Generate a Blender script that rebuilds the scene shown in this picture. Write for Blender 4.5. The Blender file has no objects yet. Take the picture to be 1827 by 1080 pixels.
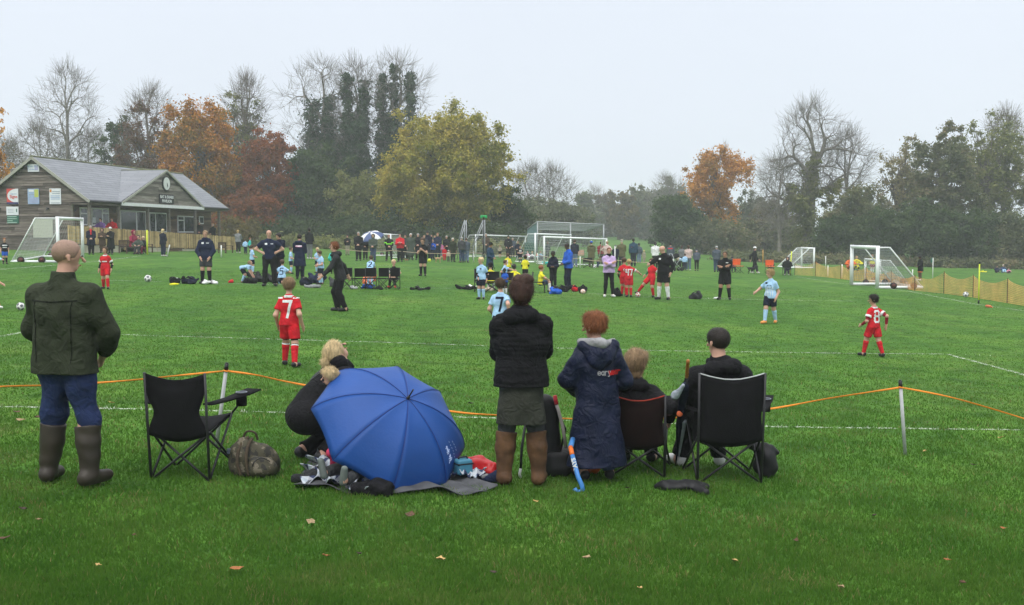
import bpy, bmesh, math, random, os
import numpy as np
from mathutils import Vector, Matrix
from mathutils.bvhtree import BVHTree
R=math.radians
rng=np.random.default_rng(7)
random.seed(7)
sc=bpy.context.scene
COL=sc.collection
# ------------------------------------------------------------------ camera
CAMZ=1.97; FPX=2000.0; CU=913.5; CV=540.0; HOR=425.0
pitch=math.atan((CV-HOR)/FPX)
cd=bpy.data.cameras.new('camera'); cam=bpy.data.objects.new('camera',cd); COL.objects.link(cam)
cam.location=(0,0,CAMZ); cam.rotation_euler=(math.pi/2-pitch,0,0)
cd.sensor_width=36; cd.lens=FPX/1827*36; cd.clip_start=0.1; cd.clip_end=4000
sc.camera=cam
# ------------------------------------------------------------------ light
SUN_EL,SUN_AZ=50,200
w=bpy.data.worlds.new('World'); sc.world=w; w.use_nodes=True
nt=w.node_tree; nt.nodes.clear()
out=nt.nodes.new('ShaderNodeOutputWorld'); bg=nt.nodes.new('ShaderNodeBackground')
sky=nt.nodes.new('ShaderNodeTexSky'); sky.sky_type='NISHITA'; sky.sun_disc=False
sky.sun_elevation=R(SUN_EL); sky.sun_rotation=R(SUN_AZ); sky.dust_density=4; sky.air_density=1.5
hs=nt.nodes.new('ShaderNodeHueSaturation'); hs.inputs['Saturation'].default_value=.25
mx=nt.nodes.new('ShaderNodeMixRGB'); mx.inputs[0].default_value=.8
tc=nt.nodes.new('ShaderNodeTexCoord'); sp=nt.nodes.new('ShaderNodeSeparateXYZ')
rp=nt.nodes.new('ShaderNodeValToRGB')          # overcast cloud sheet: brighter near the zenith
rp.color_ramp.elements[0].position=0.0; rp.color_ramp.elements[0].color=(6.7,7.3,8.25,1)
rp.color_ramp.elements[1].position=1.0; rp.color_ramp.elements[1].color=(28,28.2,28.6,1)
e_=rp.color_ramp.elements.new(.62); e_.color=(9.5,9.9,10.6,1)
e_=rp.color_ramp.elements.new(.3); e_.color=(6.8,7.35,8.35,1)
nz=nt.nodes.new('ShaderNodeTexNoise'); nz.inputs['Scale'].default_value=2.2; nz.inputs['Detail'].default_value=2
mm=nt.nodes.new('ShaderNodeMixRGB'); mm.blend_type='MULTIPLY'; mm.inputs[0].default_value=.12
L=nt.links.new
L(tc.outputs['Generated'],sp.inputs[0]); L(sp.outputs['Z'],rp.inputs[0]); L(tc.outputs['Generated'],nz.inputs['Vector'])
L(rp.outputs[0],mm.inputs[1]); L(nz.outputs['Fac'],mm.inputs[2])
L(sky.outputs[0],hs.inputs['Color']); L(hs.outputs[0],mx.inputs[1]); L(mm.outputs[0],mx.inputs[2])
L(mx.outputs[0],bg.inputs['Color']); bg.inputs['Strength'].default_value=.1
L(bg.outputs[0],out.inputs['Surface'])
sd=bpy.data.lights.new('sun','SUN'); sd.energy=.9; sd.angle=R(25); sd.color=(1,.96,.9)
so=bpy.data.objects.new('sun',sd); COL.objects.link(so)
so.rotation_euler=(R(90-SUN_EL),0,R(180-SUN_AZ+0))
sc.view_settings.view_transform='Standard'; sc.view_settings.look='None'; sc.view_settings.gamma=1
sc.view_settings.use_curve_mapping=False; sc.view_settings.exposure=0.5
sc.cycles.volume_bounces=1; sc.cycles.max_bounces=6; sc.cycles.transparent_max_bounces=12
sc.cycles.diffuse_bounces=3; sc.cycles.glossy_bounces=2
# ------------------------------------------------------------------ ground shape and pixel rays
def gz(x,y):
    x=np.asarray(x,float); y=np.asarray(y,float)
    xe=80*np.tanh(x/80)
    r=.013*np.clip(y-112,0,150)
    z=-.034*xe+.0045*np.clip(y,-50,400)+r
    return z+.012*np.sin(x*.35+1)*np.sin(y*.27)
def ray(u,v):
    dx=(u-CU)/FPX; dz=(CV-v)/FPX
    c,s=math.cos(pitch),math.sin(pitch)
    d=Vector((dx,c+dz*s,-s+dz*c)); return d/d.y
def gp(u,v):
    d=ray(u,v); y=3.0
    for i in range(4000):
        p=d*y; 
        if CAMZ+p.z<=float(gz(p.x,p.y)): break
        y+=.02 if y<20 else .1
    return Vector((p.x,p.y,float(gz(p.x,p.y))))
def at(u,v,Y):
    d=ray(u,v)*Y; return Vector((d.x,d.y,CAMZ+d.z))
def G(x,y): return Vector((x,y,float(gz(x,y))))
# ------------------------------------------------------------------ materials
MATS={}
def lin(c):
    c=[x/255 for x in c]; return [x/12.92 if x<=.04045 else ((x+.055)/1.055)**2.4 for x in c]
def M(name,rgb,rough=.8,var=.12,scale=6,bump=0,bscale=40,spec=.3,metal=0,sheen=0,trans=0,coat=0,bdist=.01,st=None,bdet=3,bdis=0):
    """rgb linear base colour; soft noise variation of value"""
    key=name
    if key in MATS: return MATS[key]
    m=bpy.data.materials.new(name); m.use_nodes=True; n=m.node_tree; b=n.nodes['Principled BSDF']
    b.inputs['Roughness'].default_value=rough; b.inputs['Metallic'].default_value=metal
    b.inputs['Specular IOR Level'].default_value=spec
    if sheen: b.inputs['Sheen Weight'].default_value=sheen
    if coat: b.inputs['Coat Weight'].default_value=coat
    t=n.nodes.new('ShaderNodeTexCoord'); no=n.nodes.new('ShaderNodeTexNoise')
    no.inputs['Scale'].default_value=scale; no.inputs['Detail'].default_value=4
    if st:
        mp=n.nodes.new('ShaderNodeMapping'); mp.inputs['Scale'].default_value=st; n.links.new(t.outputs['Object'],mp.inputs[0]); n.links.new(mp.outputs[0],no.inputs['Vector'])
    else: n.links.new(t.outputs['Object'],no.inputs['Vector'])
    r=n.nodes.new('ShaderNodeMapRange'); r.inputs[1].default_value=.3; r.inputs[2].default_value=.7
    r.inputs[3].default_value=1-var*1.5; r.inputs[4].default_value=1+var
    n.links.new(no.outputs['Fac'],r.inputs[0])
    mu=n.nodes.new('ShaderNodeVectorMath'); mu.operation='SCALE'; mu.inputs[0].default_value=rgb[:3]
    n.links.new(r.outputs[0],mu.inputs['Scale']); n.links.new(mu.outputs[0],b.inputs['Base Color'])
    if bump:
        n2=n.nodes.new('ShaderNodeTexNoise'); n2.inputs['Scale'].default_value=bscale; n2.inputs['Detail'].default_value=bdet; n2.inputs['Distortion'].default_value=bdis
        n.links.new(t.outputs['Object'],n2.inputs['Vector'])
        bp=n.nodes.new('ShaderNodeBump'); bp.inputs['Strength'].default_value=bump; bp.inputs['Distance'].default_value=bdist
        n.links.new(n2.outputs['Fac'],bp.inputs['Height']); n.links.new(bp.outputs[0],b.inputs['Normal'])
    MATS[key]=m; return m
def leafmat(name,cols,scale=.35,trans=.35):
    """foliage: colour picked per leaf and by clumps of the crown"""
    if name in MATS: return MATS[name]
    m=bpy.data.materials.new(name); m.use_nodes=True; n=m.node_tree; n.nodes.clear()
    o=n.nodes.new('ShaderNodeOutputMaterial'); ge=n.nodes.new('ShaderNodeNewGeometry')
    t=n.nodes.new('ShaderNodeTexCoord'); no=n.nodes.new('ShaderNodeTexNoise'); no.inputs['Scale'].default_value=scale; no.inputs['Detail'].default_value=3
    n.links.new(t.outputs['Object'],no.inputs['Vector'])
    mr=n.nodes.new('ShaderNodeMapRange'); mr.inputs[1].default_value=.3; mr.inputs[2].default_value=.7
    n.links.new(no.outputs['Fac'],mr.inputs[0])
    ad=n.nodes.new('ShaderNodeMath'); ad.operation='MULTIPLY_ADD'; ad.inputs[1].default_value=.45
    mu=n.nodes.new('ShaderNodeMath'); mu.operation='MULTIPLY'; mu.inputs[1].default_value=.55
    n.links.new(mr.outputs[0],mu.inputs[0]); n.links.new(ge.outputs['Random Per Island'],ad.inputs[0]); n.links.new(mu.outputs[0],ad.inputs[2])
    r=n.nodes.new('ShaderNodeValToRGB'); el=r.color_ramp.elements
    el[0].position=0; el[0].color=(*cols[0],1); el[1].position=1; el[1].color=(*cols[-1],1)
    for i,c in enumerate(cols[1:-1],1):
        e=el.new(i/(len(cols)-1)); e.color=(*c,1)
    n.links.new(ad.outputs[0],r.inputs[0])
    d=n.nodes.new('ShaderNodeBsdfDiffuse'); tr=n.nodes.new('ShaderNodeBsdfTranslucent'); mi=n.nodes.new('ShaderNodeMixShader'); mi.inputs[0].default_value=trans
    n.links.new(r.outputs[0],d.inputs[0]); n.links.new(r.outputs[0],tr.inputs[0]); n.links.new(d.outputs[0],mi.inputs[1]); n.links.new(tr.outputs[0],mi.inputs[2])
    n.links.new(mi.outputs[0],o.inputs['Surface'])
    MATS[name]=m; return m
# ------------------------------------------------------------------ mesh and object helpers
def tag(o,label=None,cat=None,group=None,kind=None):
    if label: o['label']=label
    if cat: o['category']=cat
    if group: o['group']=group
    if kind: o['kind']=kind
    return o
def thing(name,label,cat,loc=(0,0,0),rz=0,group=None):
    o=bpy.data.objects.new(name,None); COL.objects.link(o); o.location=loc; o.rotation_euler=(0,0,rz)
    o.empty_display_size=.1
    return tag(o,label,cat,group)
def mk(name,V,F,mat=None,parent=None,smooth=False,mi=None):
    """V (n,3); F array (m,3|4) or list of such arrays / index lists"""
    me=bpy.data.meshes.new(name)
    V=np.asarray(V,dtype=np.float32).reshape(-1,3)
    if isinstance(F,np.ndarray): Fs=[F]
    else: Fs=[np.asarray(f).reshape(-1,len(f) if np.ndim(f)==1 else np.shape(f)[1]) for f in F]
    tot=[np.full(len(f),f.shape[1]) for f in Fs]
    tot=np.concatenate(tot) if tot else np.zeros(0,int)
    idx=np.concatenate([f.ravel() for f in Fs]) if len(Fs) else np.zeros(0,int)
    me.vertices.add(len(V)); me.vertices.foreach_set('co',V.ravel())
    me.loops.add(len(idx)); me.loops.foreach_set('vertex_index',idx.astype(np.int32))
    me.polygons.add(len(tot)); st=np.concatenate([[0],np.cumsum(tot)[:-1]]) if len(tot) else tot
    me.polygons.foreach_set('loop_start',st.astype(np.int32)); me.polygons.foreach_set('loop_total',tot.astype(np.int32))
    if mi is not None: me.polygons.foreach_set('material_index',np.asarray(mi,dtype=np.int32))
    if smooth: me.polygons.foreach_set('use_smooth',np.ones(len(tot),dtype=bool))
    me.update(calc_edges=True)
    for m in (mat if isinstance(mat,(list,tuple)) else [mat]):
        if m: me.materials.append(m)
    o=bpy.data.objects.new(name,me); COL.objects.link(o)
    if parent: o.parent=parent
    return o
class B:
    """mesh bucket: boxes, tubes, quads collected into ONE mesh"""
    def __init__(s): s.V=[]; s.F=[]; s.n=0
    def add(s,V,F):
        V=np.asarray(V,float).reshape(-1,3)
        for f in F: s.F.append([i+s.n for i in f])
        s.V.append(V); s.n+=len(V); return s
    def box(s,c,size,rz=0,rot=None):
        h=np.array(size,float)/2
        P=np.array([[x,y,z] for x in(-1,1) for y in(-1,1) for z in(-1,1)])*h
        if rot is None: rot=Matrix.Rotation(rz,3,'Z')
        P=P@np.array(rot).T+np.array(c,float)
        return s.add(P,[(0,1,3,2),(4,6,7,5),(0,4,5,1),(2,3,7,6),(0,2,6,4),(1,5,7,3)])
    def hexa(s,P):  # 8 corners: bottom 4 ccw, top 4 ccw
        return s.add(P,[(3,2,1,0),(4,5,6,7),(0,1,5,4),(1,2,6,5),(2,3,7,6),(3,0,4,7)])
    def tube(s,pts,r,n=6,cap=True):
        pts=[Vector(p) for p in pts]; k=len(pts)
        rs=r if hasattr(r,'__len__') else [r]*k
        V=[];F=[]; up=Vector((0,0,1))
        for i,p in enumerate(pts):
            t=(pts[min(i+1,k-1)]-pts[max(i-1,0)]).normalized()
            if i==0:
                a=t.cross(up); 
                if a.length<.05: a=t.cross(Vector((1,0,0)))
            else: a=a-t*a.dot(t)
            a.normalize(); b=t.cross(a)
            for j in range(n):
                q=2*math.pi*j/n; V.append(p+(a*math.cos(q)+b*math.sin(q))*rs[i])
        for i in range(k-1):
            for j in range(n):
                F.append((i*n+j,i*n+(j+1)%n,(i+1)*n+(j+1)%n,(i+1)*n+j))
        if cap: F.append(tuple(range(n))[::-1]); F.append(tuple((k-1)*n+j for j in range(n)))
        return s.add([tuple(v) for v in V],F)
    def disc(s,c,nrm,r,th,n=20):
        nrm=Vector(nrm).normalized()
        return s.tube([Vector(c)-nrm*th/2,Vector(c)+nrm*th/2],r,n)
    def build(s,name,mat,parent=None,smooth=False):
        me=bpy.data.meshes.new(name)
        V=np.concatenate(s.V) if s.V else np.zeros((0,3))
        me.from_pydata([tuple(v) for v in V],[],s.F)
        if smooth: me.polygons.foreach_set('use_smooth',np.ones(len(s.F),dtype=bool))
        for m in (mat if isinstance(mat,(list,tuple)) else [mat]): me.materials.append(m)
        me.update()
        o=bpy.data.objects.new(name,me); COL.objects.link(o)
        if parent: o.parent=parent
        return o
def bevel(o,w=.01,seg=2):
    m=o.modifiers.new('bevel','BEVEL'); m.width=w; m.segments=seg; m.limit_method='ANGLE'; return o
def solid(o,t=.004):
    m=o.modifiers.new('solid','SOLIDIFY'); m.thickness=t; m.offset=0; return o
def text_mesh(name,txt,size,mat,parent,loc,rot,align='CENTER',extrude=.003,bold=0,xs=1):
    c=bpy.data.curves.new(name,'FONT'); c.body=txt; c.size=size; c.extrude=extrude; c.align_x=align; c.align_y='CENTER'
    c.offset=bold; c.resolution_u=3
    t=bpy.data.objects.new(name,c); COL.objects.link(t)
    dg=bpy.context.evaluated_depsgraph_get()
    me=bpy.data.meshes.new_from_object(t.evaluated_get(dg)); bpy.data.objects.remove(t)
    me.materials.clear(); me.materials.append(mat)
    o=bpy.data.objects.new(name,me); COL.objects.link(o); o.location=loc; o.rotation_euler=rot; o.scale=(xs,1,1)
    if parent: o.parent=parent
    return o
# ------------------------------------------------------------------ implicit surfaces (bodies, clothes, bags, dogs)
def nrm(v): v=np.asarray(v,float); return v/max(1e-9,np.linalg.norm(v))
class S:
    """signed distance field made of tapered capsules, meshed as one continuous surface"""
    def __init__(s,k=.02): s.P=[]; s.C=[]; s.k=k; s.N=None; s.D=0
    def cone(s,a,b,ra,rb=None,flat=1,ax=(0,1,0),capa=False,capb=False,k=None,sub=False):
        s.P.append((np.array(a,float),np.array(b,float),ra,ra if rb is None else rb,flat,nrm(ax),capa,capb,s.k if k is None else k,sub)); return s
    def ball(s,a,r,flat=1,ax=(0,1,0),**kw): return s.cone(a,np.array(a,float)+[0,0,1e-4],r,r,flat,ax,**kw)
    def cut(s,p,n): s.C.append((np.array(p,float),nrm(n))); return s    # removes the side n points to
    def mesh(s,res):
        lo=np.min([np.minimum(p[0],p[1])-max(p[2],p[3]) for p in s.P if not p[9]],axis=0)-3*res-s.D
        hi=np.max([np.maximum(p[0],p[1])+max(p[2],p[3]) for p in s.P if not p[9]],axis=0)+3*res+s.D
        n=np.ceil((hi-lo)/res).astype(int)+1
        F=np.full(n,1.0,dtype=np.float32)
        ax_=[lo[i]+res*np.arange(n[i]) for i in range(3)]
        for a,b,ra,rb,fl,ax,ca,cb,k,sub in s.P:
            m=max(ra,rb)+k+3*res+s.D*1.5
            i0=np.maximum(0,np.floor((np.minimum(a,b)-m-lo)/res).astype(int)); i1=np.minimum(n,np.ceil((np.maximum(a,b)+m-lo)/res).astype(int)+1)
            if np.any(i1<=i0): continue
            sl=tuple(slice(i0[i],i1[i]) for i in range(3))
            X,Y,Z=np.meshgrid(*[ax_[i][i0[i]:i1[i]] for i in range(3)],indexing='ij')
            X=X-a[0];Y=Y-a[1];Z=Z-a[2]
            ab=b-a; L2=max(1e-9,ab@ab)
            t=(X*ab[0]+Y*ab[1]+Z*ab[2])/L2; tt=np.clip(t,0,1)
            X=X-tt*ab[0];Y=Y-tt*ab[1];Z=Z-tt*ab[2]
            if fl!=1:
                q=X*ax[0]+Y*ax[1]+Z*ax[2]; g=1/fl-1
                X=X+q*g*ax[0];Y=Y+q*g*ax[1];Z=Z+q*g*ax[2]
            d=np.sqrt(X*X+Y*Y+Z*Z)-(ra+tt*(rb-ra))
            if fl<1: d=d*(fl+(1-fl)*.4)
            Ln=math.sqrt(L2)
            if ca: d=np.maximum(d,-t*Ln)
            if cb: d=np.maximum(d,(t-1)*Ln)
            f=F[sl]
            if sub: F[sl]=np.maximum(f,-d); continue
            h=np.clip(k-np.abs(f-d),0,None)
            F[sl]=np.minimum(f,d)-h*h/(4*k) if k>0 else np.minimum(f,d)
        if s.N or s.C:
            X,Y,Z=np.meshgrid(*ax_,indexing='ij')
            if s.N:
                near=np.abs(F)<.12+s.D
                F[near]+=s.N(X[near],Y[near],Z[near]).astype(np.float32)
            for p,nn in s.C:
                F=np.maximum(F,((X-p[0])*nn[0]+(Y-p[1])*nn[1]+(Z-p[2])*nn[2]).astype(np.float32))
        F[0]=F[-1]=1;F[:,0]=F[:,-1]=1;F[:,:,0]=F[:,:,-1]=1
        return surfnet(F,lo,res)
    def build(s,name,mat,parent,res):
        V,Q=s.mesh(res)
        return mk(name,V,Q,mat,parent,smooth=True)
def surfnet(F,lo,res):
    I=(F<0); n=np.array(F.shape)
    c=I[:-1,:-1,:-1].astype(np.int8)
    tot=np.zeros(n-1,dtype=np.int8)
    for dx in(0,1):
        for dy in(0,1):
            for dz in(0,1):
                tot+=I[dx:n[0]-1+dx,dy:n[1]-1+dy,dz:n[2]-1+dz]
    act=np.argwhere((tot>0)&(tot<8))
    if not len(act): return np.zeros((0,3)),np.zeros((0,4),int)
    idm=np.full(n-1,-1,dtype=np.int32); idm[act[:,0],act[:,1],act[:,2]]=np.arange(len(act))
    acc=np.zeros((len(act),3)); cnt=np.zeros(len(act))
    cor=[(x,y,z) for x in(0,1) for y in(0,1) for z in(0,1)]
    val={cc:F[act[:,0]+cc[0],act[:,1]+cc[1],act[:,2]+cc[2]] for cc in cor}
    for a in cor:
        for k in range(3):
            if a[k]==0:
                b=list(a); b[k]=1; b=tuple(b)
                va,vb=val[a],val[b]; m=(va<0)!=(vb<0)
                t=np.where(m,va/np.where(m,va-vb,1),0)
                P=np.array(a,float)[None,:]+np.zeros((len(act),3)); P[:,k]+=t
                acc[m]+=P[m]; cnt[m]+=1
    V=(act+acc/cnt[:,None])*res+lo
    Q=[]
    for k in range(3):
        sl0=[slice(None)]*3; sl1=[slice(None)]*3; sl0[k]=slice(0,-1); sl1[k]=slice(1,None)
        ch=np.argwhere(I[tuple(sl0)]!=I[tuple(sl1)])
        u,v=(k+1)%3,(k+2)%3
        ok=(ch[:,u]>0)&(ch[:,v]>0)&(ch[:,u]<n[u]-1)&(ch[:,v]<n[v]-1); ch=ch[ok]
        if not len(ch): continue
        def g(du,dv):
            c2=ch.copy(); c2[:,u]-=du; c2[:,v]-=dv; return idm[c2[:,0],c2[:,1],c2[:,2]]
        q=np.stack([g(1,1),g(0,1),g(0,0),g(1,0)],1)
        ins=I[ch[:,0],ch[:,1],ch[:,2]]
        q[~ins]=q[~ins][:,::-1]
        Q.append(q[(q>=0).all(1)])
    return V,np.concatenate(Q)
def folds(amp,fx=9,fz=14,seed=0,warp=.06):
    def f(X,Y,Z):
        a=X+warp*np.sin(Z*7+seed)+warp*np.sin(Y*11+seed*2)
        b=Z+warp*np.sin(X*9+seed*3)+.7*warp*np.sin(Y*13+seed)
        return amp*(np.sin(a*fx*2.1+seed+3*np.sin(b*5))*.5+np.sin(b*fz+2*np.sin(a*6+seed)+Y*9)*.6+.35*np.sin(b*fz*2.3+a*17+seed*5))
    return f
# ================================================================== SETTING
xs=np.concatenate([np.linspace(-420,-60,25)[:-1],np.linspace(-60,60,161),np.linspace(60,420,25)[1:]])
ys=np.concatenate([np.linspace(-40,4,10)[:-1],np.linspace(4,140,273),np.linspace(140,900,77)[1:]])
XX,YY=np.meshgrid(xs,ys,indexing='ij'); ZZ=gz(XX,YY)
V=np.stack([XX,YY,ZZ],-1).reshape(-1,3); ny=len(ys); nx=len(xs)
i,j=np.meshgrid(np.arange(nx-1),np.arange(ny-1),indexing='ij'); a=(i*ny+j).ravel()
Fq=np.stack([a,a+ny,a+ny+1,a+1],1)
def grassmat():
    m=bpy.data.materials.new('grass_ground'); m.use_nodes=True; n=m.node_tree; b=n.nodes['Principled BSDF']
    b.inputs['Roughness'].default_value=.9; b.inputs['Specular IOR Level'].default_value=.1
    t=n.nodes.new('ShaderNodeTexCoord')
    def noise(s,d=4,st=(1,1,1)):
        mp=n.nodes.new('ShaderNodeMapping'); mp.inputs['Scale'].default_value=st
        n.links.new(t.outputs['Object'],mp.inputs[0])
        q=n.nodes.new('ShaderNodeTexNoise'); q.inputs['Scale'].default_value=s; q.inputs['Detail'].default_value=d
        n.links.new(mp.outputs[0],q.inputs['Vector']); return q
    def ramp(src,cols,ps):
        r=n.nodes.new('ShaderNodeValToRGB'); e=r.color_ramp.elements
        e[0].position=ps[0]; e[0].color=(*cols[0],1); e[1].position=ps[-1]; e[1].color=(*cols[-1],1)
        for c,p in zip(cols[1:-1],ps[1:-1]): q=e.new(p); q.color=(*c,1)
        n.links.new(src,r.inputs[0]); return r
    n1=noise(.22,5,(1,1.0,1)); n2=noise(2.3,6); n3=noise(28,3); n4=noise(.9,3,(1,.25,1))
    r1=ramp(n1.outputs['Fac'],[(.045,.122,.016),(.06,.147,.019),(.083,.16,.026)],[.33,.52,.7])
    r2=ramp(n2.outputs['Fac'],[(.55,.6,.6),(1,1,1),(1.35,1.25,1.2)],[.3,.5,.72])
    r3=ramp(n3.outputs['Fac'],[(.75,.75,.75),(1,1,1),(1.28,1.25,1.2)],[.3,.5,.7])
    r4=ramp(n4.outputs['Fac'],[(.8,.86,.9),(1.08,1.05,1)],[.35,.65])
    cur=r1.outputs[0]
    n5=noise(1.4,6); r5=ramp(n5.outputs['Fac'],[(0,0,0),(0,0,0),(.5,.5,.5)],[.3,.6,.76])
    mb=n.nodes.new('ShaderNodeMixRGB'); mb.inputs[2].default_value=(.1,.095,.035,1); n.links.new(r5.outputs[0],mb.inputs[0]); n.links.new(cur,mb.inputs[1]); cur=mb.outputs[0]
    for r in (r2,r3,r4):
        mu=n.nodes.new('ShaderNodeMixRGB'); mu.blend_type='MULTIPLY'; mu.inputs[0].default_value=1
        n.links.new(cur,mu.inputs[1]); n.links.new(r.outputs[0],mu.inputs[2]); cur=mu.outputs[0]
    n.links.new(cur,b.inputs['Base Color'])
    bp=n.nodes.new('ShaderNodeBump'); bp.inputs['Strength'].default_value=.6; bp.inputs['Distance'].default_value=.03
    n.links.new(n3.outputs['Fac'],bp.inputs['Height']); n.links.new(bp.outputs[0],b.inputs['Normal'])
    return m
gm=grassmat()
tag(mk('ground',V,Fq,gm,smooth=True),kind='structure')
# worn white pitch markings, each a strip just above the turf
def linemat(name='line_paint',lo=.40,hi=.62,sc_=14):
    m=bpy.data.materials.new(name); m.use_nodes=True; n=m.node_tree; b=n.nodes['Principled BSDF']
    b.inputs['Base Color'].default_value=(.62,.68,.56,1); b.inputs['Roughness'].default_value=.9
    t=n.nodes.new('ShaderNodeTexCoord'); q=n.nodes.new('ShaderNodeTexNoise'); q.inputs['Scale'].default_value=sc_; q.inputs['Detail'].default_value=4
    r=n.nodes.new('ShaderNodeMapRange'); r.inputs[1].default_value=lo; r.inputs[2].default_value=hi; r.inputs[3].default_value=0; r.inputs[4].default_value=.55
    n.links.new(t.outputs['Object'],q.inputs['Vector']); n.links.new(q.outputs['Fac'],r.inputs[0]); n.links.new(r.outputs[0],b.inputs['Alpha'])
    return m
lm=linemat(); lm2=linemat('line_paint_far',.3,.75,3)
LINES=[([(-60,726),(250,731),(500,737),(850,746),(1400,763),(1900,769)],.07,lm),
 ([(60,590),(250,599),(700,612),(1100,625),(1530,632),(1690,633)],.08,lm),
 ([(1690,633),(1720,641),(1775,655),(1900,690)],.10,lm),
 ([(-60,610),(0,601),(60,590)],.10,lm),
 ([(180,500),(300,504),(600,511),(900,517),(1240,533),(1520,538)],.12,lm2),
 ([(-40,484),(15,480),(95,474),(180,466),(250,457)],.14,lm2),
 ([(1050,483),(1100,487),(1240,496)],.14,lm2),
 ([(1420,494),(1500,506),(1620,520),(1740,543),(1900,565)],.12,lm2),
 ([(560,466),(720,477),(860,482)],.14,lm2)]
BANDS=[]
for px,wd,ml in LINES:
    P=[gp(u,v) for u,v in px]; Q=[]
    for p,q in zip(P[:-1],P[1:]):
        k=max(2,int((q-p).length/.5)); Q+=[p+(q-p)*(t/k) for t in range(k)]
    Q.append(P[-1]); VV=[]
    for t,p in enumerate(Q):
        d=(Q[min(t+1,len(Q)-1)]-Q[max(t-1,0)]); d.z=0; d.normalize(); s=Vector((-d.y,d.x,0))*wd/2
        for q in (p-s,p+s): VV.append((q.x,q.y,float(gz(q.x,q.y))+.006))
    tag(mk('pitch_line',VV,np.array([[2*t,2*t+2,2*t+3,2*t+1] for t in range(len(Q)-1)]),ml),kind='structure')
    BANDS.append(np.array([(p.x,p.y) for p in Q]))
# grass blades near the camera
N=460000
y=5.3*(48/5.3)**(rng.random(N)**1.7); x=(rng.random(N)*2-1)*(.49*y+.2)
z=gz(x,y)
cl=np.sin(x*5.3+np.sin(y*4))*np.sin(y*6.1+np.sin(x*3.7)); 
cl2=np.sin(x*1.7+2*np.sin(y*1.1))*np.sin(y*2.3+1.5*np.sin(x*1.3))+.6*np.sin(x*11+3*np.sin(y*7))*np.sin(y*13+2*np.sin(x*9)); h=(.021+.022*rng.random(N)+.006*cl+.005*cl2)*np.clip(1.25-y/26,.35,1); wdt=(.0022+.0018*rng.random(N))*(.6+y/9)
an=rng.random(N)*6.283; le=rng.random(N)*.9*h; la=rng.random(N)*6.283
base=np.stack([x,y,z],1); sd_=np.stack([np.cos(an)*wdt,np.sin(an)*wdt,0*x],1)
tip=base+np.stack([np.cos(la)*le,np.sin(la)*le,h],1)
V=np.stack([base-sd_,base+sd_,tip],1).reshape(-1,3)
mi=np.zeros(N,int)
wear=np.sin(x*2.1+2.5*np.sin(y*.9))*np.sin(y*2.7+2*np.sin(x*.8)+1)+.5*np.sin(x*7.3+y*5.1)
mi[(wear>.9)&(rng.random(N)<.12)]=2; mi[rng.random(N)<.02]=2
for bd,wd in ((BANDS[0],.055),(BANDS[1],.06)):
    yl=np.interp(x,bd[:,0],bd[:,1]); pat=np.sin(x*9+np.sin(x*31)*1.5)*.5+.5
    mi[(np.abs(y-yl)<wd)&(rng.random(N)<.02+.2*pat)]=1
gb=leafmat('grass_blade',[(.05,.132,.018),(.068,.162,.022),(.09,.182,.028),(.16,.2,.06)],scale=1.6,trans=.4)
gw=M('grass_blade_chalked',(.5,.56,.45),.9,.2)
gs=leafmat('grass_blade_straw',[(.12,.12,.04),(.2,.19,.07),(.32,.28,.13)],scale=2,trans=.3)
tag(mk('grass',V,np.arange(3*N).reshape(-1,3),[gb,gw,gs],mi=mi),'short green grass blades across the near side of the pitch','grass',kind='stuff')
# fallen leaves
LC=[(.30,.11,.03),(.42,.2,.05),(.09,.045,.02),(.28,.2,.1),(.5,.33,.12),(.05,.03,.02)]
LP=[(425,1027,.085,0),(785,1010,.08,4),(555,943,.09,3),(8,972,.08,2),(730,929,.09,2),(40,918,.06,5),(1046,1007,.07,3),(1310,1013,.06,4),(1790,952,.05,0),(70,938,.05,3),(95,700,.0,0),
 (38,757,.1,3),(28,742,.09,2),(66,752,.08,2),(198,725,.07,4),(1785,788,.06,4),(1738,838,.07,5),(1650,812,.05,4),(1500,1060,.05,3),(955,904,.05,4),(175,1020,.04,4),(581,1003,.05,0),(1120,880,.05,5),(880,1033,.05,5),(1140,1062,.04,4),(240,966,.04,2),(1655,760,.04,2),(1560,930,.05,5),(1420,975,.05,2),(1180,705,.06,2),(840,726,.09,5),(768,706,.06,4),(1715,1052,.05,2),(1690,1010,.05,0),(640,1000,.04,5)]
LW=['orange','amber','dark brown','tan','yellow','blackened']
for q,(u,v,s,c) in enumerate(LP):
    if s==0: continue
    p=gp(u,v); r=np.random.default_rng(q)
    k=9; out_=[]
    for t in range(k):
        A=2*math.pi*t/k; rr=s*.5*(1 if t%2 else .72)*(1+.2*r.random()); out_.append((math.cos(A)*rr,math.sin(A)*rr*.62,.012+.25*rr*abs(math.cos(A))+.01*r.random()))
    b=B(); b.add([(0,0,.012)]+out_,[(0,1+t,1+(t+1)%k) for t in range(k)])
    o=b.build('fallen_leaf',M('leaf_'+LW[c].replace(' ','_'),LC[c],.6,.3,60)); solid(o,.002)
    o.location=p+Vector((0,0,.022)); o.rotation_euler=(r.random()*.5-.25,r.random()*.5-.25,r.random()*6)
    wh=('upper' if v<800 else 'middle' if v<930 else 'lower')+' foreground '+('far left' if u<150 else 'left' if u<450 else 'left of centre' if u<800 else 'centre' if u<1100 else 'right of centre' if u<1450 else 'right' if u<1700 else 'far right')
    LSEEN=globals().setdefault('LSEEN',{}); kk=(LW[c],wh); LSEEN[kk]=LSEEN.get(kk,0)+1
    tag(o,('%s %s fallen leaf on the grass in the %s'%(['single','second','third','fourth','fifth'][min(4,LSEEN[kk]-1)] if LSEEN[kk]>1 else 'curled',LW[c],wh)),'leaf','fallen leaves scattered on the grass')
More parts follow.
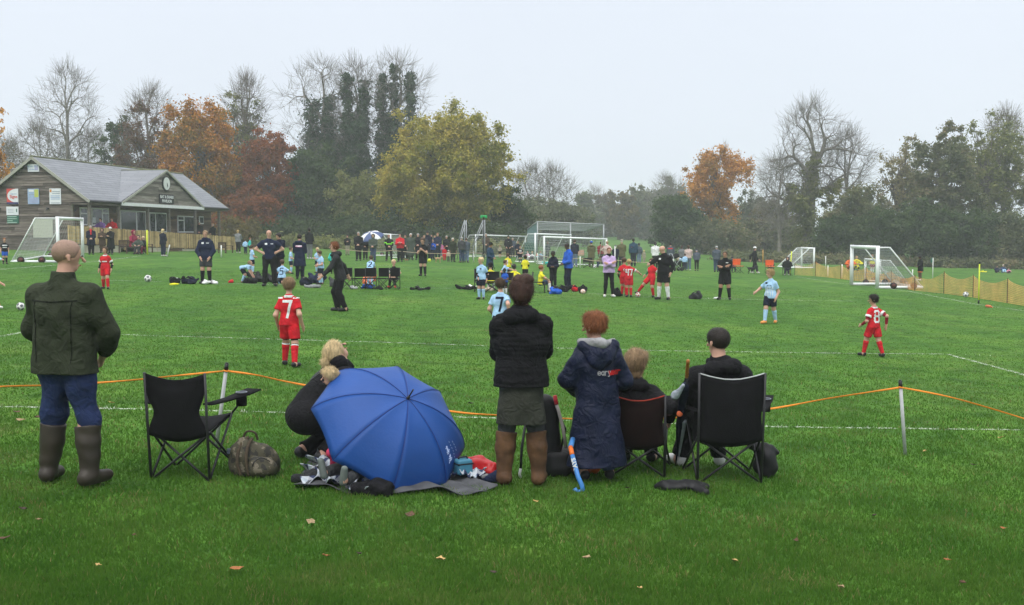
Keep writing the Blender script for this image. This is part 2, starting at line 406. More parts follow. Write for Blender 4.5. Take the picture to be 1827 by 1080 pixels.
# ================================================================== TREES
def leaves(name,C,sig,per,size,mat,parent,seed=0,flat=.8,stuff=False):
    """C (n,3) clump centres, sig (n,) spread; per leaves each"""
    r=np.random.default_rng(seed); n=len(C); per=int(per)
    per=int(per*1.15); P=np.repeat(C,per,0); Sg=np.repeat(sig,per)[:,None]*1.2
    d=r.normal(size=P.shape); d/=np.linalg.norm(d,axis=1)[:,None]
    rad=(np.abs(r.normal(size=len(P)))*.55+.12)[:,None]
    P=P+d*rad*Sg*np.array([1,1,flat])
    nn=d*.5+r.normal(size=P.shape)*.6+[0,0,.35]; nn/=np.linalg.norm(nn,axis=1)[:,None]
    t=np.cross(nn,r.normal(size=P.shape)); t/=np.linalg.norm(t,axis=1)[:,None]; b=np.cross(nn,t)
    s=(size*(.6+.8*r.random(len(P))))[:,None]
    V=np.stack([P-t*s*.55,P-b*s*.3+nn*s*.08,P+t*s*.55,P+b*s*.3+nn*s*.08],1).reshape(-1,3)
    return mk(name,V,np.arange(len(V)).reshape(-1,4),mat,parent)
def strips(name,segs,mat,parent,n=3):
    """segs: list of (pts array, r0, r1) tapered branches, all one mesh"""
    VV=[];FF=[];o=0
    for P,r0,r1 in segs:
        P=np.asarray(P); k=len(P); T=np.gradient(P,axis=0); T/=np.linalg.norm(T,axis=1)[:,None]+1e-9
        nn=n if r0<.06 else 6
        ref=np.array([.3,.2,1.0]) if abs(T[0,2])<.9 else np.array([1.0,.2,0])
        A=np.cross(T,ref); A/=np.linalg.norm(A,axis=1)[:,None]+1e-9; Bn=np.cross(T,A)
        rr=np.linspace(r0,r1,k)[:,None,None]
        q=np.arange(nn)*2*math.pi/nn
        V=P[:,None,:]+rr*(A[:,None,:]*np.cos(q)[None,:,None]+Bn[:,None,:]*np.sin(q)[None,:,None])
        VV.append(V.reshape(-1,3))
        i,j=np.meshgrid(np.arange(k-1),np.arange(nn),indexing='ij'); j2=(j+1)%nn
        FF.append(np.stack([i*nn+j,i*nn+j2,(i+1)*nn+j2,(i+1)*nn+j],-1).reshape(-1,4)+o); o+=k*nn
    return mk(name,np.concatenate(VV),np.concatenate(FF),mat,parent,smooth=True)
def branch(r,p,d,T,rad,segs,lev):
    """splits the cloud of twig tips T again and again and runs a branch to each half"""
    n=len(T)
    if n<=1 or lev>13:
        for q in T[:1]:
            m=(p+q)/2+d*np.linalg.norm(q-p)*.15; s=np.linspace(0,1,4)[:,None]
            segs.append(((1-s)**2*p+2*s*(1-s)*m+s*s*q,rad,.010)); e=nrm(q-p+d)
            for w_ in range(4):
                v=nrm(e+r.normal(size=3)*.45+[0,0,.35]); L_=.7+r.random()*1.3
                f=r.random()*.6; o_=p+(q-p)*(.4+f); segs.append((np.array([o_,o_+v*L_*.5+[0,0,.02],o_+v*L_+[0,0,.12]]),.012,.007))
        return
    X=T-T.mean(0); ax=nrm(np.linalg.svd(X,full_matrices=False)[2][0]+r.normal(size=3)*.35)
    pr=X@ax; cut=np.quantile(pr,.3+.4*r.random()); ms=[pr<=cut,pr>cut]
    for m in ms:
        g=T[m]
        if not len(g): continue
        c=g.mean(0); v=c-p; ln=np.linalg.norm(v)*(.33+.2*r.random()) if len(g)>1 else np.linalg.norm(v)
        e=p+nrm(nrm(v)+d*.35+r.normal(size=3)*.08)*ln
        if len(g)==1: branch(r,p,d,g,max(.014,rad*.5),segs,20); continue
        k=p+(d*.6+nrm(v)*.4)*ln*.5; s=np.linspace(0,1,5)[:,None]
        rc=max(.016,rad*(len(g)/n)**.42); P=(1-s)**2*p+2*s*(1-s)*k+s*s*e
        segs.append((P,min(rad,rc*1.15),rc*.92)); branch(r,e,nrm(e-k),g,rc*.92,segs,lev+1)
BARK=M('bark_grey_brown',(.17,.15,.12),.95,.25,3,.5,8)
BARKP=M('bark_pale_grey',(.2,.185,.16),.95,.25,3)
BARKD=M('bark_dark',(.045,.038,.03),.95,.25,3)
def bare_tree(label,u,vb,vt,hw,D,seed,bark=None,mx_=5,up=.14,spread=.5,trunk=.28,rad=None,ivy=None,nc=3,leaf=None,name='bare_tree',cat='tree',group=None,lean=0,nleaf=6,lsize=.2,tips=None,peak=.55,lob=None):
    bark=bark or BARK
    r=np.random.default_rng(seed); b=at(u,vb,D); b.z=float(gz(b.x,b.y))-.1; top=at(u,vt,D).z; Ht=top-b.z; hwm=hw*D/FPX
    t=thing(name,label,cat,tuple(b),group=group)
    rad=rad or Ht*.02; n=tips or (420 if mx_>5 else 220); T=[]; lob=lob or [(0,trunk,1,1)]; ph=r.random(4)*6
    while len(T)<n:
        lx,z0,z1,lw=lob[r.integers(len(lob))]
        f=r.random()**.8; w_=(math.sin(math.pi*min(1,f/peak)/2) if f<peak else math.cos(math.pi/2*((f-peak)/(1-peak))**1.6))
        th=r.random()*6.283; rr=r.random()**.35*(.12+.88*w_)*lw*(1+.13*math.sin(3*th+ph[0]+5*f)+.1*math.sin(7*f*3+ph[1]+th))
        T.append((hwm*(lx+rr*math.cos(th)+lean*f),hwm*.8*rr*math.sin(th),Ht*(z0+(z1-z0)*f)-.8))
    T=np.array(T); segs=[]
    e=np.array([lean*hwm*.1+r.normal()*.1,0,Ht*trunk*.75]); s=np.linspace(0,1,5)[:,None]
    segs.append((s*e+np.sin(s*3)*r.normal(size=3)*.1*[1,1,0],rad*1.15,rad*.9)); branch(r,e,np.array([0,0,1.]),T,rad*.9,segs,0)
    strips('trunk',segs,bark,t)
    if leaf:
        C=T[r.random(len(T))<.7]; leaves('crown',C,np.full(len(C),.7),nleaf,lsize,leaf,t,seed)
    return t
def leafy_tree(label,u,vb,vt,hw,D,seed,mat,n=150,per=110,clump=.16,size=.3,shape=(1,1),low=.12,name='broadleaf_tree',bark=BARK,gap=.0,top=1.0,group=None,cat='tree',lobes=None,rough=.18,twigs=0):
    """trunk, limbs to every clump; clumps fill an uneven crown"""
    r=np.random.default_rng(seed); b=at(u,vb,D); b.z=float(gz(b.x,b.y))-.1; Ht=at(u,vt,D).z-b.z; hwm=hw*D/FPX
    t=thing(name,label,cat,tuple(b),group=group)
    C=[];Sg=[]
    lob=lobes or [(0,0,1,1)]
    ph=r.random(6)*6
    while len(C)<n:
        lx,lz,lw,lh=lob[r.integers(len(lob))]
        th=r.random()*6.283; cz=r.random()*2-1
        rr=(.45+.55*r.random()**.6)
        irr=1+rough*math.sin(3*th+ph[0]+4*cz)+rough*.7*math.sin(5*th+ph[1]-6*cz)+rough*.6*math.sin(9*cz+ph[2]+2*th)
        if gap and r.random()<gap: continue
        sxy=math.sqrt(1-cz*cz)
        cx=lx*hwm+lw*hwm*rr*irr*sxy*math.cos(th)*.9; cy=lw*hwm*rr*irr*sxy*math.sin(th)*.85
        zc=Ht*(low+(1-low)*.5); zz=zc+lz*Ht+lh*Ht*(1-low)*.5*rr*cz*min(irr,1.12)*.95
        if zz<.3: zz=.3+r.random()*.5
        C.append((cx,cy,zz)); Sg.append(hwm*clump*(.6+.8*r.random()))
    C=np.array(C);Sg=np.array(Sg)
    leaves('crown',C,Sg,per,size,mat,t,seed)
    segs=[]; h0=Ht*max(.1,low)
    z1=Ht*.62; T=np.array([[0,0,0],[.02*Ht*r.normal(),.02*Ht*r.normal(),h0*.6],[.03*Ht*r.normal(),.02*Ht*r.normal(),h0*1.3],[.03*Ht*r.normal(),.03*Ht,z1]])
    rt=Ht*.024; segs.append((T,rt,rt*.35))
    for c in C[r.permutation(n)[:min(n,60)]]:
        f=r.random()*.75+.25; q=T[2]*(1-f)+T[3]*f if c[2]>h0*1.5 else T[1]*(1-f)+T[2]*f
        mid=(q+c)/2+r.normal(size=3)*.06*Ht*.4+[0,0,.02*Ht]
        s=np.linspace(0,1,6)[:,None]; P=(1-s)**2*q+2*s*(1-s)*mid+s*s*c
        segs.append((P,rt*.3,.02))
    if twigs:
        for c in C[r.permutation(n)[:twigs]]:
            dn=nrm(c-np.array([0,0,Ht*.5])); 
            for w_ in range(5):
                e=c+(dn+r.normal(size=3)*.35+[0,0,.4])*hwm*.22; segs.append((np.linspace(c,e,4),.022,.008))
    strips('trunk',segs,bark,t,4)
    return t
GRN_D=leafmat('foliage_dark_green',[(.035,.06,.025),(.065,.1,.04),(.115,.15,.06)])
IVY=leafmat('foliage_ivy',[(.035,.06,.038),(.06,.095,.055),(.1,.14,.075)])
YG=leafmat('foliage_yellow_green',[(.12,.16,.035),(.26,.26,.05),(.43,.36,.07),(.56,.41,.08)],.3)
OR=leafmat('foliage_orange',[(.1,.13,.035),(.27,.17,.035),(.46,.19,.03),(.56,.27,.045)],.25)
OR2=leafmat('foliage_bright_orange',[(.17,.15,.035),(.4,.2,.04),(.6,.28,.05),(.62,.36,.08)],.25)
RU=leafmat('foliage_russet',[(.1,.06,.03),(.2,.075,.03),(.28,.095,.035),(.32,.13,.04)],.3)
RB=leafmat('foliage_red_brown',[(.09,.07,.04),(.14,.08,.045),(.2,.1,.055)],.3)
OL=leafmat('foliage_olive',[(.1,.125,.045),(.19,.21,.075),(.31,.3,.12)],.3)
OB=leafmat('foliage_olive_brown',[(.07,.095,.05),(.15,.165,.08),(.26,.2,.11)],.25)
PY=leafmat('foliage_pale_tan',[(.15,.14,.07),(.27,.24,.12),(.4,.33,.18)],.3)
GG=leafmat('foliage_grey_green',[(.08,.1,.055),(.14,.16,.085),(.23,.22,.13)],.2)
OC=leafmat('foliage_ochre',[(.08,.075,.03),(.14,.115,.04),(.19,.14,.05)],.2)
# left
leafy_tree('orange tree cut off by the left edge of the picture behind the pavilion',-40,440,165,52,95,1,OR2,60,110,.3,.3,low=.25,bark=BARKD,gap=.1)
bare_tree('tall slim bare tree rising above the left end of the pavilion roof',124,420,108,62,125,3,BARKP,6,.2,.42,.3)
bare_tree('low pale twiggy tree left of the tall slim bare one',72,420,215,60,128,4,BARKP,6,.12,.6,.2,leaf=GG,nleaf=3)
bare_tree('low pale twiggy tree right of the tall slim bare one',165,420,225,55,127,5,BARKP,6,.12,.6,.2,leaf=GG,nleaf=3)
bare_tree('small bare tree at the far left edge beside the orange tree',20,430,245,42,118,6,BARKP,6,.12,.6,.2,leaf=OC,nleaf=3)
leafy_tree('dark glossy green tree showing left of the red-brown tree',212,430,200,34,122,7,GRN_D,70,90,.28,.28,low=.2,gap=.1)
leafy_tree('red-brown thinning tree behind the pavilion gable',262,430,185,60,118,8,RB,120,90,.2,.26,low=.08,twigs=40)
bare_tree('bare crown of fine twigs poking out above the red-brown tree',272,425,148,52,121,9,BARK,6,.16,.5,.3)
leafy_tree('big orange autumn tree behind the clock gable',362,435,168,80,112,10,OR,260,190,.16,.24,low=.05,rough=.14)
leafy_tree('grey-green tree crown behind the orange one',432,430,165,50,124,11,OL,90,90,.22,.26,low=.3,gap=.1)
bare_tree('bare spindly branches above the grey-green crown',442,430,128,42,123,12,BARK,6,.2,.42,.35)
leafy_tree('russet copper beech beside the ivy covered trunks',478,440,225,60,113,13,RU,190,170,.18,.25,low=.03)
leafy_tree('low russet and yellow tree at the right end of the pavilion',440,440,330,52,106,14,RU,90,110,.22,.28,low=.02)
leafy_tree('small yellowing shrub by the end of the fence',425,440,385,42,97,15,OC,50,90,.25,.22,low=.02,name='shrub',cat='shrub')
# ivy clad trio
def ivy_tree(label,u,vt,hw,D,seed,cols,lean=0):
    t=bare_tree(label,u,440,vt,hw,D,seed,BARKP,6,.26,.42,.32,lean=lean,name='ivy_clad_tree',tips=420,peak=.75,rad=.42)
    r=np.random.default_rng(seed+50); base=Vector(t.location); C=[];Sg=[]
    for du,v_top,wd in cols:
        for q in range(240):
            f=r.random(); v=440+(v_top-440)*f; p=at(u+du+ (r.normal()*.42*wd*(1-.55*f)),v,D)
            C.append((p.x-base.x,r.normal()*1.0,p.z-base.z)); Sg.append((wd*D/FPX)*(.68-.2*f)*(.5+.8*r.random()))
    leaves('ivy',np.array(C),np.array(Sg),38,.27,IVY,t,seed)
ivy_tree('left one of three tall ivy clad trees with a fan of bare twigs',572,98,66,120,20,[(-14,182,26),(14,175,20),(-30,270,24),(24,260,22)])
ivy_tree('middle one of three tall ivy clad trees, its ivy split in two spires',634,100,40,119,21,[(-14,132,15),(15,142,16),(2,210,26),(0,280,34)])
ivy_tree('right one of three tall ivy clad trees, widest twig fan, beside the yellow tree',706,92,64,121,22,[(-24,135,15),(-2,118,15),(26,130,15),(-8,210,26),(8,290,34)],.03)
leafy_tree('broad dark green tree below the ivy clad trees',565,440,262,72,114,23,GRN_D,190,120,.2,.3,low=.02,rough=.22)
leafy_tree('olive green tree between the ivy clad trees and the yellow tree',640,440,300,60,111,24,OL,130,110,.2,.28,low=.03,rough=.22)
leafy_tree('great yellow-green tree with a broad round crown in the middle of the tree line',790,437,190,134,108,25,YG,620,200,.095,.235,low=.06,rough=.13,bark=BARKD,lobes=[(-.1,.03,.85,.95),(.32,0,.66,.85),(-.35,-.15,.6,.6),(.15,.1,.8,.8)])
leafy_tree('dark green tree right of the great yellow-green tree',905,440,330,40,112,26,GRN_D,90,110,.24,.28,low=.02)
leafy_tree('ivy smothered dark tree filling the gap behind the left two ivy clad trunks',598,440,205,46,124,27,IVY,200,120,.24,.27,low=.0,rough=.22)
leafy_tree('ivy smothered dark tree filling the gap before the right ivy clad trunk',698,440,228,36,123,28,IVY,130,120,.26,.27,low=.0,rough=.22)
for q,(u,vt,hw) in enumerate([(700,385,70),(620,392,60),(800,395,70),(880,398,60),(520,392,50),(470,400,50)]):
    leafy_tree(['dark bushy undergrowth below the yellow tree, left side','dark bush under the olive green tree','dark bush beneath the middle of the yellow tree','dark bush beneath the right side of the yellow tree','dark bush beneath the broad dark green tree','dark bush beneath the russet beech'][q],u,442,vt,hw,106,30+q,GRN_D,90,110,.22,.26,low=.0,name='bush',cat='bush',bark=BARKD)
# middle distance
bare_tree('pale twiggy tree just right of the yellow tree',945,430,288,48,150,40,BARKP,6,.18,.5,.22,leaf=GG,nleaf=2)
bare_tree('pale twiggy tree above the big frame of the batting cage',985,430,292,44,152,41,BARKP,6,.18,.5,.22,leaf=GG,nleaf=2)
leafy_tree('dull green hedge tree at the foot of the pale twiggy trees',950,436,352,60,146,42,GG,130,110,.2,.34,low=.0,rough=.25)
leafy_tree('dull green hedge tree behind the batting cage',1010,436,362,50,148,43,GG,110,110,.2,.34,low=.0,rough=.25)
for q,(u,vt,hw,D,m,lb) in enumerate([(1045,345,34,230,GG,'misty grey-green tree furthest left in the far gap'),(1080,338,30,235,OC,'misty ochre tree in the far gap'),(1115,343,28,215,OC,'misty yellow tree right of the ochre one in the far gap'),(1150,330,34,225,GG,'misty grey-green tree in the middle of the far gap'),(1190,322,40,215,GG,'tall misty tree left of the bright orange tree'),(1225,340,34,205,OB,'misty brown tree behind the dark evergreen')]):
    leafy_tree(lb,u,431,vt,hw,D,50+q,m,100,90,.2,.55,low=.0,rough=.25,twigs=20)
bare_tree('misty bare tree above the far gap',1190,425,308,38,210,57,BARKP,6,.18,.5,.25)
bare_tree('misty bare tree at the left end of the far gap',1060,425,330,30,232,58,BARKP,5,.18,.5,.25)
t=leafy_tree('distant misty woodland closing the far end of the field',1130,430,372,140,262,59,GG,260,90,.13,.7,low=.0,rough=.2,name='woodland',cat='woodland')
leafy_tree('dark evergreen tree left of the bright orange tree',1200,462,342,50,132,60,GRN_D,150,120,.2,.3,low=.0,rough=.2)
leafy_tree('bright orange autumn tree standing out right of centre',1272,455,265,62,136,61,OR2,230,110,.15,.25,low=.22,rough=.25,gap=.1,lobes=[(-.25,.02,.7,.8),(.2,.18,.75,.62),(.15,-.2,.5,.6)],twigs=30)
leafy_tree('dark hedge under the bright orange tree',1275,462,395,70,131,62,OB,110,110,.2,.3,low=.0,name='hedge',cat='hedge')
for q,(u,vt,hw,D,m,lb) in enumerate([(1335,345,42,165,GG,'misty grey-green tree right of the orange tree'),(1375,350,36,160,OC,'misty brown and ochre tree behind the big bare tree'),(1330,400,40,140,OB,'low brown thicket right of the orange tree'),(1400,395,40,138,OB,'low dark thicket at the foot of the big bare tree')]):
    leafy_tree(lb,u,460,vt,hw,D,70+q,m,110,100,.2,.36,low=.0,rough=.25,twigs=30)
# right
t=bare_tree('huge bare spreading tree with an ivy clad trunk on the right',1440,470,170,100,118,80,BARKP,6,rad=.68,name='ivy_clad_tree',tips=850,lob=[(.08,.42,1,.62),(-.05,.4,.97,.55),(.62,.35,.83,.48),(-.55,.25,.66,.42)])
def ivy_col(t,u,D,cols,seed,mat,per=80):
    r=np.random.default_rng(seed); base=Vector(t.location); C=[];Sg=[]
    for u0,v0,u1,v1,wd,n in cols:
        for q in range(n):
            f=r.random(); p=at(u0+(u1-u0)*f+r.normal()*.3*wd*(1-.5*f),v0+(v1-v0)*f,D)
            C.append((p.x-base.x,r.normal()*.8,p.z-base.z)); Sg.append(wd*D/FPX*(.7-.4*f)*(.5+.6*r.random()))
    leaves('ivy',np.array(C),np.array(Sg),per,.26,mat,t,seed)
ivy_col(t,1432,118,[(1432,468,1447,290,28,110),(1425,380,1410,330,26,30),(1447,350,1497,330,12,26),(1447,330,1452,270,11,20),(1470,370,1500,318,10,20)],81,OL)
bare_tree('bare side tree growing left of the huge bare tree',1392,470,270,40,117,82,BARKP,6,.12,.6,.25,tips=170)
bare_tree('bare side tree growing right of the huge bare tree',1512,470,225,42,119,83,BARKP,6,.14,.55,.3,tips=150)
leafy_tree('rounded dark green hedge tree right of the huge bare tree',1530,478,338,62,113,84,OB,170,120,.19,.28,low=.0,rough=.22)
leafy_tree('pale thinning tree with tan leaves beside the dense dark tree',1608,476,245,46,120,85,PY,110,55,.2,.24,low=.25,rough=.3,gap=.2,twigs=60)
leafy_tree('tall dense dark tree on the right',1682,480,222,64,114,86,OB,300,125,.15,.28,low=.0,rough=.16)
leafy_tree('tall thinning olive tree near the right edge',1768,480,205,62,116,87,OL,190,75,.16,.26,low=.22,rough=.25,gap=.15,twigs=80)
bare_tree('bare topped tree above the olive tree near the right edge',1790,480,192,58,119,88,BARK,6,.16,.5,.3,leaf=OL,nleaf=5)
leafy_tree('tall olive tree cut off by the right edge',1870,480,212,62,115,89,OL,170,90,.17,.27,low=.1,rough=.25,twigs=40)
for q,(u,vt,hw,D,m,lb) in enumerate([(1490,385,46,110,GRN_D,'dark green hedge section behind the smaller goal'),(1570,375,52,109,GRN_D,'dark green hedge section behind the near right goal'),(1645,360,56,108,GRN_D,'dark green hedge section below the pale tan tree'),(1720,372,56,109,GRN_D,'dark green hedge section behind the corner flag'),(1800,385,60,110,OB,'brown-green hedge section behind the seated children'),(1870,380,50,109,OB,'brown-green hedge section at the right edge')]):
    leafy_tree(lb,u,481,vt,hw,D,95+q,m,150,120,.2,.27,low=.0,rough=.2,name='hedge',cat='hedge',bark=BARKD)
# far backdrop hedge along the left behind everything
for q,(u,vt,hw) in enumerate([(-10,330,80),(120,345,80),(240,300,70),(350,300,80),(520,330,90),(700,330,100),(860,345,90)]):
    leafy_tree(['misty thicket behind the left gable','misty thicket behind the tall slim bare tree','misty thicket behind the red-brown tree','misty thicket behind the orange tree','misty thicket behind the russet beech','misty thicket behind the ivy clad trees','misty thicket behind the yellow tree'][q],u,440,vt,hw,138,110+q,GG if q<2 else OB,140,90,.2,.42,low=.0,name='thicket',cat='thicket')

# strip of rough grass along the foot of the tree line
def rough(label,x0,x1,D,hz,n,mat,seed):
    r=np.random.default_rng(seed); x=x0+(x1-x0)*r.random(n); y=D+r.normal(size=n)*1.2; z=gz(x,y)+r.random(n)*hz
    o=leaves('rough_grass',np.stack([x,y,z],1),np.full(n,.8),45,.3,mat,None,seed,.45); tag(o,label,'grass',kind='stuff')
rough('rough grass bank along the foot of the left trees',at(400,440,101).x,at(930,440,101).x,101,.9,420,OL,200)
rough('rough grass along the foot of the right hedge',at(1290,475,106).x,at(1880,475,106).x,107,.8,330,OB,201)
# ================================================================== PAVILION
E1=Vector((-24.849,66,0)); YAW=.191
pa=Vector((math.sin(YAW),math.cos(YAW),0)); pb=Vector((-math.cos(YAW),math.sin(YAW),0))
WH,LL,ZE,ZR=3.633,18.56,2.227+CAMZ,4.80+CAMZ
def PP(s,t,z): 
    q=E1+pa*s+pb*t; return Vector((q.x,q.y,z))
def s_of(u,t):
    k=(u-CU)/FPX; o=E1+pb*t      # (ox+a s)/(oy+b s)=k
    return (k*o.y-o.x)/(pa.x-k*pa.y)
def t_of(u,s):
    k=(u-CU)/FPX; o=E1+pa*s
    return (k*o.y-o.x)/(pb.x-k*pb.y)
def z_of(v,s,t):
    p=E1+pa*s+pb*t; return CAMZ+(ray(CU,v).z)*p.y
pav=thing('pavilion','weathered timber clad sports pavilion with slate roof and clock gable','pavilion',tuple(G(E1.x,E1.y)))
def loc(o): o.parent=pav; o.matrix_parent_inverse=Matrix.Translation(-Vector(pav.location)); return o
def woodmat(name,c1,c2,c3,sx=(1,1,14)):
    m=bpy.data.materials.new(name); m.use_nodes=True; n=m.node_tree; b=n.nodes['Principled BSDF']; b.inputs['Roughness'].default_value=.85; b.inputs['Specular IOR Level'].default_value=.15
    t=n.nodes.new('ShaderNodeTexCoord'); mp=n.nodes.new('ShaderNodeMapping'); mp.inputs['Scale'].default_value=sx
    q=n.nodes.new('ShaderNodeTexNoise'); q.inputs['Scale'].default_value=1.1; q.inputs['Detail'].default_value=6; q.inputs['Roughness'].default_value=.7
    r=n.nodes.new('ShaderNodeValToRGB'); e=r.color_ramp.elements; e[0].position=.3; e[0].color=(*c1,1); e[1].position=.7; e[1].color=(*c3,1); k=e.new(.5); k.color=(*c2,1)
    n.links.new(t.outputs['Object'],mp.inputs[0]); n.links.new(mp.outputs[0],q.inputs['Vector']); n.links.new(q.outputs['Fac'],r.inputs[0])
    ge=n.nodes.new('ShaderNodeNewGeometry'); mr=n.nodes.new('ShaderNodeMapRange'); mr.inputs[3].default_value=.5; mr.inputs[4].default_value=1.4
    n.links.new(ge.outputs['Random Per Island'],mr.inputs[0]); mu=n.nodes.new('ShaderNodeVectorMath'); mu.operation='SCALE'
    n.links.new(r.outputs[0],mu.inputs[0]); n.links.new(mr.outputs[0],mu.inputs['Scale']); n.links.new(mu.outputs[0],b.inputs['Base Color'])
    MATS[name]=m; return m
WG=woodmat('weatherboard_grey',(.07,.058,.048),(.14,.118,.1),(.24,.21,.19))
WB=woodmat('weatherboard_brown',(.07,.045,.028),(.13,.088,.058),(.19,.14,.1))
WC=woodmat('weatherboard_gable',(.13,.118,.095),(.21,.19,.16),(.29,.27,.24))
TAN=woodmat('picket_tan',(.3,.215,.1),(.45,.335,.16),(.56,.43,.23),(1,1,3))
BENCH=woodmat('bench_brown',(.05,.032,.022),(.085,.055,.038),(.12,.08,.06))
WHITE=M('frame_white',(.75,.76,.76),.4,.04); BLK=M('gutter_black',(.015,.015,.017),.4,.1)
CREAM=M('render_cream',(.5,.47,.36),.9,.15,2); GLASS=M('window_glass',(.035,.045,.05),.06,.1,spec=.6)
FASC=M('fascia_pale',(.33,.33,.28),.7,.1)
def slatemat():
    m=bpy.data.materials.new('slate'); m.use_nodes=True; n=m.node_tree; b=n.nodes['Principled BSDF']; b.inputs['Roughness'].default_value=.45
    t=n.nodes.new('ShaderNodeUVMap'); t.uv_map='UVMap'; k=n.nodes.new('ShaderNodeTexBrick'); k.inputs['Scale'].default_value=1; k.inputs['Brick Width'].default_value=1.7; k.inputs['Row Height'].default_value=.26; k.inputs['Mortar Size'].default_value=.028
    k.inputs['Color1'].default_value=(.145,.155,.17,1); k.inputs['Color2'].default_value=(.19,.2,.22,1); k.inputs['Mortar'].default_value=(.1,.105,.125,1)
    q=n.nodes.new('ShaderNodeTexNoise'); q.inputs['Scale'].default_value=.8; q.inputs['Detail'].default_value=5
    r=n.nodes.new('ShaderNodeMapRange'); r.inputs[3].default_value=.75; r.inputs[4].default_value=1.25; mu=n.nodes.new('ShaderNodeVectorMath'); mu.operation='SCALE'
    n.links.new(t.outputs[0],k.inputs['Vector']); n.links.new(t.outputs[0],q.inputs['Vector']); n.links.new(q.outputs['Fac'],r.inputs[0]); n.links.new(k.outputs[0],mu.inputs[0]); n.links.new(r.outputs[0],mu.inputs['Scale']); n.links.new(mu.outputs[0],b.inputs['Base Color'])
    bp=n.nodes.new('ShaderNodeBump'); bp.inputs['Distance'].default_value=.02; n.links.new(k.outputs['Fac'],bp.inputs['Height']); bp.invert=True; n.links.new(bp.outputs[0],b.inputs['Normal'])
    return m
SL=slatemat()
def uvquad(name,pts,uvs,mat,parent):
    b=B(); b.add([tuple(p) for p in pts],[tuple(range(len(pts)))]); o=b.build(name,mat); uv=o.data.uv_layers.new(name='UVMap')
    for l,c in zip(range(len(pts)),uvs): uv.data[l].uv=c
    o2=loc(o); m=o2.modifiers.new('s','SOLIDIFY'); m.thickness=.06; m.offset=0; return o2
sl=math.hypot(WH,ZR-ZE)
uvquad('roof',[PP(0,0,ZE),PP(LL,0,ZE),PP(LL,WH,ZR),PP(0,WH,ZR)],[(0,0),(LL,0),(LL,sl),(0,sl)],SL,pav)
uvquad('roof',[PP(0,2*WH,ZE),PP(0,WH,ZR),PP(LL,WH,ZR),PP(LL,2*WH,ZE)],[(0,0),(0,sl),(LL,sl),(LL,0)],SL,pav)
# cross gable
s1,s2=s_of(217,0),s_of(361,0); sm=s_of(292,0); zc=z_of(305,sm,0); sm=(s1+s2)/2+.2; tc_=(zc-ZE)/(ZR-ZE)*WH
hh=math.hypot(sm-s1,zc-ZE)
uvquad('gable_roof',[PP(s1-.15,-.12,ZE-.02),PP(sm,-.12,zc+.06),PP(sm,tc_,zc+.06),PP(s1-.15,.05,ZE+.04)],[(0,0),(0,hh),(tc_,hh),(.2,0)],SL,pav)
uvquad('gable_roof',[PP(s2+.15,.05,ZE+.04),PP(sm,tc_,zc+.06),PP(sm,-.12,zc+.06),PP(s2+.15,-.12,ZE-.02)],[(.2,0),(tc_,hh),(0,hh),(0,0)],SL,pav)
# ridges, barge boards, gutters
b=B(); b.tube([PP(-.05,WH,ZR+.04),PP(LL+.05,WH,ZR+.04)],.06,8); b.tube([PP(sm,-.15,zc+.09),PP(sm,tc_,zc+.09)],.05,8); loc(b.build('ridge_tiles',M('ridge_mossy',(.14,.15,.08),.9,.3,3)))
def bar(bk,p,q,wd,ht,nrm_):
    p=Vector(p);q=Vector(q);d=(q-p).normalized();n_=Vector(nrm_).normalized();u_=d.cross(n_)
    P=[]
    for e in (p,q):
        for a_,c_ in ((-1,-1),(1,-1),(1,1),(-1,1)): P.append(e+n_*a_*wd/2+u_*c_*ht/2)
    return bk.add([tuple(x) for x in P],[(3,2,1,0),(4,5,6,7),(0,1,5,4),(1,2,6,5),(2,3,7,6),(3,0,4,7)])
for s in (-.03,LL+.03):
    b=B(); bar(b,PP(s,-.08,ZE-.1),PP(s,WH,ZR-.05),.05,.16,pa); bar(b,PP(s,2*WH+.08,ZE-.1),PP(s,WH,ZR-.05),.05,.16,pa)
    loc(b.build('barge_board',FASC))
b=B(); bar(b,PP(s1,-.17,ZE-.05),PP(sm,-.17,zc+.02),.05,.13,pb); bar(b,PP(s2,-.17,ZE-.05),PP(sm,-.17,zc+.02),.05,.13,pb); loc(b.build('gable_barge_board',FASC))
b=B(); bar(b,PP(s1-.1,-.14,ZE-.12),PP(s2+.1,-.14,ZE-.12),.06,.2,pb); loc(b.build('white_fascia',WHITE))
for ga,gc in ((0,s1-.12),(s2+.12,LL+.02)):
    b=B(); b.tube([PP(ga,-.1,ZE-.07),PP(gc,-.1,ZE-.07)],.075,8); loc(b.build('gutter',BLK))
b=B(); bar(b,PP(0,.0,ZE-.18),PP(s1,.0,ZE-.18),.04,.14,pb); bar(b,PP(s2,.0,ZE-.18),PP(LL,.0,ZE-.18),.04,.14,pb); bar(b,PP(0.02,.65,ZE-.22),PP(LL,.65,ZE-.22),1.3,.04,pb);loc(b.build('soffit_board',WG))
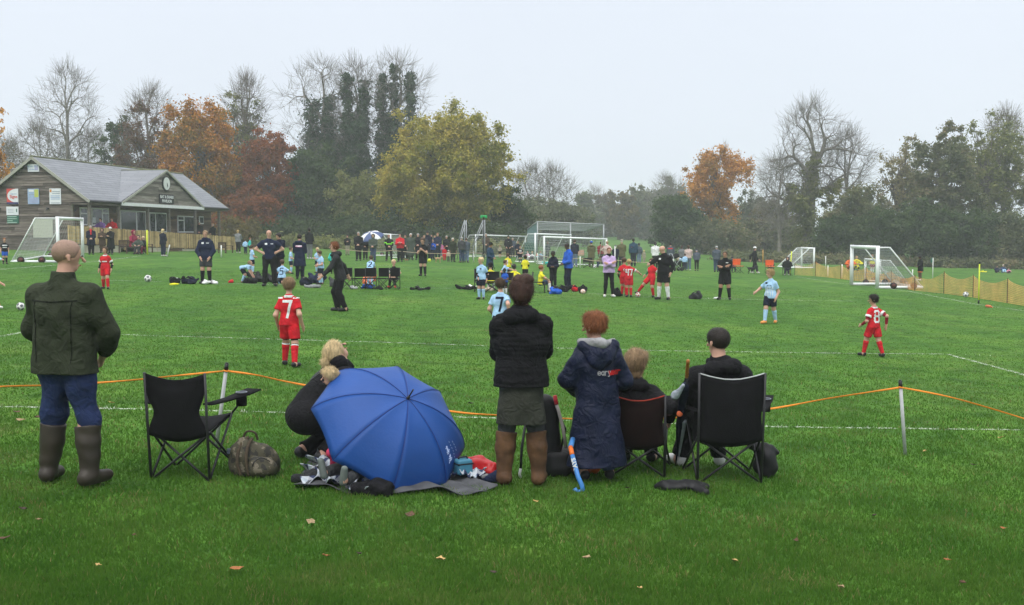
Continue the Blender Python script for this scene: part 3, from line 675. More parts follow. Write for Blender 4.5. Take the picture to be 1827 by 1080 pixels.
# left gable cladding (faces the camera)
TW=1.25; SG=.28
def planks(name,s,ta,tb,z0,z1,mat,top=None,face='gable',pitch_=.165):
    b=B(); z=z0; r=np.random.default_rng(int(z0*100)%97+5)
    while z<z1:
        za=z; zb=min(z+pitch_+.012,z1); lo,hi=ta,tb
        if top: 
            rg=top(zb)
            if rg is None: break
            lo,hi=max(ta,rg[0]),min(tb,rg[1])
            if hi-lo<.1: break
        n_=3 if hi-lo>4 else 1
        cuts=[lo]+sorted(lo+(hi-lo)*(k+1+.3*(r.random()-.5))/n_ for k in range(n_-1))+[hi]
        for c0,c1 in zip(cuts[:-1],cuts[1:]):
            jz=.006*(r.random()-.5)
            if face=='gable':
                P=[PP(s-.055,c0,za+jz),PP(s-.055,c1-.004,za+jz),PP(s+.05,c1-.004,za+jz),PP(s+.05,c0,za+jz),PP(s-.008,c0,zb+jz),PP(s-.008,c1-.004,zb+jz),PP(s+.05,c1-.004,zb+jz),PP(s+.05,c0,zb+jz)]
            else:
                P=[PP(c0,s-.055,za+jz),PP(c1-.004,s-.055,za+jz),PP(c1-.004,s+.05,za+jz),PP(c0,s+.05,za+jz),PP(c0,s-.008,zb+jz),PP(c1-.004,s-.008,zb+jz),PP(c1-.004,s+.05,zb+jz),PP(c0,s+.05,zb+jz)]
            b.hexa([tuple(p) for p in P])
        z+=pitch_
    return loc(b.build(name,mat))
g0=float(gz(E1.x-4,E1.y))-.1
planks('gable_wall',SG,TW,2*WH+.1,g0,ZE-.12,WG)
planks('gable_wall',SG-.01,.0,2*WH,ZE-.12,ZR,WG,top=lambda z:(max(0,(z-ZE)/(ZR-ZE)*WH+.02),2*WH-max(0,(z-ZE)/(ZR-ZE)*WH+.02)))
FL=CAMZ-.47   # deck level
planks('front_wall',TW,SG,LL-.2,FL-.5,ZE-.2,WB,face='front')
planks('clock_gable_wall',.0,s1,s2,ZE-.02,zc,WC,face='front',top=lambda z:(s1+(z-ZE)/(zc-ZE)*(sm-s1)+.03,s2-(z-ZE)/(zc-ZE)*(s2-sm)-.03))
b=B(); b.hexa([tuple(PP(*q)) for q in [(LL-.25,TW,g0),(LL-.15,TW,g0),(LL-.15,2*WH,g0),(LL-.25,2*WH,g0),(LL-.25,TW,ZE-.2),(LL-.15,TW,ZE-.2),(LL-.15,2*WH,ZE-.2),(LL-.25,2*WH,ZE-.2)]])
b.add([tuple(PP(*q)) for q in [(LL-.15,0,ZE-.1),(LL-.15,2*WH,ZE-.1),(LL-.15,WH,ZR-.1)]],[(0,1,2)])
b.hexa([tuple(PP(*q)) for q in [(SG,2*WH-.15,g0),(LL-.2,2*WH-.15,g0),(LL-.2,2*WH-.05,g0),(SG,2*WH-.05,g0),(SG,2*WH-.15,ZE-.1),(LL-.2,2*WH-.15,ZE-.1),(LL-.2,2*WH-.05,ZE-.1),(SG,2*WH-.05,ZE-.1)]]); loc(b.build('rear_wall',WG))
# veranda posts
for u in (122,162,213.5,265.5,303,349.5,392):
    s=s_of(u,.12) if u>125 else SG+.02; t=.12 if u>125 else TW-.02
    b=B(); b.box(PP(s,t,(FL-.3+ZE-.2)/2),(.16,.16,ZE-.2-FL+.3),-YAW); bevel(loc(b.build('veranda_post',WC)),.01)
# deck and plinth along the fence line
fence_t=-.4; sA=s_of(126,fence_t); sB=s_of(421,fence_t)
b=B(); b.hexa([tuple(PP(*q)) for q in [(SG+.1,-.35,FL-.15),(LL-.2,-.35,FL-.15),(LL-.2,TW+.05,FL-.15),(SG+.1,TW+.05,FL-.15),(SG+.1,-.35,FL),(LL-.2,-.35,FL),(LL-.2,TW+.05,FL),(SG+.1,TW+.05,FL)]]); loc(b.build('deck',WG))
def seg_z(s): return CAMZ+.70-(s-sA)/(sB-sA)*.62       # top of the fence
for u0,u1 in ((128,216),(266,302),(325,388)):
    a_,c_=s_of(u0,fence_t),s_of(u1,fence_t)
    gb_=float(gz(PP(a_,0,0).x,PP(a_,0,0).y))-.2
    b=B(); b.hexa([tuple(PP(*q)) for q in [(a_,fence_t+.0,gb_),(c_,fence_t,gb_),(c_,fence_t+.25,gb_),(a_,fence_t+.25,gb_),(a_,fence_t,seg_z(a_)-1.06),(c_,fence_t,seg_z(c_)-1.03),(c_,fence_t+.25,seg_z(c_)-1.03),(a_,fence_t+.25,seg_z(a_)-1.06)]])
    loc(b.build('plinth',CREAM))
b=B(); a_,c_=s_of(302,fence_t),s_of(325,fence_t)
for k in range(5):
    z1_=seg_z(a_)-.95-k*.14; b.hexa([tuple(PP(*q)) for q in [(a_,fence_t-.02*k,z1_-.12),(c_,fence_t-.02*k,z1_-.12),(c_,fence_t+.2,z1_-.12),(a_,fence_t+.2,z1_-.12),(a_,fence_t-.02*k,z1_),(c_,fence_t-.02*k,z1_),(c_,fence_t+.2,z1_),(a_,fence_t+.2,z1_)]])
loc(b.build('ramp_boards',WB))
# picket fence
fe=thing('picket_fence','new pale timber picket fence along the pavilion veranda','fence',tuple(G(PP(sA,fence_t,0).x,PP(sA,fence_t,0).y)))
def locf(o,par): o.parent=par; o.matrix_parent_inverse=Matrix.Translation(-Vector(par.location)); return o
b=B(); n_=int((sB-sA)/.125); r=np.random.default_rng(3)
for k in range(n_+1):
    s=sA+(sB-sA)*k/n_; zt=seg_z(s)+.01*r.normal()
    c=PP(s,fence_t-.06,zt-.5); b.box(c,(.085,.02,1.0),math.pi/2-YAW,rot=Matrix.Rotation(math.pi/2-YAW,3,'Z')@Matrix.Rotation(.02*r.normal(),3,'Y'))
locf(b.build('pickets',TAN),fe)
b=B(); 
for dz in(-.12,-.86): bar(b,PP(sA,fence_t-.02,seg_z(sA)+dz),PP(sB,fence_t-.02,seg_z(sB)+dz),.05,.09,pb)
locf(b.build('rail',TAN),fe)
for k in range(12):
    s=sA+(sB-sA)*k/11; b=B(); b.box(PP(s,fence_t+.05,seg_z(s)-.62),(.1,.1,1.3),-YAW); locf(b.build('post',TAN),fe)
# windows and doors on the front wall: (u0,u1,v0,v1,[glass columns])
def win(name,u0,u1,v0,v1,panes):
    s0,s1_=s_of(u0,TW-.06),s_of(u1,TW-.06); z0,z1_=z_of(v1,s0,TW),z_of(v0,s0,TW)
    b=B(); bar(b,PP(s0,TW-.07,(z0+z1_)/2),PP(s1_,TW-.07,(z0+z1_)/2),.06,z1_-z0,pb); f=loc(b.build(name,WHITE))
    tot=sum(p[0] for p in panes); s=s0; pn=[]
    for wfr,split in panes:
        wd=(s1_-s0)*wfr/tot; a_,c_=s+.07,s+wd-.07
        hs_=[(z0+.08,z1_-.08)] if not split else [(z0+.08,z0+(z1_-z0)*split-.03),(z0+(z1_-z0)*split+.05,z1_-.08)]
        for za,zb in hs_:
            b=B(); bar(b,PP(a_,TW-.085,(za+zb)/2),PP(c_,TW-.085,(za+zb)/2),.05,zb-za,pb); g=b.build('pane',GLASS); g.parent=f
        s+=wd
    return f
win('window',144.6,157,370,402,[(1,.65)])
win('window',165,195.5,371,403,[(1.6,0),(1,.72)])
win('door',216,261,375,413,[(1.5,0),(.9,0)])
win('door',267.6,298,379,415,[(.8,0),(1.5,0)])
win('window',318,347,385,415,[(1,.72),(1.7,0)])
win('window',356.5,364,386,400,[(1,0)])
b=B(); s=s_of(169,TW-.1); bar(b,PP(s-.18,TW-.13,z_of(393,s,TW)),PP(s+.18,TW-.13,z_of(393,s,TW)),.01,.33,pb); loc(b.build('notice',M('paper',(.5,.55,.55),.6,.1)))
for u in (135,195,238,253,310):
    pass
# wall lamps
for u,v in ((135.5,374),(206,377),(308,389)):
    s=s_of(u,TW-.1); b=B(); z=z_of(v,s,TW); b.tube([PP(s,TW-.04,z),PP(s,TW-.14,z+.02),PP(s,TW-.16,z-.1)],.05,8); loc(b.build('wall_lamp',BLK))
for u,v in ((4,373),(90,373)):
    t=t_of(u,SG); b=B(); z=z_of(v,SG,t); b.tube([PP(SG-.04,t,z),PP(SG-.2,t,z+.05),PP(SG-.24,t,z-.06)],.05,8); loc(b.build('wall_lamp',BLK))
# clock
s=sm+.02; z=z_of(328,sm,-.1); ck=Vector(PP(s,-.06,z))
b=B(); b.disc(ck,pb,.50,.12,28); cl=loc(b.build('clock',BLK))
b=B(); b.disc(ck-pb*.07,pb,.42,.03,28); o=b.build('clock_face',M('clock_white',(.72,.74,.72),.4,.03)); o.parent=cl
b=B(); bar(b,ck-pb*.1-Vector((0,0,.26)),ck-pb*.1+Vector((0,0,.06)),.012,.035,pb); bar(b,ck-pb*.1-Vector((0,0,.18))+pa*.1,ck-pb*.1+Vector((0,0,.03)),.012,.045,pb); o=b.build('clock_hands',BLK); o.parent=cl
# name board
z=z_of(355.5,sm,-.1); c=PP(sm+.05,-.08,z)
b=B(); bar(b,c-pa*.98,c+pa*.98,.04,.62,pb); nb=loc(b.build('name_board',BLK))
rotn=(math.pi/2,0,math.pi/2-YAW)
for tx,dz in (('BAT & SHARE',.13),('PAVILION',-.14)):
    text_mesh('lettering',tx,.27,WHITE,nb,c-pb*.035+Vector((0,0,dz)),rotn,extrude=.004,bold=.006,xs=1.12)
# boards on the gable end, each screwed to the wall
rg=(math.pi/2,0,-YAW)
def gsign(name,u0,u1,v0,v1,mat,d=.08):
    s=SG-.05-d/2
    t0,t1=t_of(u0,s),t_of(u1,s); z0,z1_=z_of(v1,s,(t0+t1)/2),z_of(v0,s,(t0+t1)/2)
    b=B(); bar(b,PP(s,t0,(z0+z1_)/2),PP(s,t1,(z0+z1_)/2),.03,z1_-z0,pa); o=loc(b.build(name,mat))
    return o,lambda fu,fv,e=.0:PP(s-.02-e,t0+(t1-t0)*fu,z1_+(z0-z1_)*fv),abs(t1-t0),z1_-z0
def rect(F,o,u0,u1,v0,v1,mat,name='print',e=.004):
    b=B(); P=[F(u0,v1,e),F(u1,v1,e),F(u1,v0,e),F(u0,v0,e)]; b.add([tuple(p) for p in P],[(0,1,2,3)]); q=b.build(name,mat); q.parent=o; solid(q,.003)
SW=M('sign_white',(.7,.72,.75),.4,.03); SRD=M('sign_red',(.6,.07,.06),.5,.05); SNV=M('sign_navy',(.05,.05,.14),.5,.05); SBL=M('sign_pale_blue',(.32,.42,.6),.5,.08)
SGN=M('sign_green',(.03,.13,.09),.5,.05); SYG=M('sign_lime',(.45,.5,.12),.5,.05); SCR=M('sign_cream',(.5,.52,.42),.6,.06,1.5); SGY=M('sign_text_grey',(.3,.34,.4),.5,.05); SPL=M('sign_lilac',(.42,.42,.62),.5,.08)
o,F,w_,h_=gsign('sign',54.2,74.3,293,306.6,SW)
text_mesh('lettering','Bowls &\nCricket',.17,SBL,o,F(.33,.5,.006),rg); rect(F,o,.62,.9,.18,.82,SPL); 
o,F,w_,h_=gsign('sign',15.8,36,337,364.5,SW)
b=B(); 
arc=[F(.02+.55*(1-math.cos(a_)) if 0 else .05+.85*(1-math.sin(a_)),.45-.45*math.cos(a_),.004) for a_ in np.linspace(.05,math.pi-.05,12)]
b.add([tuple(F(0,0,.004))]+[tuple(p) for p in arc[:7]]+[tuple(F(0,.45,.004))],[tuple(range(9))[::-1]]); b.add([tuple(F(0,.45,.004))]+[tuple(p) for p in arc[6:]]+[tuple(F(0,.87,.004))],[tuple(range(8))[::-1]]); q=b.build('print',SRD); q.parent=o
rect(F,o,0,1,.87,1,SNV); text_mesh('lettering','Signs',.26,SRD,o,F(.6,.52,.006),rg,bold=.004); text_mesh('lettering','Express',.13,SBL,o,F(.62,.33,.006),rg)
o,F,w_,h_=gsign('sign',53,73,337,364.5,SBL)
rect(F,o,.6,.97,.04,.55,SYG); rect(F,o,.1,.55,.06,.2,SW)
for k in range(5): rect(F,o,.12,.9,.62+k*.07,.645+k*.07,SPL)
rect(F,o,.12,.6,.36,.4,SGY)
o,F,w_,h_=gsign('sign',91.5,112,336.5,364.5,SW)
rect(F,o,.04,.2,.06,.24,M('sign_orange',(.6,.25,.05),.5)); 
for k,cc in ((.18,SGY),(.3,SGY),(.45,SBL),(.55,SBL),(.65,SBL),(.9,SGY)): rect(F,o,.26 if k<.4 else .12,.92,k,k+.045,cc)
o,F,w_,h_=gsign('sign',14.4,35.7,369,384,SW); rect(F,o,.82,.9,.25,.65,SGN)
for k in range(3): rect(F,o,.12,.6,.3+k*.18,.34+k*.18,SGY)
o,F,w_,h_=gsign('sign',15,35.7,384.7,398.8,SGN)
for k in (.1,.36,.62,.86): rect(F,o,.04,.85 if k!=.62 else .5,k,k+.1,M('sign_mint',(.35,.5,.42),.5))
gsign('wall_panel',61,96,391,424,SCR)
# gable louvre handles etc. done; bench seats in front of the plinth
def bench(u0,u1,v0,v1,label,D=None,rz=math.pi/2-YAW):
    p=gp((u0+u1)/2,v1); k=p.y/FPX; L_=(u1-u0)*k*(1.9 if u0<300 else 1.3); h_=(v1-v0)*k
    t=thing('garden_bench',label,'bench',tuple(p),rz if rz else 0)
    L2=L_/2
    b=B(); 
    for q in range(4): b.box((0,-.05-.11*q,h_*.48),(L_,.09,.03)); 
    b.build('seat',BENCH,t)
    b=B()
    for q in range(max(8,int(L_/.12))): b.box((-L2+.06+q*(L_-.12)/(max(8,int(L_/.12))-1),.05,h_*.72),(.05,.02,h_*.42))
    b.box((0,.05,h_*.97),(L_,.04,.07)); b.box((0,.05,h_*.52),(L_,.03,.05)); b.build('backrest',BENCH,t)
    for sx in (-1,1):
        for yy in (.05,-.42): 
            b=B(); b.box((sx*(L2-.04),yy,h_*(.5 if yy>0 else .33)),(.06,.06,h_*(1 if yy>0 else .66))); b.build('leg',BENCH,t)
        b=B(); b.box((sx*(L2-.04),-.2,h_*.68),(.07,.52,.04)); b.build('armrest',BENCH,t)
    return t
bench(214,262,429,452,'dark wooden bench with people sitting on it before the plinth')
bench(386,410,433,452,'empty dark wooden bench near the right end of the picket fence')
# ================================================================== GOALS
GW=M('goal_white',(.78,.8,.8),.35,.04); NETM=M('net_white',(.6,.62,.62),.8,.05); NETL=M('net_pale_grey',(.4,.42,.4),.8,.05); NETD=M('net_grey',(.22,.25,.24),.8,.05); WHEEL=M('wheel_maroon',(.11,.03,.03),.6,.2); TYRE=M('rubber_black',(.02,.02,.02),.7,.1)
GREY=M('galvanised_steel',(.32,.34,.35),.45,.08,metal=.3)
def net(bk,A,Bp,C,D_,n1,n2,r=.004,sag=0):
    """grid of cords on the quad A-B-C-D"""
    A,Bp,C,D_=map(Vector,(A,Bp,C,D_))
    def pt(s,t): 
        p=(A*(1-s)+Bp*s)*(1-t)+(D_*(1-s)+C*s)*t; p.z-=sag*math.sin(math.pi*s)*math.sin(math.pi*t); return p
    for i in range(n1+1):
        bk.tube([pt(i/n1,t/4) for t in range(5)],r,3,False)
    for j in range(n2+1):
        bk.tube([pt(t/4,j/n2) for t in range(5)],r,3,False)
def goal(label,pL,pR,h,depth,side=1,roofd=.5,r=.055,name='football_goal',group='white football goals',wheels=True,netm=NETM,cell=.14,nr=.005,back=1):
    """pL,pR feet of the two posts; the net runs to the side of the line given by side"""
    pL,pR=Vector(pL),Vector(pR); t=thing(name,label,'goal',tuple((pL+pR)/2),group=group); o0=Vector(t.location)
    x=(pR-pL).normalized(); yv=Vector((-x.y,x.x,0)).normalized()*side
    L_=pL-o0;R_=pR-o0; up=Vector((0,0,h))
    for p in (L_,R_):
        b=B(); b.tube([p,p+up+Vector((0,0,r))],r,10); b.build('post',GW,t,True)
    b=B(); b.tube([L_+up,R_+up],r,10); b.build('crossbar',GW,t,True)
    bk=[]
    for p in (L_,R_):
        a_=p+up+yv*roofd; c_=p+yv*depth+Vector((0,0,.05)); bk.append((a_,c_))
        b=B(); b.tube([p+up,a_,c_],r*.45,6); b.build('net_support',GW,t,True)
        b=B(); b.tube([p+Vector((0,0,.05)),c_],r*.8,8); b.build('side_base_bar',GW,t,True)
        if wheels:
            for f in (.35,.8):
                q=p+yv*depth*f+Vector((0,0,.13))+x*(.06 if p==R_ else -.06)
                b=B(); b.disc(q,x,.15,.07,16); wv=b.build('wheel',TYRE,t,True)
                b=B(); b.disc(q,x,.1,.085,12); b.build('wheel_hub',WHEEL,wv,True)
    b=B(); b.tube([bk[0][1],bk[1][1]],r*.8,8); b.build('rear_base_bar',GW,t,True)
    b=B(); W_=(pR-pL).length; n1=int(W_/cell)
    net(b,L_+up,R_+up,bk[1][0],bk[0][0],n1,int(roofd/cell)+1,nr,.05)
    net(b,bk[0][0],bk[1][0],bk[1][1],bk[0][1],n1,int(h*1.2/cell),nr,.06)
    for k,p in enumerate((L_,R_)): net(b,p+Vector((0,0,.05)),bk[k][1],bk[k][0],p+up,int(depth/cell),int(h/cell),nr)
    b.build('net',netm,t)
    return t
p=gp(104,469); q=gp(152,466)
dd=(q-p).normalized(); q=p+Vector((1,.62,0)).normalized()*0+ (G(at(150,425,58).x,58)-p)*.93
goal('white wheeled goal on the left, side on, before the timber gable',p,G(q.x,q.y),1.95,1.9,1,.9,r=.075,group='white football goals',netm=NETL,cell=.17,nr=.0045)
p=gp(1519,509); q=gp(1565,515)
goal('nearest goal on the right with white wheeled frame and green net',p,q,1.86,2.1,-1 if False else 1,.55,r=.085,netm=NETD,cell=.14,nr=.006)
p=G(at(1545,425,60).x,60); q=G(at(1571,425,57).x,57)
goal('second goal on the right seen through the nearest one',p,q,1.2,1.4,1,.5,r=.06,cell=.14)
p=gp(1430,477); q=gp(1452,479)
goal('small far goal on the right near the orange mesh fence',p,q,1.55,2.0,-1,.4,r=.07,cell=.16,wheels=False,nr=.006)
p=gp(849,459); q=gp(937.5,459)
goal('white goal left of the big batting cage, front on',p,q,1.72,1.6,1,.6,r=.05,cell=.2,wheels=False,nr=.005,netm=NETL)
p=G(at(955,425,76).x,76); q=G(at(1018,425,80).x,80)
goal('white goal right of centre, its left half in front of the batting cage',p,q,1.95,1.6,1,.6,r=.06,cell=.2,wheels=False,nr=.005,netm=NETL)
p=G(at(971,425,72).x,72); q=G(at(1082,425,73).x,73)
goal('wide white goal under the batting cage frame with netting behind spectators',p,q,1.78,1.8,1,.8,r=.06,cell=.2,wheels=False,nr=.005,netm=NETL)
p=G(at(668,425,80).x,80); q=G(at(697,425,76).x,76)
goal('small netted goal standing behind the blue and white umbrella',p,q,1.6,1.6,1,.6,r=.05,cell=.18,nr=.006,netm=NETL)
# batting cage
t=thing('batting_cage','tall galvanised batting cage frame behind the centre goals','cage',tuple(G(at(1015,425,85).x,85))); o0=Vector(t.location)
def C_(u,v,D): return at(u,v,D)-o0
b=B(); D0,D1=85,100
tl,tr=C_(959,396,D0),C_(1077,401,D0); bl,br=C_(959,452,D0),C_(1077,462,D0)
tl2,tr2=C_(941,409,D1),C_(1045,412,D1); 
for a_,c_ in ((tl,bl),(tr,br),(tl,tr),(tl2,tr2),(tl,tl2),(tr,tr2),((tl+tr)/2,(bl+br)/2)): b.tube([a_,c_],.06,6)
for k in range(1,5):
    f=k/5; b.tube([tl+(tl2-tl)*f,tr+(tr2-tr)*f],.035,5)
b.build('frame',GREY,t,True)
b=B()
for k in range(26):
    f=k/25; a_=tl+(tl2-tl)*f; b.tube([a_,Vector((a_.x,a_.y,bl.z))],.025,4)
b.build('side_bars',M('cage_teal_steel',(.12,.2,.2),.5,.1),t)
b=B(); net(b,tl,tr,br,bl,40,16,.008); net(b,tl,tr,tr2,tl2,40,22,.008); b.build('net',NETD,t)
b=B(); c_=C_(946,445,92); b.box((c_.x,c_.y,c_.z-.1),(.9,8,1.3)); b.build('green_screen',M('screen_green',(.02,.1,.07),.8,.2),t)
# leaning practice frames and camera mast
for u0,u1,lb in ((818,832,'leaning thin metal frame left of the camera mast'),(845,865,'leaning thin metal frame just beside the camera mast')):
    D=72; t=thing('metal_frame',lb,'frame',tuple(G(at(u1,425,D).x,D)),group='leaning metal frames behind the spectators'); o0=Vector(t.location)
    b=B(); f0=lambda u,v:at(u,v,D)-o0
    b.tube([f0(u1-3,393),f0(u1-3,462)],.03,5); b.tube([f0(u1,393),f0(u1,462)],.03,5); b.tube([f0(u1-3,393),f0(u0-3,440),],.03,5); b.tube([f0(u1,393),f0(u0,440),f0(u0-2,462)],.03,5); b.build('frame',GREY,t,True)
t=thing('camera_mast','tall tripod mast with a green match camera on top','camera',tuple(G(at(863,425,60).x,60))); o0=Vector(t.location)
h_=(at(863,388,60)-o0).z
b=B(); b.tube([(0,0,.8),(0,0,h_*.6)],.045,6); b.tube([(0,0,h_*.6),(0,0,h_)],.03,6); b.build('pole',BLK,t,True)
for a_ in (0,2.1,4.2): b=B(); b.tube([(0,0,1.0),(.6*math.cos(a_),.6*math.sin(a_),0)],.02,5); b.build('leg',BLK,t,True)
GCAM=M('camera_green',(.02,.35,.09),.5,.05)
b=B(); b.box((0,0,h_+.06),(.34,.14,.1)); b.box((-.13,-.03,h_+.02),(.1,.16,.14),.3); b.box((.13,-.03,h_+.02),(.1,.16,.14),-.3); bevel(b.build('camera_head',GCAM,t),.02)
# ================================================================== POLES, CORNER FLAGS, MESH FENCE
def pole(u,vt,vb,label,mat,r=.018,name='marker_post',lean=0,group=None,cat='post',flag=None,cap=None,base=None):
    p=gp(u,vb); h_=(vb-vt)*p.y/FPX
    t=thing(name,label,cat,tuple(p),group=group)
    b=B(); b.tube([(0,0,-.02),(lean,0,h_)],r,8); b.build('pole',mat,t,True)
    if flag: b=B(); b.add([(lean,0,h_),(lean,0,h_-.3),(lean-.16,0,h_-.28),(lean-.1,.02,h_-.02)],[(0,1,2,3)]); solid(b.build('flag',flag,t),.004)
    if cap: b=B(); b.tube([(lean,0,h_-.02),(lean,0,h_+.05)],r*1.3,8); b.build('cap',cap,t,True)
    if base: b=B(); b.tube([(0,0,0),(0,0,.13)],r*1.2,8); b.build('base_sleeve',base,t,True)
    return t
YEL=M('pole_yellow',(.6,.68,.04),.4,.04); WP=M('post_white',(.75,.75,.72),.5,.05); OP=M('pole_orange',(.55,.28,.04),.5,.05)
pole(263,411,455,'fluorescent yellow pole in front of the pavilion bench',YEL,.05,'corner_pole',cat='pole')
pole(298,437,458,'leaning white post beside the woman at the fence',WP,.035,lean=.16,group='white marker posts')
pole(395,438,459,'white post in front of the empty bench',WP,.035,group='white marker posts')
pole(1409,449,490,'tilted fluorescent yellow pole before the far small goal',YEL,.035,'corner_pole',lean=.1,cat='pole')
pole(1361,446,473,'orange pole beyond the black dog',OP,.035,'corner_pole',cat='pole')
pole(1746,470,542,'fluorescent yellow corner pole at the right side line',YEL,.025,'corner_pole',cat='pole',base=BLK,cap=BLK)
pole(1664,460,498,'white pole with a small dark green flag by the hedge',WP,.025,'corner_flag',cat='flag',flag=SGN)
for u,vt,vb,lb in ((1473,457,480,'white post behind the mesh fence, leftmost of three'),(1477,474,493,'short white post in the mesh fence, left'),(1502,472,496,'short white post in the mesh fence, right'),(1628,481,499,'short white post right of the nearest goal'),(845,448,468,'white rope post by the left edge of the centre goal'),(1035,458,478,'white rope post behind the man in the blue top'),(1020,466,474,'short white rope post near the blue top'),(1097,440,480,'white rope post behind the woman in the lilac top'),(1201,462,484,'white rope post by the pushchair'),(959,452,472,'white rope post behind the yellow shirts'),(942,452,470,'white rope post at the right foot of the centre goal')):
    pole(u,vt,vb,lb,WP,.03,group='white marker posts')
def rope(name,label,pts,r,mat,group=None,flat=False,sag=.12):
    t=thing(name,label,'rope',tuple(pts[0]),group=group); b=B()
    for a_,c_ in zip(pts[:-1],pts[1:]):
        a_,c_=Vector(a_)-pts[0],Vector(c_)-pts[0]; P=[]
        for k in range(13):
            f=k/12; p=a_+(c_-a_)*f; p.z-=sag*4*f*(1-f); P.append(p)
        b.tube(P,r,6)
    b.build('cord',mat,t,True); return t
ORR=M('rope_orange',(.75,.24,.02),.6,.12,30)
FR=M('rope_pale',(.45,.35,.25),.6,.1)
def tops(L_): return [at(u,v,gp(u,vb).y) for u,v,vb in L_]
rope('spectator_rope','thin pale rope line in front of the far spectators',tops([(600,443,468),(700,447,468),(845,451,469),(942,455,470)]),.02,FR,'far spectator ropes')
rope('spectator_rope','thin pale rope line behind the far right of centre spectators',tops([(959,455,472),(1035,461,478),(1097,464,480),(1201,466,484)]),.02,FR,'far spectator ropes')
# orange mesh barrier
def mesh_fence(label,pts,name='mesh_fence'):
    """pts (u,v_top,v_bottom)"""
    t=thing(name,label,'fence',tuple(gp(pts[0][0],pts[0][2])),group='orange mesh fences'); o0=Vector(t.location)
    om=M('mesh_orange',(.8,.42,.15),.7,.2,2); b=B(); P=[]
    for u,vt,vb in pts:
        g=gp(u,vb); P.append((g-o0,(vb-vt)*g.y/FPX))
    for (a_,ha),(c_,hc) in zip(P[:-1],P[1:]):
        L_=(c_-a_).length; n=max(4,int(L_/.075)); q=[]
        for k in range(n+1):
            f=k/n; p=a_+(c_-a_)*f; h_=ha+(hc-ha)*f-.22*4*f*(1-f); off=.06*math.sin(f*9); q.append((p,h_,off))
        for p,h_,off in q[::1]:
            b.box((p.x,p.y+off,p.z+h_/2),(.008,.004,h_))
        for m_ in range(12):
            g_=m_/11; b.tube([(p.x,p.y+off,p.z+.02+(h_-.03)*g_) for p,h_,off in q[::max(1,n//12)]+[q[-1]]],.0045,3,False)

    b.build('mesh',om,t)
    for a_,ha in P: b=B(); b.tube([a_,a_+Vector((0,0,ha+.04))],.018,5); b.build('stake',M('stake_rust',(.12,.07,.04),.7,.2),t)
mesh_fence('long orange mesh barrier running behind the nearest right goal to the right edge',[(1632,492,519),(1684,486,524),(1736,492,531),(1797,498,541),(1870,505,553)])
mesh_fence('orange mesh barrier from the far small goal to the nearest goal',[(1418,470,491),(1455,467,493),(1500,473,498),(1545,478,504),(1590,484,511),(1632,492,519)])
# ================================================================== PEOPLE
SKIN={'p':M('skin_pale',(.52,.3,.22),.55,.06,8),'t':M('skin_tan',(.38,.2,.13),.55,.06,8),'b':M('skin_brown',(.1,.05,.032),.5,.06,8)}
PAL=dict(black=(.008,.008,.0095),navy=(.012,.018,.045),dnavy=(.008,.011,.026),olive=(.028,.034,.02),sky=(.36,.56,.78),red=(.55,.015,.025),dred=(.25,.012,.03),maroon=(.22,.015,.045),yellow=(.75,.68,.03),white=(.72,.72,.72),grey=(.16,.165,.17),dgrey=(.045,.047,.05),lilac=(.5,.36,.6),royal=(.02,.1,.48),teal=(.05,.5,.42),lime=(.25,.75,.06),pink=(.7,.22,.4),cream=(.5,.42,.32),brown=(.07,.045,.03),purple=(.16,.08,.26),jeans=(.035,.055,.11),ljeans=(.14,.19,.28),camo=(.2,.21,.21),khaki=(.11,.105,.05),orange=(.72,.14,.03),palepink=(.55,.42,.38),slate=(.07,.085,.11),green=(.02,.16,.07),coral=(.75,.2,.1),greygreen=(.06,.075,.06),stone=(.3,.27,.2),blueteal=(.02,.05,.09),charcoal=(.025,.026,.028),denim=(.018,.03,.085),tunic=(.034,.036,.028),rnavy=(.009,.013,.034),seam=(.006,.008,.005),stripe=(.12,.125,.13),dred2=(.45,.02,.02),greyblue=(.3,.33,.38))
def cm(n): 
    c=PAL[n]; return M('fabric_'+n,c,.85 if n!='rnavy' else .5,.16,10,.75,11,.15,bdist=.035,bdet=4,bdis=1.2)
HAIRC=dict(blond=(.42,.29,.13),ltblond=(.6,.46,.25),brown=(.07,.04,.022),dark=(.018,.013,.01),ginger=(.22,.075,.025),auburn2=(.05,.022,.014),auburn=(.15,.045,.02),grey=(.35,.34,.33),white=(.6,.58,.55),stub=(.27,.175,.13),bald=(.3,.19,.14),sandy=(.26,.17,.09))
def hm(n): return M('hair_'+n,HAIRC[n],.6,.3 if n!='stub' else .07,70,.5,120,.3,st=(1,1,.25))
BOOT=M('boot_rubber',(.035,.028,.02),.5,.2); SUEDE=M('boot_suede_brown',(.085,.042,.018),.75,.35,9,.7,14,bdist=.02); SHB=M('shoe_black',(.015,.015,.016),.5,.1); SHW=M('shoe_white',(.6,.6,.58),.6,.1); SHO=M('shoe_orange',(.75,.28,.06),.5,.1); SHR=M('shoe_red',(.6,.05,.05),.5,.1); SHN=M('shoe_neon',(.6,.62,.2),.5,.1)
SHG=M('shoe_grey_sole',(.12,.14,.13),.7,.15); SHM=dict(g=SHG,b=SHB,w=SHW,o=SHO,r=SHR,n=SHN)
def ik(a,c,l1,l2,hint):
    a=np.array(a,float);c=np.array(c,float); v=c-a; d=np.linalg.norm(v); m=(l1+l2)*.995
    if d>m: c=a+v/d*m; v=c-a; d=m
    x=(l1*l1-l2*l2+d*d)/(2*d); h=math.sqrt(max(0,l1*l1-x*x)); e=nrm(v); k=np.array(hint,float); k=k-e*(k@e)
    return a+e*x+nrm(k)*h,c
def rot2(v,az): c,s=math.cos(az),math.sin(az); return np.array([v[0]*c-v[1]*s,v[0]*s+v[1]*c,v[2]])
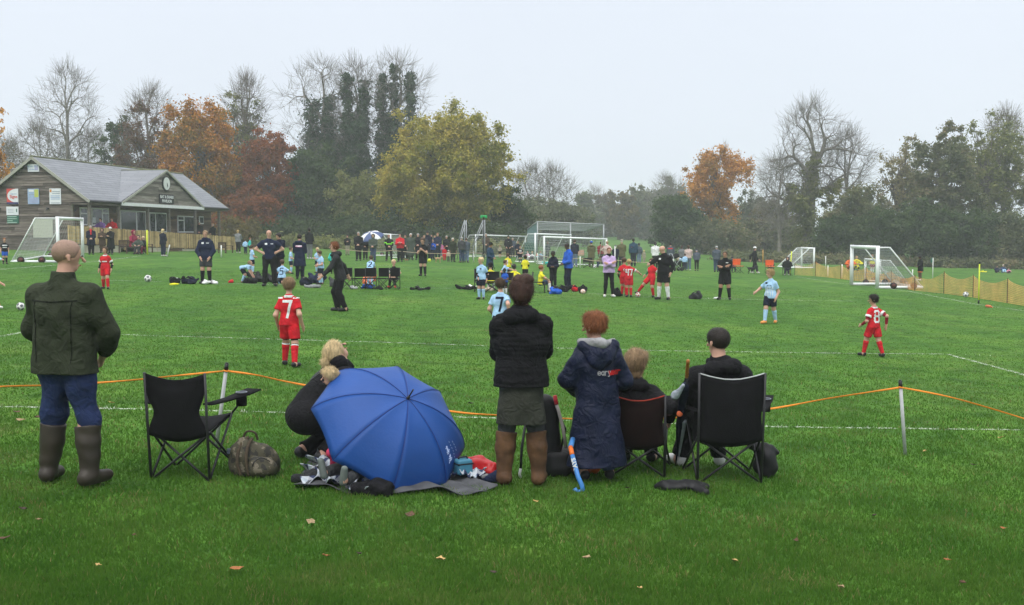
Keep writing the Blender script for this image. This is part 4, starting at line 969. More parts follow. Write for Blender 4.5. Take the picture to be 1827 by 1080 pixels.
# pose: pz pelvis height, lean fwd deg, hl/hr hand targets, el elbow hint (x mirrored), fl/fr feet (x,y,z), hy head yaw (+ = to its left), hp head pitch down
POSES=dict(
 stand=dict(hl=(-.135,.02,.47),hr=(.135,.02,.47),el=(.3,-1,0)),
 pockets=dict(hl=(-.09,.09,.5),hr=(.09,.09,.5),el=(1,-.45,0)),
 cross=dict(hl=(.045,.12,.675),hr=(-.045,.125,.69),el=(.8,.1,-1)),
 hips=dict(hl=(-.115,.02,.6),hr=(.115,.02,.6),el=(1,-.4,0)),
 chest=dict(hl=(-.03,.17,.67),hr=(.03,.17,.67),el=(.6,-.2,-1)),
 front=dict(hl=(-.02,.13,.56),hr=(.02,.13,.56),el=(.7,-.4,-.3)),
 walk=dict(hl=(-.14,.12,.5),hr=(.14,-.12,.5),el=(.3,-1,0),fl=(-.05,-.13,.0),fr=(.05,.13,0),pz=.5),
 astride=dict(hl=(-.15,.05,.45),hr=(.15,0,.45),el=(.3,-1,0),fl=(-.09,.1,.0),fr=(.09,-.1,0),pz=.495),
 run=dict(hl=(-.12,.2,.55),hr=(.14,-.14,.56),el=(.3,-1,0),fl=(-.03,-.16,.02),fr=(.04,.1,0),pz=.49,lean=12),
 bend=dict(hl=(-.07,.36,.2),hr=(.07,.36,.2),el=(.3,-.6,.6),pz=.47,lean=78,hp=20),
 stoop=dict(hl=(-.08,.34,.38),hr=(.08,.34,.38),el=(.4,-.6,.6),pz=.5,lean=48,hp=25),
 sit=dict(hl=(-.09,.2,.34),hr=(.09,.2,.34),el=(1,-.3,0),pz=.26,fl=(-.08,.25,0),fr=(.08,.25,0),lean=4),
 sitg=dict(hl=(-.09,.2,.2),hr=(.09,.2,.2),el=(1,-.3,0),pz=.07,fl=(-.08,.33,0),fr=(.08,.33,0),lean=10,kh=(0,.3,1)),
 kneel=dict(hl=(-.08,.14,.28),hr=(.08,.14,.28),el=(1,-.3,0),pz=.19,fl=(-.07,-.2,.02),fr=(.07,-.2,.02),lean=12,kh=(0,1,-.5)),
 crouch=dict(hl=(-.08,.28,.3),hr=(.08,.28,.3),el=(1,-.3,0),pz=.2,fl=(-.09,.02,0),fr=(.09,.06,0),lean=32),
 reach=dict(hl=(-.08,.3,.66),hr=(.13,.02,.5),el=(.3,-1,0)),
 kick=dict(hl=(-.22,.05,.55),hr=(.22,-.05,.55),el=(.3,-1,0),fl=(-.05,-.02,.0),fr=(.08,.3,.1),pz=.5,lean=-6))
def skel(h,pose,kid=0,wide=1,**ov):
    q=dict(pz=.515,lean=0,fl=(-.055,0,0),fr=(.055,.01,0),hy=0,hp=0,kh=(0,1,0),el=(.5,-1,0)); q.update(POSES[pose]); q.update(ov)
    J={}; hd=(.165 if kid else .135)*h; J['hd']=hd; J['h']=h
    sp=(.255 if kid else .29)*h; le=R(q['lean']); pel=np.array([0,q.get('py',0)*h,q['pz']*h])
    up=np.array([0,math.sin(le),math.cos(le)]); fw=np.array([0,math.cos(le),-math.sin(le)]); rt=np.array([1.,0,0])
    tw=R(q.get('tw',0)); rt2=rt*math.cos(tw)+fw*math.sin(tw); fw2=fw*math.cos(tw)-rt*math.sin(tw)
    ch=pel+up*sp*.62; sh=pel+up*sp; nk=pel+up*(sp+.035*h)
    sw=(.09 if kid else .096)*h*wide
    J.update(pel=pel,ch=ch,sh=sh,nk=nk,up=up,fw=fw2,rt=rt2,SL=sh-rt2*sw-up*.036*h,SR=sh+rt2*sw-up*.036*h,sw=sw,w=wide)
    ul,fl_=(.165*h,.145*h); leg=q['pz']
    for s,S_ in ((-1,'L'),(1,'R')):
        el=np.array(q['el'],float)*[s,1,1]
        e,wr=ik(J['S'+S_],np.array(q['hl' if s<0 else 'hr'])*h,ul,fl_,el)
        J['E'+S_]=e; J['W'+S_]=wr
        f=np.array(q['fl' if s<0 else 'fr'],float)*h; ank=f+[0,0,.045*h]
        hip=pel+np.array([s*.047*h*wide,0,0]); k,ank=ik(hip,ank,.235*h,.232*h,q['kh'])
        J['H'+S_]=hip; J['K'+S_]=k; J['A'+S_]=ank
        td=np.array([s*.25,1,0]); 
        if pose=='kneel': td=np.array([0,-.3,-.9])
        J['T'+S_]=ank+nrm(td)*.085*h+[0,0,-.022*h]
    hy,hp=R(q['hy']),R(q['hp'])-le*(.55 if q['lean']>0 else 0)
    hf=rot2(np.array([0,math.cos(hp),-math.sin(hp)]),hy); hu=rot2(np.array([0,math.sin(hp),math.cos(hp)]),hy); hr=np.cross(hf,hu)
    J.update(hf=hf,hu=hu,hr=hr,hc=nk+hu*(.012*h+hd*.5)+hf*.012*h+up*.01*h)
    return J
def torso(S_,J,g=0,hem=None,k=None,bulk=1):
    h=J['h']; w=J['w']; P=J['pel'];u=J['up'];f=J['fw'];r=J['rt']
    S_.cone(P-r*.036*h*w,P+r*.036*h*w,.058*h*bulk+g,flat=.88,ax=f)
    S_.cone(P+u*.02*h,J['ch'],.074*h*w*bulk+g,.082*h*w*bulk+g,flat=.7,ax=f)
    S_.cone(J['ch']-r*.032*h*w,J['ch']+r*.032*h*w,.07*h*bulk+g,flat=.8,ax=f)
    S_.cone(J['SL']+r*.012*h,J['nk']-u*.03*h,.034*h+g*.8,.034*h+g*.7,flat=.95,ax=f); S_.cone(J['SR']-r*.012*h,J['nk']-u*.03*h,.034*h+g*.8,.034*h+g*.7,flat=.95,ax=f)
    S_.cone(J['sh']-u*.04*h,J['nk']-u*.005*h,.05*h+g*.6,.03*h+g*.5)
def arm(S_,J,s,g=0,upto=2,flare=0):
    h=J['h']; A,E_,W=J['S'+s],J['E'+s],J['W'+s]; m=J['w']
    if upto<1:
        S_.cone(A,A+(E_-A)*upto,.031*h*m+g,.03*h*m+g+flare,capb=True); return
    S_.cone(A,E_,.031*h*m+g,.025*h+g*.9); t=upto-1; S_.cone(E_,E_+(W-E_)*t,.025*h+g*.9,.0175*h+g*.8+flare,capb=t<1 or flare>0)
def hand(S_,J,s,fine):
    h=J['h'];W=J['W'+s];d=nrm(W-J['E'+s]); sd=-1 if s=='L' else 1
    pn=nrm(np.cross(d,[0,0,1.]) if abs(d[2])<.9 else np.array([1.,0,0])*sd); side=np.cross(pn,d)
    if side@np.array([0,1.,0])<0: side=-side
    S_.cone(W,W+d*.045*h,.016*h,.021*h,flat=.55,ax=pn)
    if not fine: S_.cone(W+d*.05*h,W+d*.088*h-pn*.008*h*sd,.018*h,.012*h,flat=.6,ax=pn,k=.004); S_.cone(W+d*.02*h+side*.016*h,W+d*.055*h+side*.03*h,.008*h,.007*h,k=.004); return
    for i,(o,L_) in enumerate(((.016,.04),(.0055,.045),(-.0055,.042),(-.016,.033))):
        a=W+d*.045*h+side*o*h; b=a+d*L_*.55*h; c=b+nrm(d-pn*.6*sd)*L_*.5*h
        S_.cone(a,b,.0058*h,.0055*h,k=.002); S_.cone(b,c,.0055*h,.0045*h,k=.002)
    a=W+d*.015*h+side*.016*h; b=a+nrm(d+side*.9)*.028*h; S_.cone(a,b,.007*h,.0065*h,k=.003); S_.cone(b,b+d*.02*h,.006*h,.005*h,k=.002)
def leg(S_,J,s,g=0,t0=0,t1=2,flare=0,k=None):
    h=J['h'];H,K,A=J['H'+s],J['K'+s],J['A'+s]; m=J['w']
    m=1+(m-1)*.6; rr=lambda t:(.053*m+(.034-.053*m)*t)*h if t<1 else (.034+(.023-.034)*(t-1))*h
    pt=lambda t:H+(K-H)*t if t<1 else K+(A-K)*(t-1)
    if t0<1: S_.cone(pt(t0),pt(min(t1,1)),rr(t0)+g,rr(min(t1,1))+g+(flare if t1<=1 else 0),capb=t1<1,capa=t0>0)
    if t1>1:
        a=max(t0,1); S_.cone(pt(a),pt(t1),rr(a)+g+(.004*h if t0<1 or a<1.3 else 0),rr(t1)+g+flare,capa=t0>1,capb=(t1<2 or flare>0))
        if g<.02*h: 
            mid=K+(A-K)*.28-np.array([0,1,0])*.008*h
            if t0<1.3<t1: S_.ball(mid,.034*h+g)
def head(J,eyes=True):
    hd=J['hd'];c=J['hc'];f,u,r=J['hf'],J['hu'],J['hr']; S_=S(.02*hd/.2)
    return S_
def person(name_label,F=0,pose='stand',px=None,pos=None,H=1.75,top='jacket',tc='black',bot='trousers',bc='black',hair='short',hc='brown',sk='p',kid=0,wide=1,shoe='b',sock=None,res=.02,group=None,
           hat=None,hatc='black',hem=None,sleeve=None,hood=0,num=None,numc='white',marks=(),puff=0,under=None,skirt=None,fine=False,boots=None,seed=None,robe=0,collar=None,holdz=None,glove=None,cat='person',eyes=True,scarf=None,sc_=None,band=None,topfold=.006,leggings=None,bulk=1,cuffs=None,**ov):
    """one person: a continuous body with clothes, hair and shoes as its parts"""
    seed=seed if seed is not None else abs(hash(name_label))%97 if False else sum(map(ord,name_label))%97
    if px is not None:
        u,vb,vt=px; p=gp(u,vb); Hpx=(vb-vt)*p.y/FPX
    else: p=Vector(pos); Hpx=None
    h=H if not kid else (H if H!=1.75 else 1.25)
    if kid and wide==1: wide=.93
    J=skel(h,pose,kid,wide,**ov); hd=J['hd']
    topz=J['hc'][2]+hd*.5+(.02*h if hair!='bald' else 0)
    s_=1.0
    if Hpx: s_=Hpx/topz
    t=thing('person',name_label,cat,tuple(p),R(F+180),group=group); t.scale=(s_,s_,s_)
    rs=res/s_
    f,u,r=J['hf'],J['hu'],J['hr']; c=J['hc']; skm=SKIN[sk]
    # body
    b=S(.022*h)
    torso(b,J,-.004*h); 
    for s in 'LR': arm(b,J,s); leg(b,J,s); hand(b,J,s,fine); b.cone(J['A'+s]-[0,.01*h,.015*h],J['T'+s],.026*h,.018*h,flat=1)
    b.cone(J['nk']-J['up']*.01*h,c-u*.15*hd,.031*h*(1.1 if J['w']>1 else 1),.031*h)
    b.cone(c+u*.12*hd-f*.06*hd,c+u*.12*hd+f*.04*hd,.362*hd,.35*hd,flat=.92,ax=r,k=.01)      # skull
    b.cone(c-u*.1*hd+f*.08*hd,c-u*.3*hd+f*.16*hd,.3*hd,.17*hd,flat=.95,ax=r,k=.05*hd)           # jaw
    b.cone(c-u*.02*hd+f*.42*hd,c-u*.13*hd+f*.5*hd,.035*hd,.055*hd,k=.04*hd)                      # nose
    for sd in(-1,1):
        b.cone(c+r*sd*.34*hd-f*.04*hd,c+r*sd*.355*hd-u*.14*hd-f*.02*hd,.07*hd,.045*hd,flat=.45,ax=r,k=.02*hd)  # ears
        b.ball(c+r*sd*.14*hd+f*.445*hd+u*.02*hd,.05*hd,sub=True)
    b.ball(c-u*.26*hd+f*.35*hd,.05*hd,flat=.5,ax=u,k=.02*hd)
    b.build('body',skm,t,rs)
    if eyes and res<.015:
        e=B()
        for sd in(-1,1): e.tube([c+r*sd*.14*hd+f*.38*hd+u*.02*hd,c+r*sd*.14*hd+f*.412*hd+u*.02*hd],.03*hd,8)
        e.build('eyes',M('eye_dark',(.03,.02,.015),.2,.0),t)
        e=B(); e.tube([c-u*.255*hd+f*.38*hd-r*.09*hd,c-u*.262*hd+f*.412*hd,c-u*.255*hd+f*.38*hd+r*.09*hd],.014*hd,5); e.build('lips',M('lips_'+sk,(.35,.13,.11) if sk!='b' else (.12,.05,.045),.5,.05),t)
    # hair
    if hair and hair!='bald' and not hood==2:
        g=S(.02*hd*5); g.N=folds((.006 if hair in('bun','long','bob','pony','fade','crop') else .022)*hd,40/h*.9,60/h*.9,seed,.02)
        rr={'short':.05,'fade':.025,'bun':.03,'curly':.045,'crop':.008}.get(hair,.07)
        g.cone(c+u*.13*hd-f*.07*hd,c+u*.13*hd+f*.05*hd,.362*hd+rr*hd,.35*hd+rr*hd,flat=.93,ax=r)
        if hair in('long','bun','pony','bob','messy','curly'): g.cone(c-f*.12*hd,c-f*.12*hd-u*.28*hd,(.33 if hair=='bun' else .37)*hd,(.2 if hair=='bun' else .26)*hd)
        n1=nrm(f*.85-u*.5); g.cut(c+n1*.16*hd,n1)
        g.cut(c-u*(.2 if hair in('short','fade','crop') else .62)*hd,-u+f*.0)
        o=g.build('hair',hm(hc),t,rs)
        if res<.0096 and hair not in('crop',): strands(o,c,f,u,hd,seed,2600 if hair!='fade' else 1500,{'fade':.05,'bun':.14}.get(hair,.2))
        if hair in('long','bob'):
            g=S(.04*hd); g.N=folds(.02*hd,30,12,seed,.02); L_={'long':1.5,'bob':.7}[hair]*hd
            g.cone(c-f*.3*hd,c-f*.36*hd-u*L_,.28*hd,.17*hd,flat=.6,ax=f); g.build('long_hair',hm(hc),t,rs)
        if hair=='pony': g=S(.04*hd); g.cone(c-f*.48*hd+u*.15*hd,c-f*.68*hd-u*.1*hd,.1*hd,.13*hd); g.cone(c-f*.68*hd-u*.1*hd,c-f*.58*hd-u*.75*hd,.12*hd,.05*hd); g.build('ponytail',hm(hc),t,rs)
        if hair=='bun': g=S(.04*hd); g.N=folds(.02*hd,60,50,seed,.01); g.ball(c-f*.52*hd+u*.22*hd,.15*hd); strands(g.build('hair_bun',hm(hc),t,rs),c,f,u,hd,seed+1,900 if res<.0096 else 5,.18)
        if hair=='messy': g=S(.08*hd); g.N=folds(.035*hd,34,30,seed,.03); g.cone(c+u*.36*hd-r*.06*hd-f*.14*hd,c+u*.4*hd+r*.26*hd-f*.16*hd,.27*hd,.2*hd,flat=.9,ax=f); g.cone(c-u*.05*hd-f*.2*hd,c+u*.3*hd+r*.1*hd-f*.2*hd,.36*hd,.3*hd);strands(g.build('hair_bun',hm(hc),t,rs),c,f,u,hd,seed+1,900 if res<.0096 else 5,.18)
    if hair=='bald' and hc in('white','grey'):
        g=S(.02); g.cone(c+u*.02*hd-f*.08*hd,c+u*.02*hd-f*.02*hd,.362*hd+.012*hd,.35*hd,flat=.93,ax=r); g.cut(c+u*.12*hd,u); g.cut(c+f*.0*hd,f); g.cut(c-u*.22*hd,-u); g.build('cropped_hair',hm(hc if hc!='bald' else 'bald'),t,rs)
    if hat in('beanie','bobble','cap'):
        g=S(.01); g.cone(c+u*.16*hd-f*.05*hd,c+u*.2*hd+f*.03*hd,.46*hd,.44*hd,flat=.93,ax=r); n=nrm(u-f*.12*0); g.cut(c+u*(.12)*hd,-n)
        if hat=='cap': g.cone(c+u*.17*hd+f*.35*hd,c+u*.12*hd+f*.68*hd,.2*hd,.15*hd,flat=.18,ax=u)
        o=g.build('hat',cm(hatc),t,rs)
        if hat=='bobble': g=S(.01); g.ball(c+u*.7*hd,.14*hd); g.build('bobble',cm('white'),t,rs)
    gj=(.012 if top in('tee','shirt') else .02)*h
    def clothes(nm,mat,build,N=None,cuts=(),kk=.02):
        g=S(kk*h); g.N=N; build(g)
        for a,n in cuts: g.cut(a,n)
        return g.build(nm,mat,t,rs)
    P,U,FW,RT=J['pel'],J['up'],J['fw'],J['rt']
    # legs wear
    amp=topfold*(1 if not kid else .7)
    def noisy(k=1): return folds(amp*k,7/h*1.7,11/h*1.7,seed,.05) if res<.016 else None
    if bot in('trousers','leggings','joggers'):
        gg={'trousers':.009,'leggings':.003,'joggers':.008}[bot]*h
        def f_(g):
            g.cone(P-RT*.036*h*wide,P+RT*.036*h*wide,.058*h+gg,flat=.88,ax=FW)
            g.cone(P,P+U*.06*h,.066*h*wide+gg,.064*h*wide+gg,flat=.75,ax=FW)
            for s in 'LR': leg(g,J,s,gg,0,1.96 if not boots else 1.29,.006*h if bot=='trousers' and not boots else 0)
        clothes(bot if bot!='joggers' else 'trousers',cm(bc),f_,noisy(1.1 if bot!='leggings' else .3),kk=.02)
    elif bot=='shorts':
        def f_(g):
            g.cone(P-RT*.036*h*wide,P+RT*.036*h*wide,.06*h+.012*h,flat=.88,ax=FW); g.cone(P,P+U*.07*h,.07*h*wide+.012*h,flat=.75,ax=FW)
            for s in 'LR': leg(g,J,s,.013*h,0,.82,.012*h)
        clothes('shorts',cm(bc),f_,noisy(1),kk=.012)
        if leggings:
            def f_(g):
                for s in 'LR': leg(g,J,s,.003*h,.3,1.5)
            clothes('leggings',cm(leggings),f_,None,kk=.004)
    if skirt:
        zc_=skirt
        clothes('skirt',cm(bc if not sc_ else sc_),lambda g:[g.cone(P+U*.05*h+RT*sg*.03*h,np.array([P[0]+sg*.04*h*wide,P[1],zc_*h-.03*h]),.066*h,.072*h*wide,flat=.92,ax=FW) for sg in(-1,1)],noisy(1.1),[((0,0,zc_*h),(0,0,-1))])
    if sock:
        for s in 'LR':
            S1=S(.005*h); leg(S1,J,s,.006*h,1.12,1.97); S1.build('sock',cm(sock),t,rs)
            if band: S1=S(.004*h); leg(S1,J,s,.0085*h,1.1,1.2); S1.build('sock_band',cm(band),t,rs)
    # shoes
    for s in 'LR':
        A,T=J['A'+s],J['T'+s]; g=S(.012*h); d=nrm((T-A)*[1,1,0]) if pose!='kneel' else nrm(T-A); zz=A[2]-.024*h
        if boots:
            a=J['K'+s]+(A-J['K'+s])*(.16 if boots=='rubber' else .1); g.cone(a,A,.052*h,.037*h,capa=True); g.ball(J['K'+s]+(A-J['K'+s])*.42,.047*h); g.N=folds(.0045,8,22,seed,.05) if res<.016 else None
            g.cone(A-d*.02*h-[0,0,.012*h],A+d*.09*h-[0,0,.02*h],.034*h,.026*h); 
            if pose!='kneel': g.cut((0,0,A[2]-.043*h),(0,0,-1))
            o=g.build('boot',SUEDE if boots=='suede' else BOOT,t,rs)
        else:
            g.cone(A-d*.018*h-[0,0,.012*h],A+d*.088*h-[0,0,.02*h],.03*h,.024*h,flat=.9)
            if pose!='kneel': g.cut((0,0,A[2]-.042*h),(0,0,-1))
            g.build('shoe',SHM[shoe],t,rs)
    # top
    if top:
        sl={'tee':.62,'shirt':.62,'jacket':1.95,'coat':1.95,'hoodie':1.95,'vest':0}[top] if sleeve is None else sleeve
        hz={'tee':-.03,'shirt':-.045,'jacket':-.03,'hoodie':-.02,'coat':-.2,'vest':-.02}[top] if hem is None else hem
        def f_(g):
            torso(g,J,gj,bulk=bulk)
            if pose=='crouch':
                g.cone(P-U*.01*h,P+U*.1*h,.07*h*wide+gj*.7,.07*h*wide+gj*.7,k=.05); 
                for sd_ in 'LR':
                    Hh,Kk=J['H'+sd_],J['K'+sd_]; g.cone(Hh,Hh+(Kk-Hh)*.9,.066*h+gj*.7,.052*h+gj*.6); g.cone(Hh+(Kk-Hh)*.2-[0,0,.03*h],Hh+(Kk-Hh)*.8-[0,0,.06*h],.05*h,.045*h)
            elif hz<-.005:
                L_=-hz*h
                lowp=P-U*(L_+.05*h) if pose in('stand','pockets','cross','hips','chest','front','walk','astride','reach','run') else P-U*(.06*h)
                
                for sg in(-1,1): g.cone(P+U*.05*h+RT*sg*.026*h*wide,lowp+RT*sg*.036*h*wide,.066*h*bulk+gj*.9,.07*h*bulk+gj*1.0+.1*L_,flat=.86,ax=FW)
            else:
                for sg in(-1,1): g.cone(P+U*.06*h+RT*sg*.026*h*wide,P-U*.08*h+RT*sg*.034*h*wide,.064*h*bulk+gj*.8,.07*h*bulk+gj,flat=.86,ax=FW)
            if sl>0:
                for s in 'LR': arm(g,J,s,gj*.75,sl,.006*h if sl<1 else 0)
            if top in('jacket','coat','hoodie') : g.cone(J['nk']-U*.02*h,J['nk']+U*.02*h-FW*.005*h,.05*h,.046*h,capb=True)
        if robe:
            def f_(g):
                torso(g,J,gj*1.3)
                g.cone(J['ch']+U*.03*h,np.array([P[0],P[1]-.01*h,robe*h-.04*h]),.09*h,.19*h,flat=.72,ax=FW,k=.05)
                for s in 'LR': arm(g,J,s,gj*1.5,1.9,.02*h)
            hz=-(P[2]-robe*h)/h
        N=noisy(1)
        if puff and res<.016:
            N0=N
            def N(X,Y,Z,N0=N0): 
                w_=Z+.01*np.sin(X*14+Y*5)+.006*np.sin(X*37+Z*9); return (N0(X,Y,Z)*.55 if N0 else 0)-.0075*np.abs(np.sin(w_*math.pi/(puff*h*(1+.15*np.sin(Z*23)))))**.6
        hp_=P-U*(-hz*h) if hz<0 else P-U*.045*h
        o=clothes('coat' if top=='coat' or robe else ('jacket' if top in('jacket','vest') else 'hoodie' if top=='hoodie' else 'shirt'),cm(tc),f_,N,[(hp_,-U)] if pose!='crouch' else [])
        if under: pass
        if collar: clothes('collar',cm(collar),lambda g:g.cone(J['nk']-U*.03*h,J['nk']+U*(.034 if top=='jacket' else .0)*h,.058*h,.049*h,capb=True,capa=True),noisy(.8))
        if hood:
            if hood==2:
                g=S(.03*h); g.cone(c+u*.1*hd-f*.1*hd,c+u*.12*hd+f*.02*hd,.52*hd,.5*hd); g.cone(c-f*.15*hd,J['nk'],.45*hd,.4*hd); n1=nrm(f-u*.1); g.cut(c+n1*.28*hd,n1); g.ball(c+f*.35*hd-u*.05*hd,.36*hd,sub=True)
                g.build('hood',cm(hatc if sc_ is None and hat=='hood' else tc),t,rs)
            elif hood==1:
                g=S(.03*h); g.N=noisy(1.2); q=J['nk']-FW*.055*h-U*.02*h
                g.cone(q-RT*.045*h,q+RT*.045*h,.036*h); g.cone(q-RT*.05*h,J['nk']+FW*.045*h-RT*.035*h-U*.01*h,.03*h,.018*h); g.cone(q+RT*.05*h,J['nk']+FW*.045*h+RT*.035*h-U*.01*h,.03*h,.018*h)
                g.build('hood',cm(tc),t,rs)
            elif hood==3:   # big hood hanging down with a pale lining
                q=J['nk']-FW*.07*h-U*.03*h; g=S(.03*h); g.N=noisy(1.3)
                g.cone(q-RT*.085*h+FW*.05*h+U*.01*h,q-RT*.03*h-U*.05*h,.045*h,.05*h); g.cone(q+RT*.085*h+FW*.05*h+U*.01*h,q+RT*.03*h-U*.05*h,.045*h,.05*h); g.cone(q-U*.02*h,q-U*.085*h,.055*h,.03*h); g.build('hood',cm(tc),t,rs)
                g=S(.02*h); g.N=folds(.008,14,16,seed,.04); q2=J['nk']+U*.012*h-FW*.02*h; g.cone(q2-RT*.1*h+FW*.02*h,q2-FW*.07*h-U*.0*h,.02*h,.026*h); g.cone(q2+RT*.1*h+FW*.02*h,q2-FW*.07*h,.02*h,.026*h); g.build('hood_lining',cm('grey2') if 'grey2' in PAL else cm('grey'),t,rs)
        if scarf:
            clothes('scarf',cm(scarf),lambda g:(g.cone(J['nk']-U*.03*h,J['nk']+U*.01*h,.056*h,.05*h),g.cone(J['nk']+FW*.05*h-U*.02*h,J['ch']+FW*.1*h,.022*h,.022*h)))
        if sleeve is None and top in('tee','shirt') and glove: 
            for s in 'LR':
                g=S(.004*h); arm(g,J,s,.004*h,1.92); a,e_=J['S'+s],J['E'+s]; g.cut(a+(e_-a)*.5,a-e_); g.build('undershirt_sleeve',cm(glove),t,rs)
        if cuffs:
            for s in 'LR':
                a,e_=J['S'+s],J['E'+s]; g=S(.004); q0=a+(e_-a)*.38; q1=a+(e_-a)*.63; g.cone(q0,q1,.036*h*wide+gj*.75+.004*h,.036*h*wide+gj*.75+.009*h,capa=True,capb=True); g.build('sleeve_panel',cm(cuffs),t,rs)
        # numbers and marks laid on the cloth
        if num or marks:
            dg=None; me=o.data; bv=BVHTree.FromPolygons([v.co for v in me.vertices],[tuple(p_.vertices) for p_ in me.polygons])
            def project(lines,wd,mat,nm,side,cz,cx,size):
                bk=B(); org=J['ch']+U*cz*h; dr=-FW if side=='back' else FW; rt_=RT if side=='back' else -RT
                for ln in lines:
                    for (x0,y0),(x1,y1) in zip(ln[:-1],ln[1:]):
                        L_=math.hypot(x1-x0,y1-y0)*size; n=max(1,int(L_/.03)); dx,dy=(x1-x0),(y1-y0); q=math.hypot(dx,dy); ox,oy=-dy/q*wd/2,dx/q*wd/2
                        ex,ey=dx/q*wd/2,dy/q*wd/2; rows=[]
                        for k in range(n+1):
                            f_=k/n; xx=(x0+dx*f_)*size+(ex if k==n else -ex if k==0 else 0); yy=(y0+dy*f_)*size+(ey if k==n else -ey if k==0 else 0)
                            for sg in(-1,1):
                                p_=org+rt_*(xx+sg*ox+cx*h)+U*(yy+sg*oy); st=Vector(p_+dr*.6); hit=bv.ray_cast(st,Vector(-dr))
                                if hit[0] is None: hit=(Vector(p_),)
                                rows.append(hit[0]+Vector(dr)*.005)
                            if rows is None: break
                        if rows: bk.add([tuple(v) for v in rows],[(2*k,2*k+2,2*k+3,2*k+1) for k in range(n)])
                if bk.n: q_=bk.build(nm,mat); q_.parent=o; solid(q_,.003)
            DG={'7':[[(-.3,.5),(.3,.5),(.02,-.5)]],'1':[[(0,.5),(0,-.5)]],'4':[[(-.3,.5),(-.3,0),(.3,0)],[(.2,.5),(.2,-.5)]],'5':[[(.3,.5),(-.28,.5),(-.28,.08),(.2,.08),(.3,-.08),(.3,-.4),(.2,-.5),(-.3,-.5)]],
                '8':[[(-.2,.5),(.2,.5),(.28,.4),(.28,.12),(.2,.02),(-.2,.02),(-.28,.12),(-.28,.4),(-.2,.5)],[(-.2,.02),(-.3,-.12),(-.3,-.4),(-.2,-.5),(.2,-.5),(.3,-.4),(.3,-.12),(.2,.02)]],'2':[[(-.3,.35),(-.2,.5),(.2,.5),(.3,.35),(.3,.15),(-.3,-.5),(.3,-.5)]]}
            if num:
                n_=len(num); sz=(.17 if n_<2 else .14)*h
                for i,ch_ in enumerate(num):
                    off=(i-(n_-1)/2)*.66
                    project([[(x*.8+off,y) for x,y in l_] for l_ in DG[ch_]],.028*h,cm(numc),'number','back',-.02,0,sz)
            for mk_ in marks:
                kind,side,cx,cz,size,col=mk_[:6]
                if kind=='dot': project([[(-.5,0),(.5,0)]],size*h*.9,cm(col),'badge',side,cz,cx,size*h*.3)
                elif kind=='bar': project([[(-.5,0),(.5,0)]],size*h*.28,cm(col),'logo',side,cz,cx,size*h)
                elif kind=='vstripes':
                    for x in np.linspace(-.4,.4,5): project([[(x,-.5),(x,.5)]],size*h*.055,cm(col),'stripe',side,cz,cx,size*h)
                elif kind=='lines': project(mk_[6],size*h*mk_[7],cm(col),'lettering' if len(mk_)<9 else mk_[8],side,cz,cx,size*h)
    return t,J,o if top else None
PAL['grey2']=(.3,.3,.31)
# letters as strokes (x,y in em)
def letters(txt,w=.62):
    Lt={'e':[[(.05,0),(.5,0),(.48,.2),(.28,.32),(.08,.2),(.05,0),(.1,-.22),(.3,-.32),(.5,-.24)]],'a':[[(.5,.3),(.5,-.32)],[(.5,.2),(.28,.32),(.06,.1),(.06,-.12),(.28,-.32),(.5,-.18)]],'r':[[(.1,.3),(.1,-.32)],[(.1,.1),(.28,.3),(.45,.28)]],'y':[[(.05,.3),(.28,-.3)],[(.5,.3),(.2,-.55),(.05,-.55)]],
    'w':[[(.02,.3),(.15,-.3),(.28,.15),(.42,-.3),(.55,.3)]],'o':[[(.28,.32),(.06,.12),(.06,-.12),(.28,-.32),(.5,-.12),(.5,.12),(.28,.32)]],'d':[[(.5,.6),(.5,-.32)],[(.5,.2),(.28,.32),(.06,.1),(.06,-.12),(.28,-.32),(.5,-.18)]],
    'G':[[(.5,.3),(.35,.5),(.12,.4),(.05,0),(.12,-.4),(.35,-.5),(.5,-.35),(.5,0),(.3,0)]],'R':[[(.08,-.5),(.08,.5),(.4,.45),(.45,.2),(.35,.02),(.08,0)],[(.25,0),(.5,-.5)]],'A':[[(.02,-.5),(.28,.5),(.54,-.5)],[(.12,-.15),(.44,-.15)]],'Y':[[(.02,.5),(.28,.05),(.54,.5)],[(.28,.05),(.28,-.5)]],'S':[[(.5,.38),(.3,.5),(.08,.4),(.08,.12),(.46,-.08),(.5,-.35),(.3,-.5),(.05,-.38)]]}
    out=[];n=len(txt)
    for i,c_ in enumerate(txt): out+=[[(x+(i-n/2)*w,y) for x,y in l_] for l_ in Lt.get(c_,[])]
    return out
NEAR=.0085; MID=.011; FAR=.022
def strands(ho,c,f,u,hd,seed,n=2600,ln=.16,mat=None):
    """fine loose hairs lying over a hair shape, so the outline is not a clean cap"""
    me=ho.data; V=np.array([v.co for v in me.vertices]); Nn=np.array([v.normal for v in me.vertices])
    if len(V)<10: return
    r=np.random.default_rng(seed); i=r.integers(len(V),size=n); P=V[i]; N_=Nn[i]
    flow=-u*.8-f*.25+r.normal(size=(n,3))*.55; crown=(P-c)@u>.3*hd; flow[crown]+=f*.6*1.0
    flow-=N_*np.sum(flow*N_,1)[:,None]; flow/=np.linalg.norm(flow,axis=1)[:,None]+1e-9
    L_=(ln*hd*(.5+r.random(n)))[:,None]; side=np.cross(flow,N_)*.0011
    tip=P+flow*L_+N_*L_*(.1+.28*r.random(n))[:,None]; mid=P+flow*L_*.5+N_*.004
    Vv=np.stack([P-side,P+side,mid+side*.9,mid-side*.9,tip],1).reshape(-1,3); k=np.arange(n)*5
    mk('hair_strands',Vv,[np.stack([k,k+1,k+2,k+3],1),np.stack([k+3,k+2,k+4],1)],mat or me.materials[0],ho)
SKYK=dict(top='shirt',tc='sky',bot='shorts',bc='dnavy',sock='sky',kid=1,shoe='b')
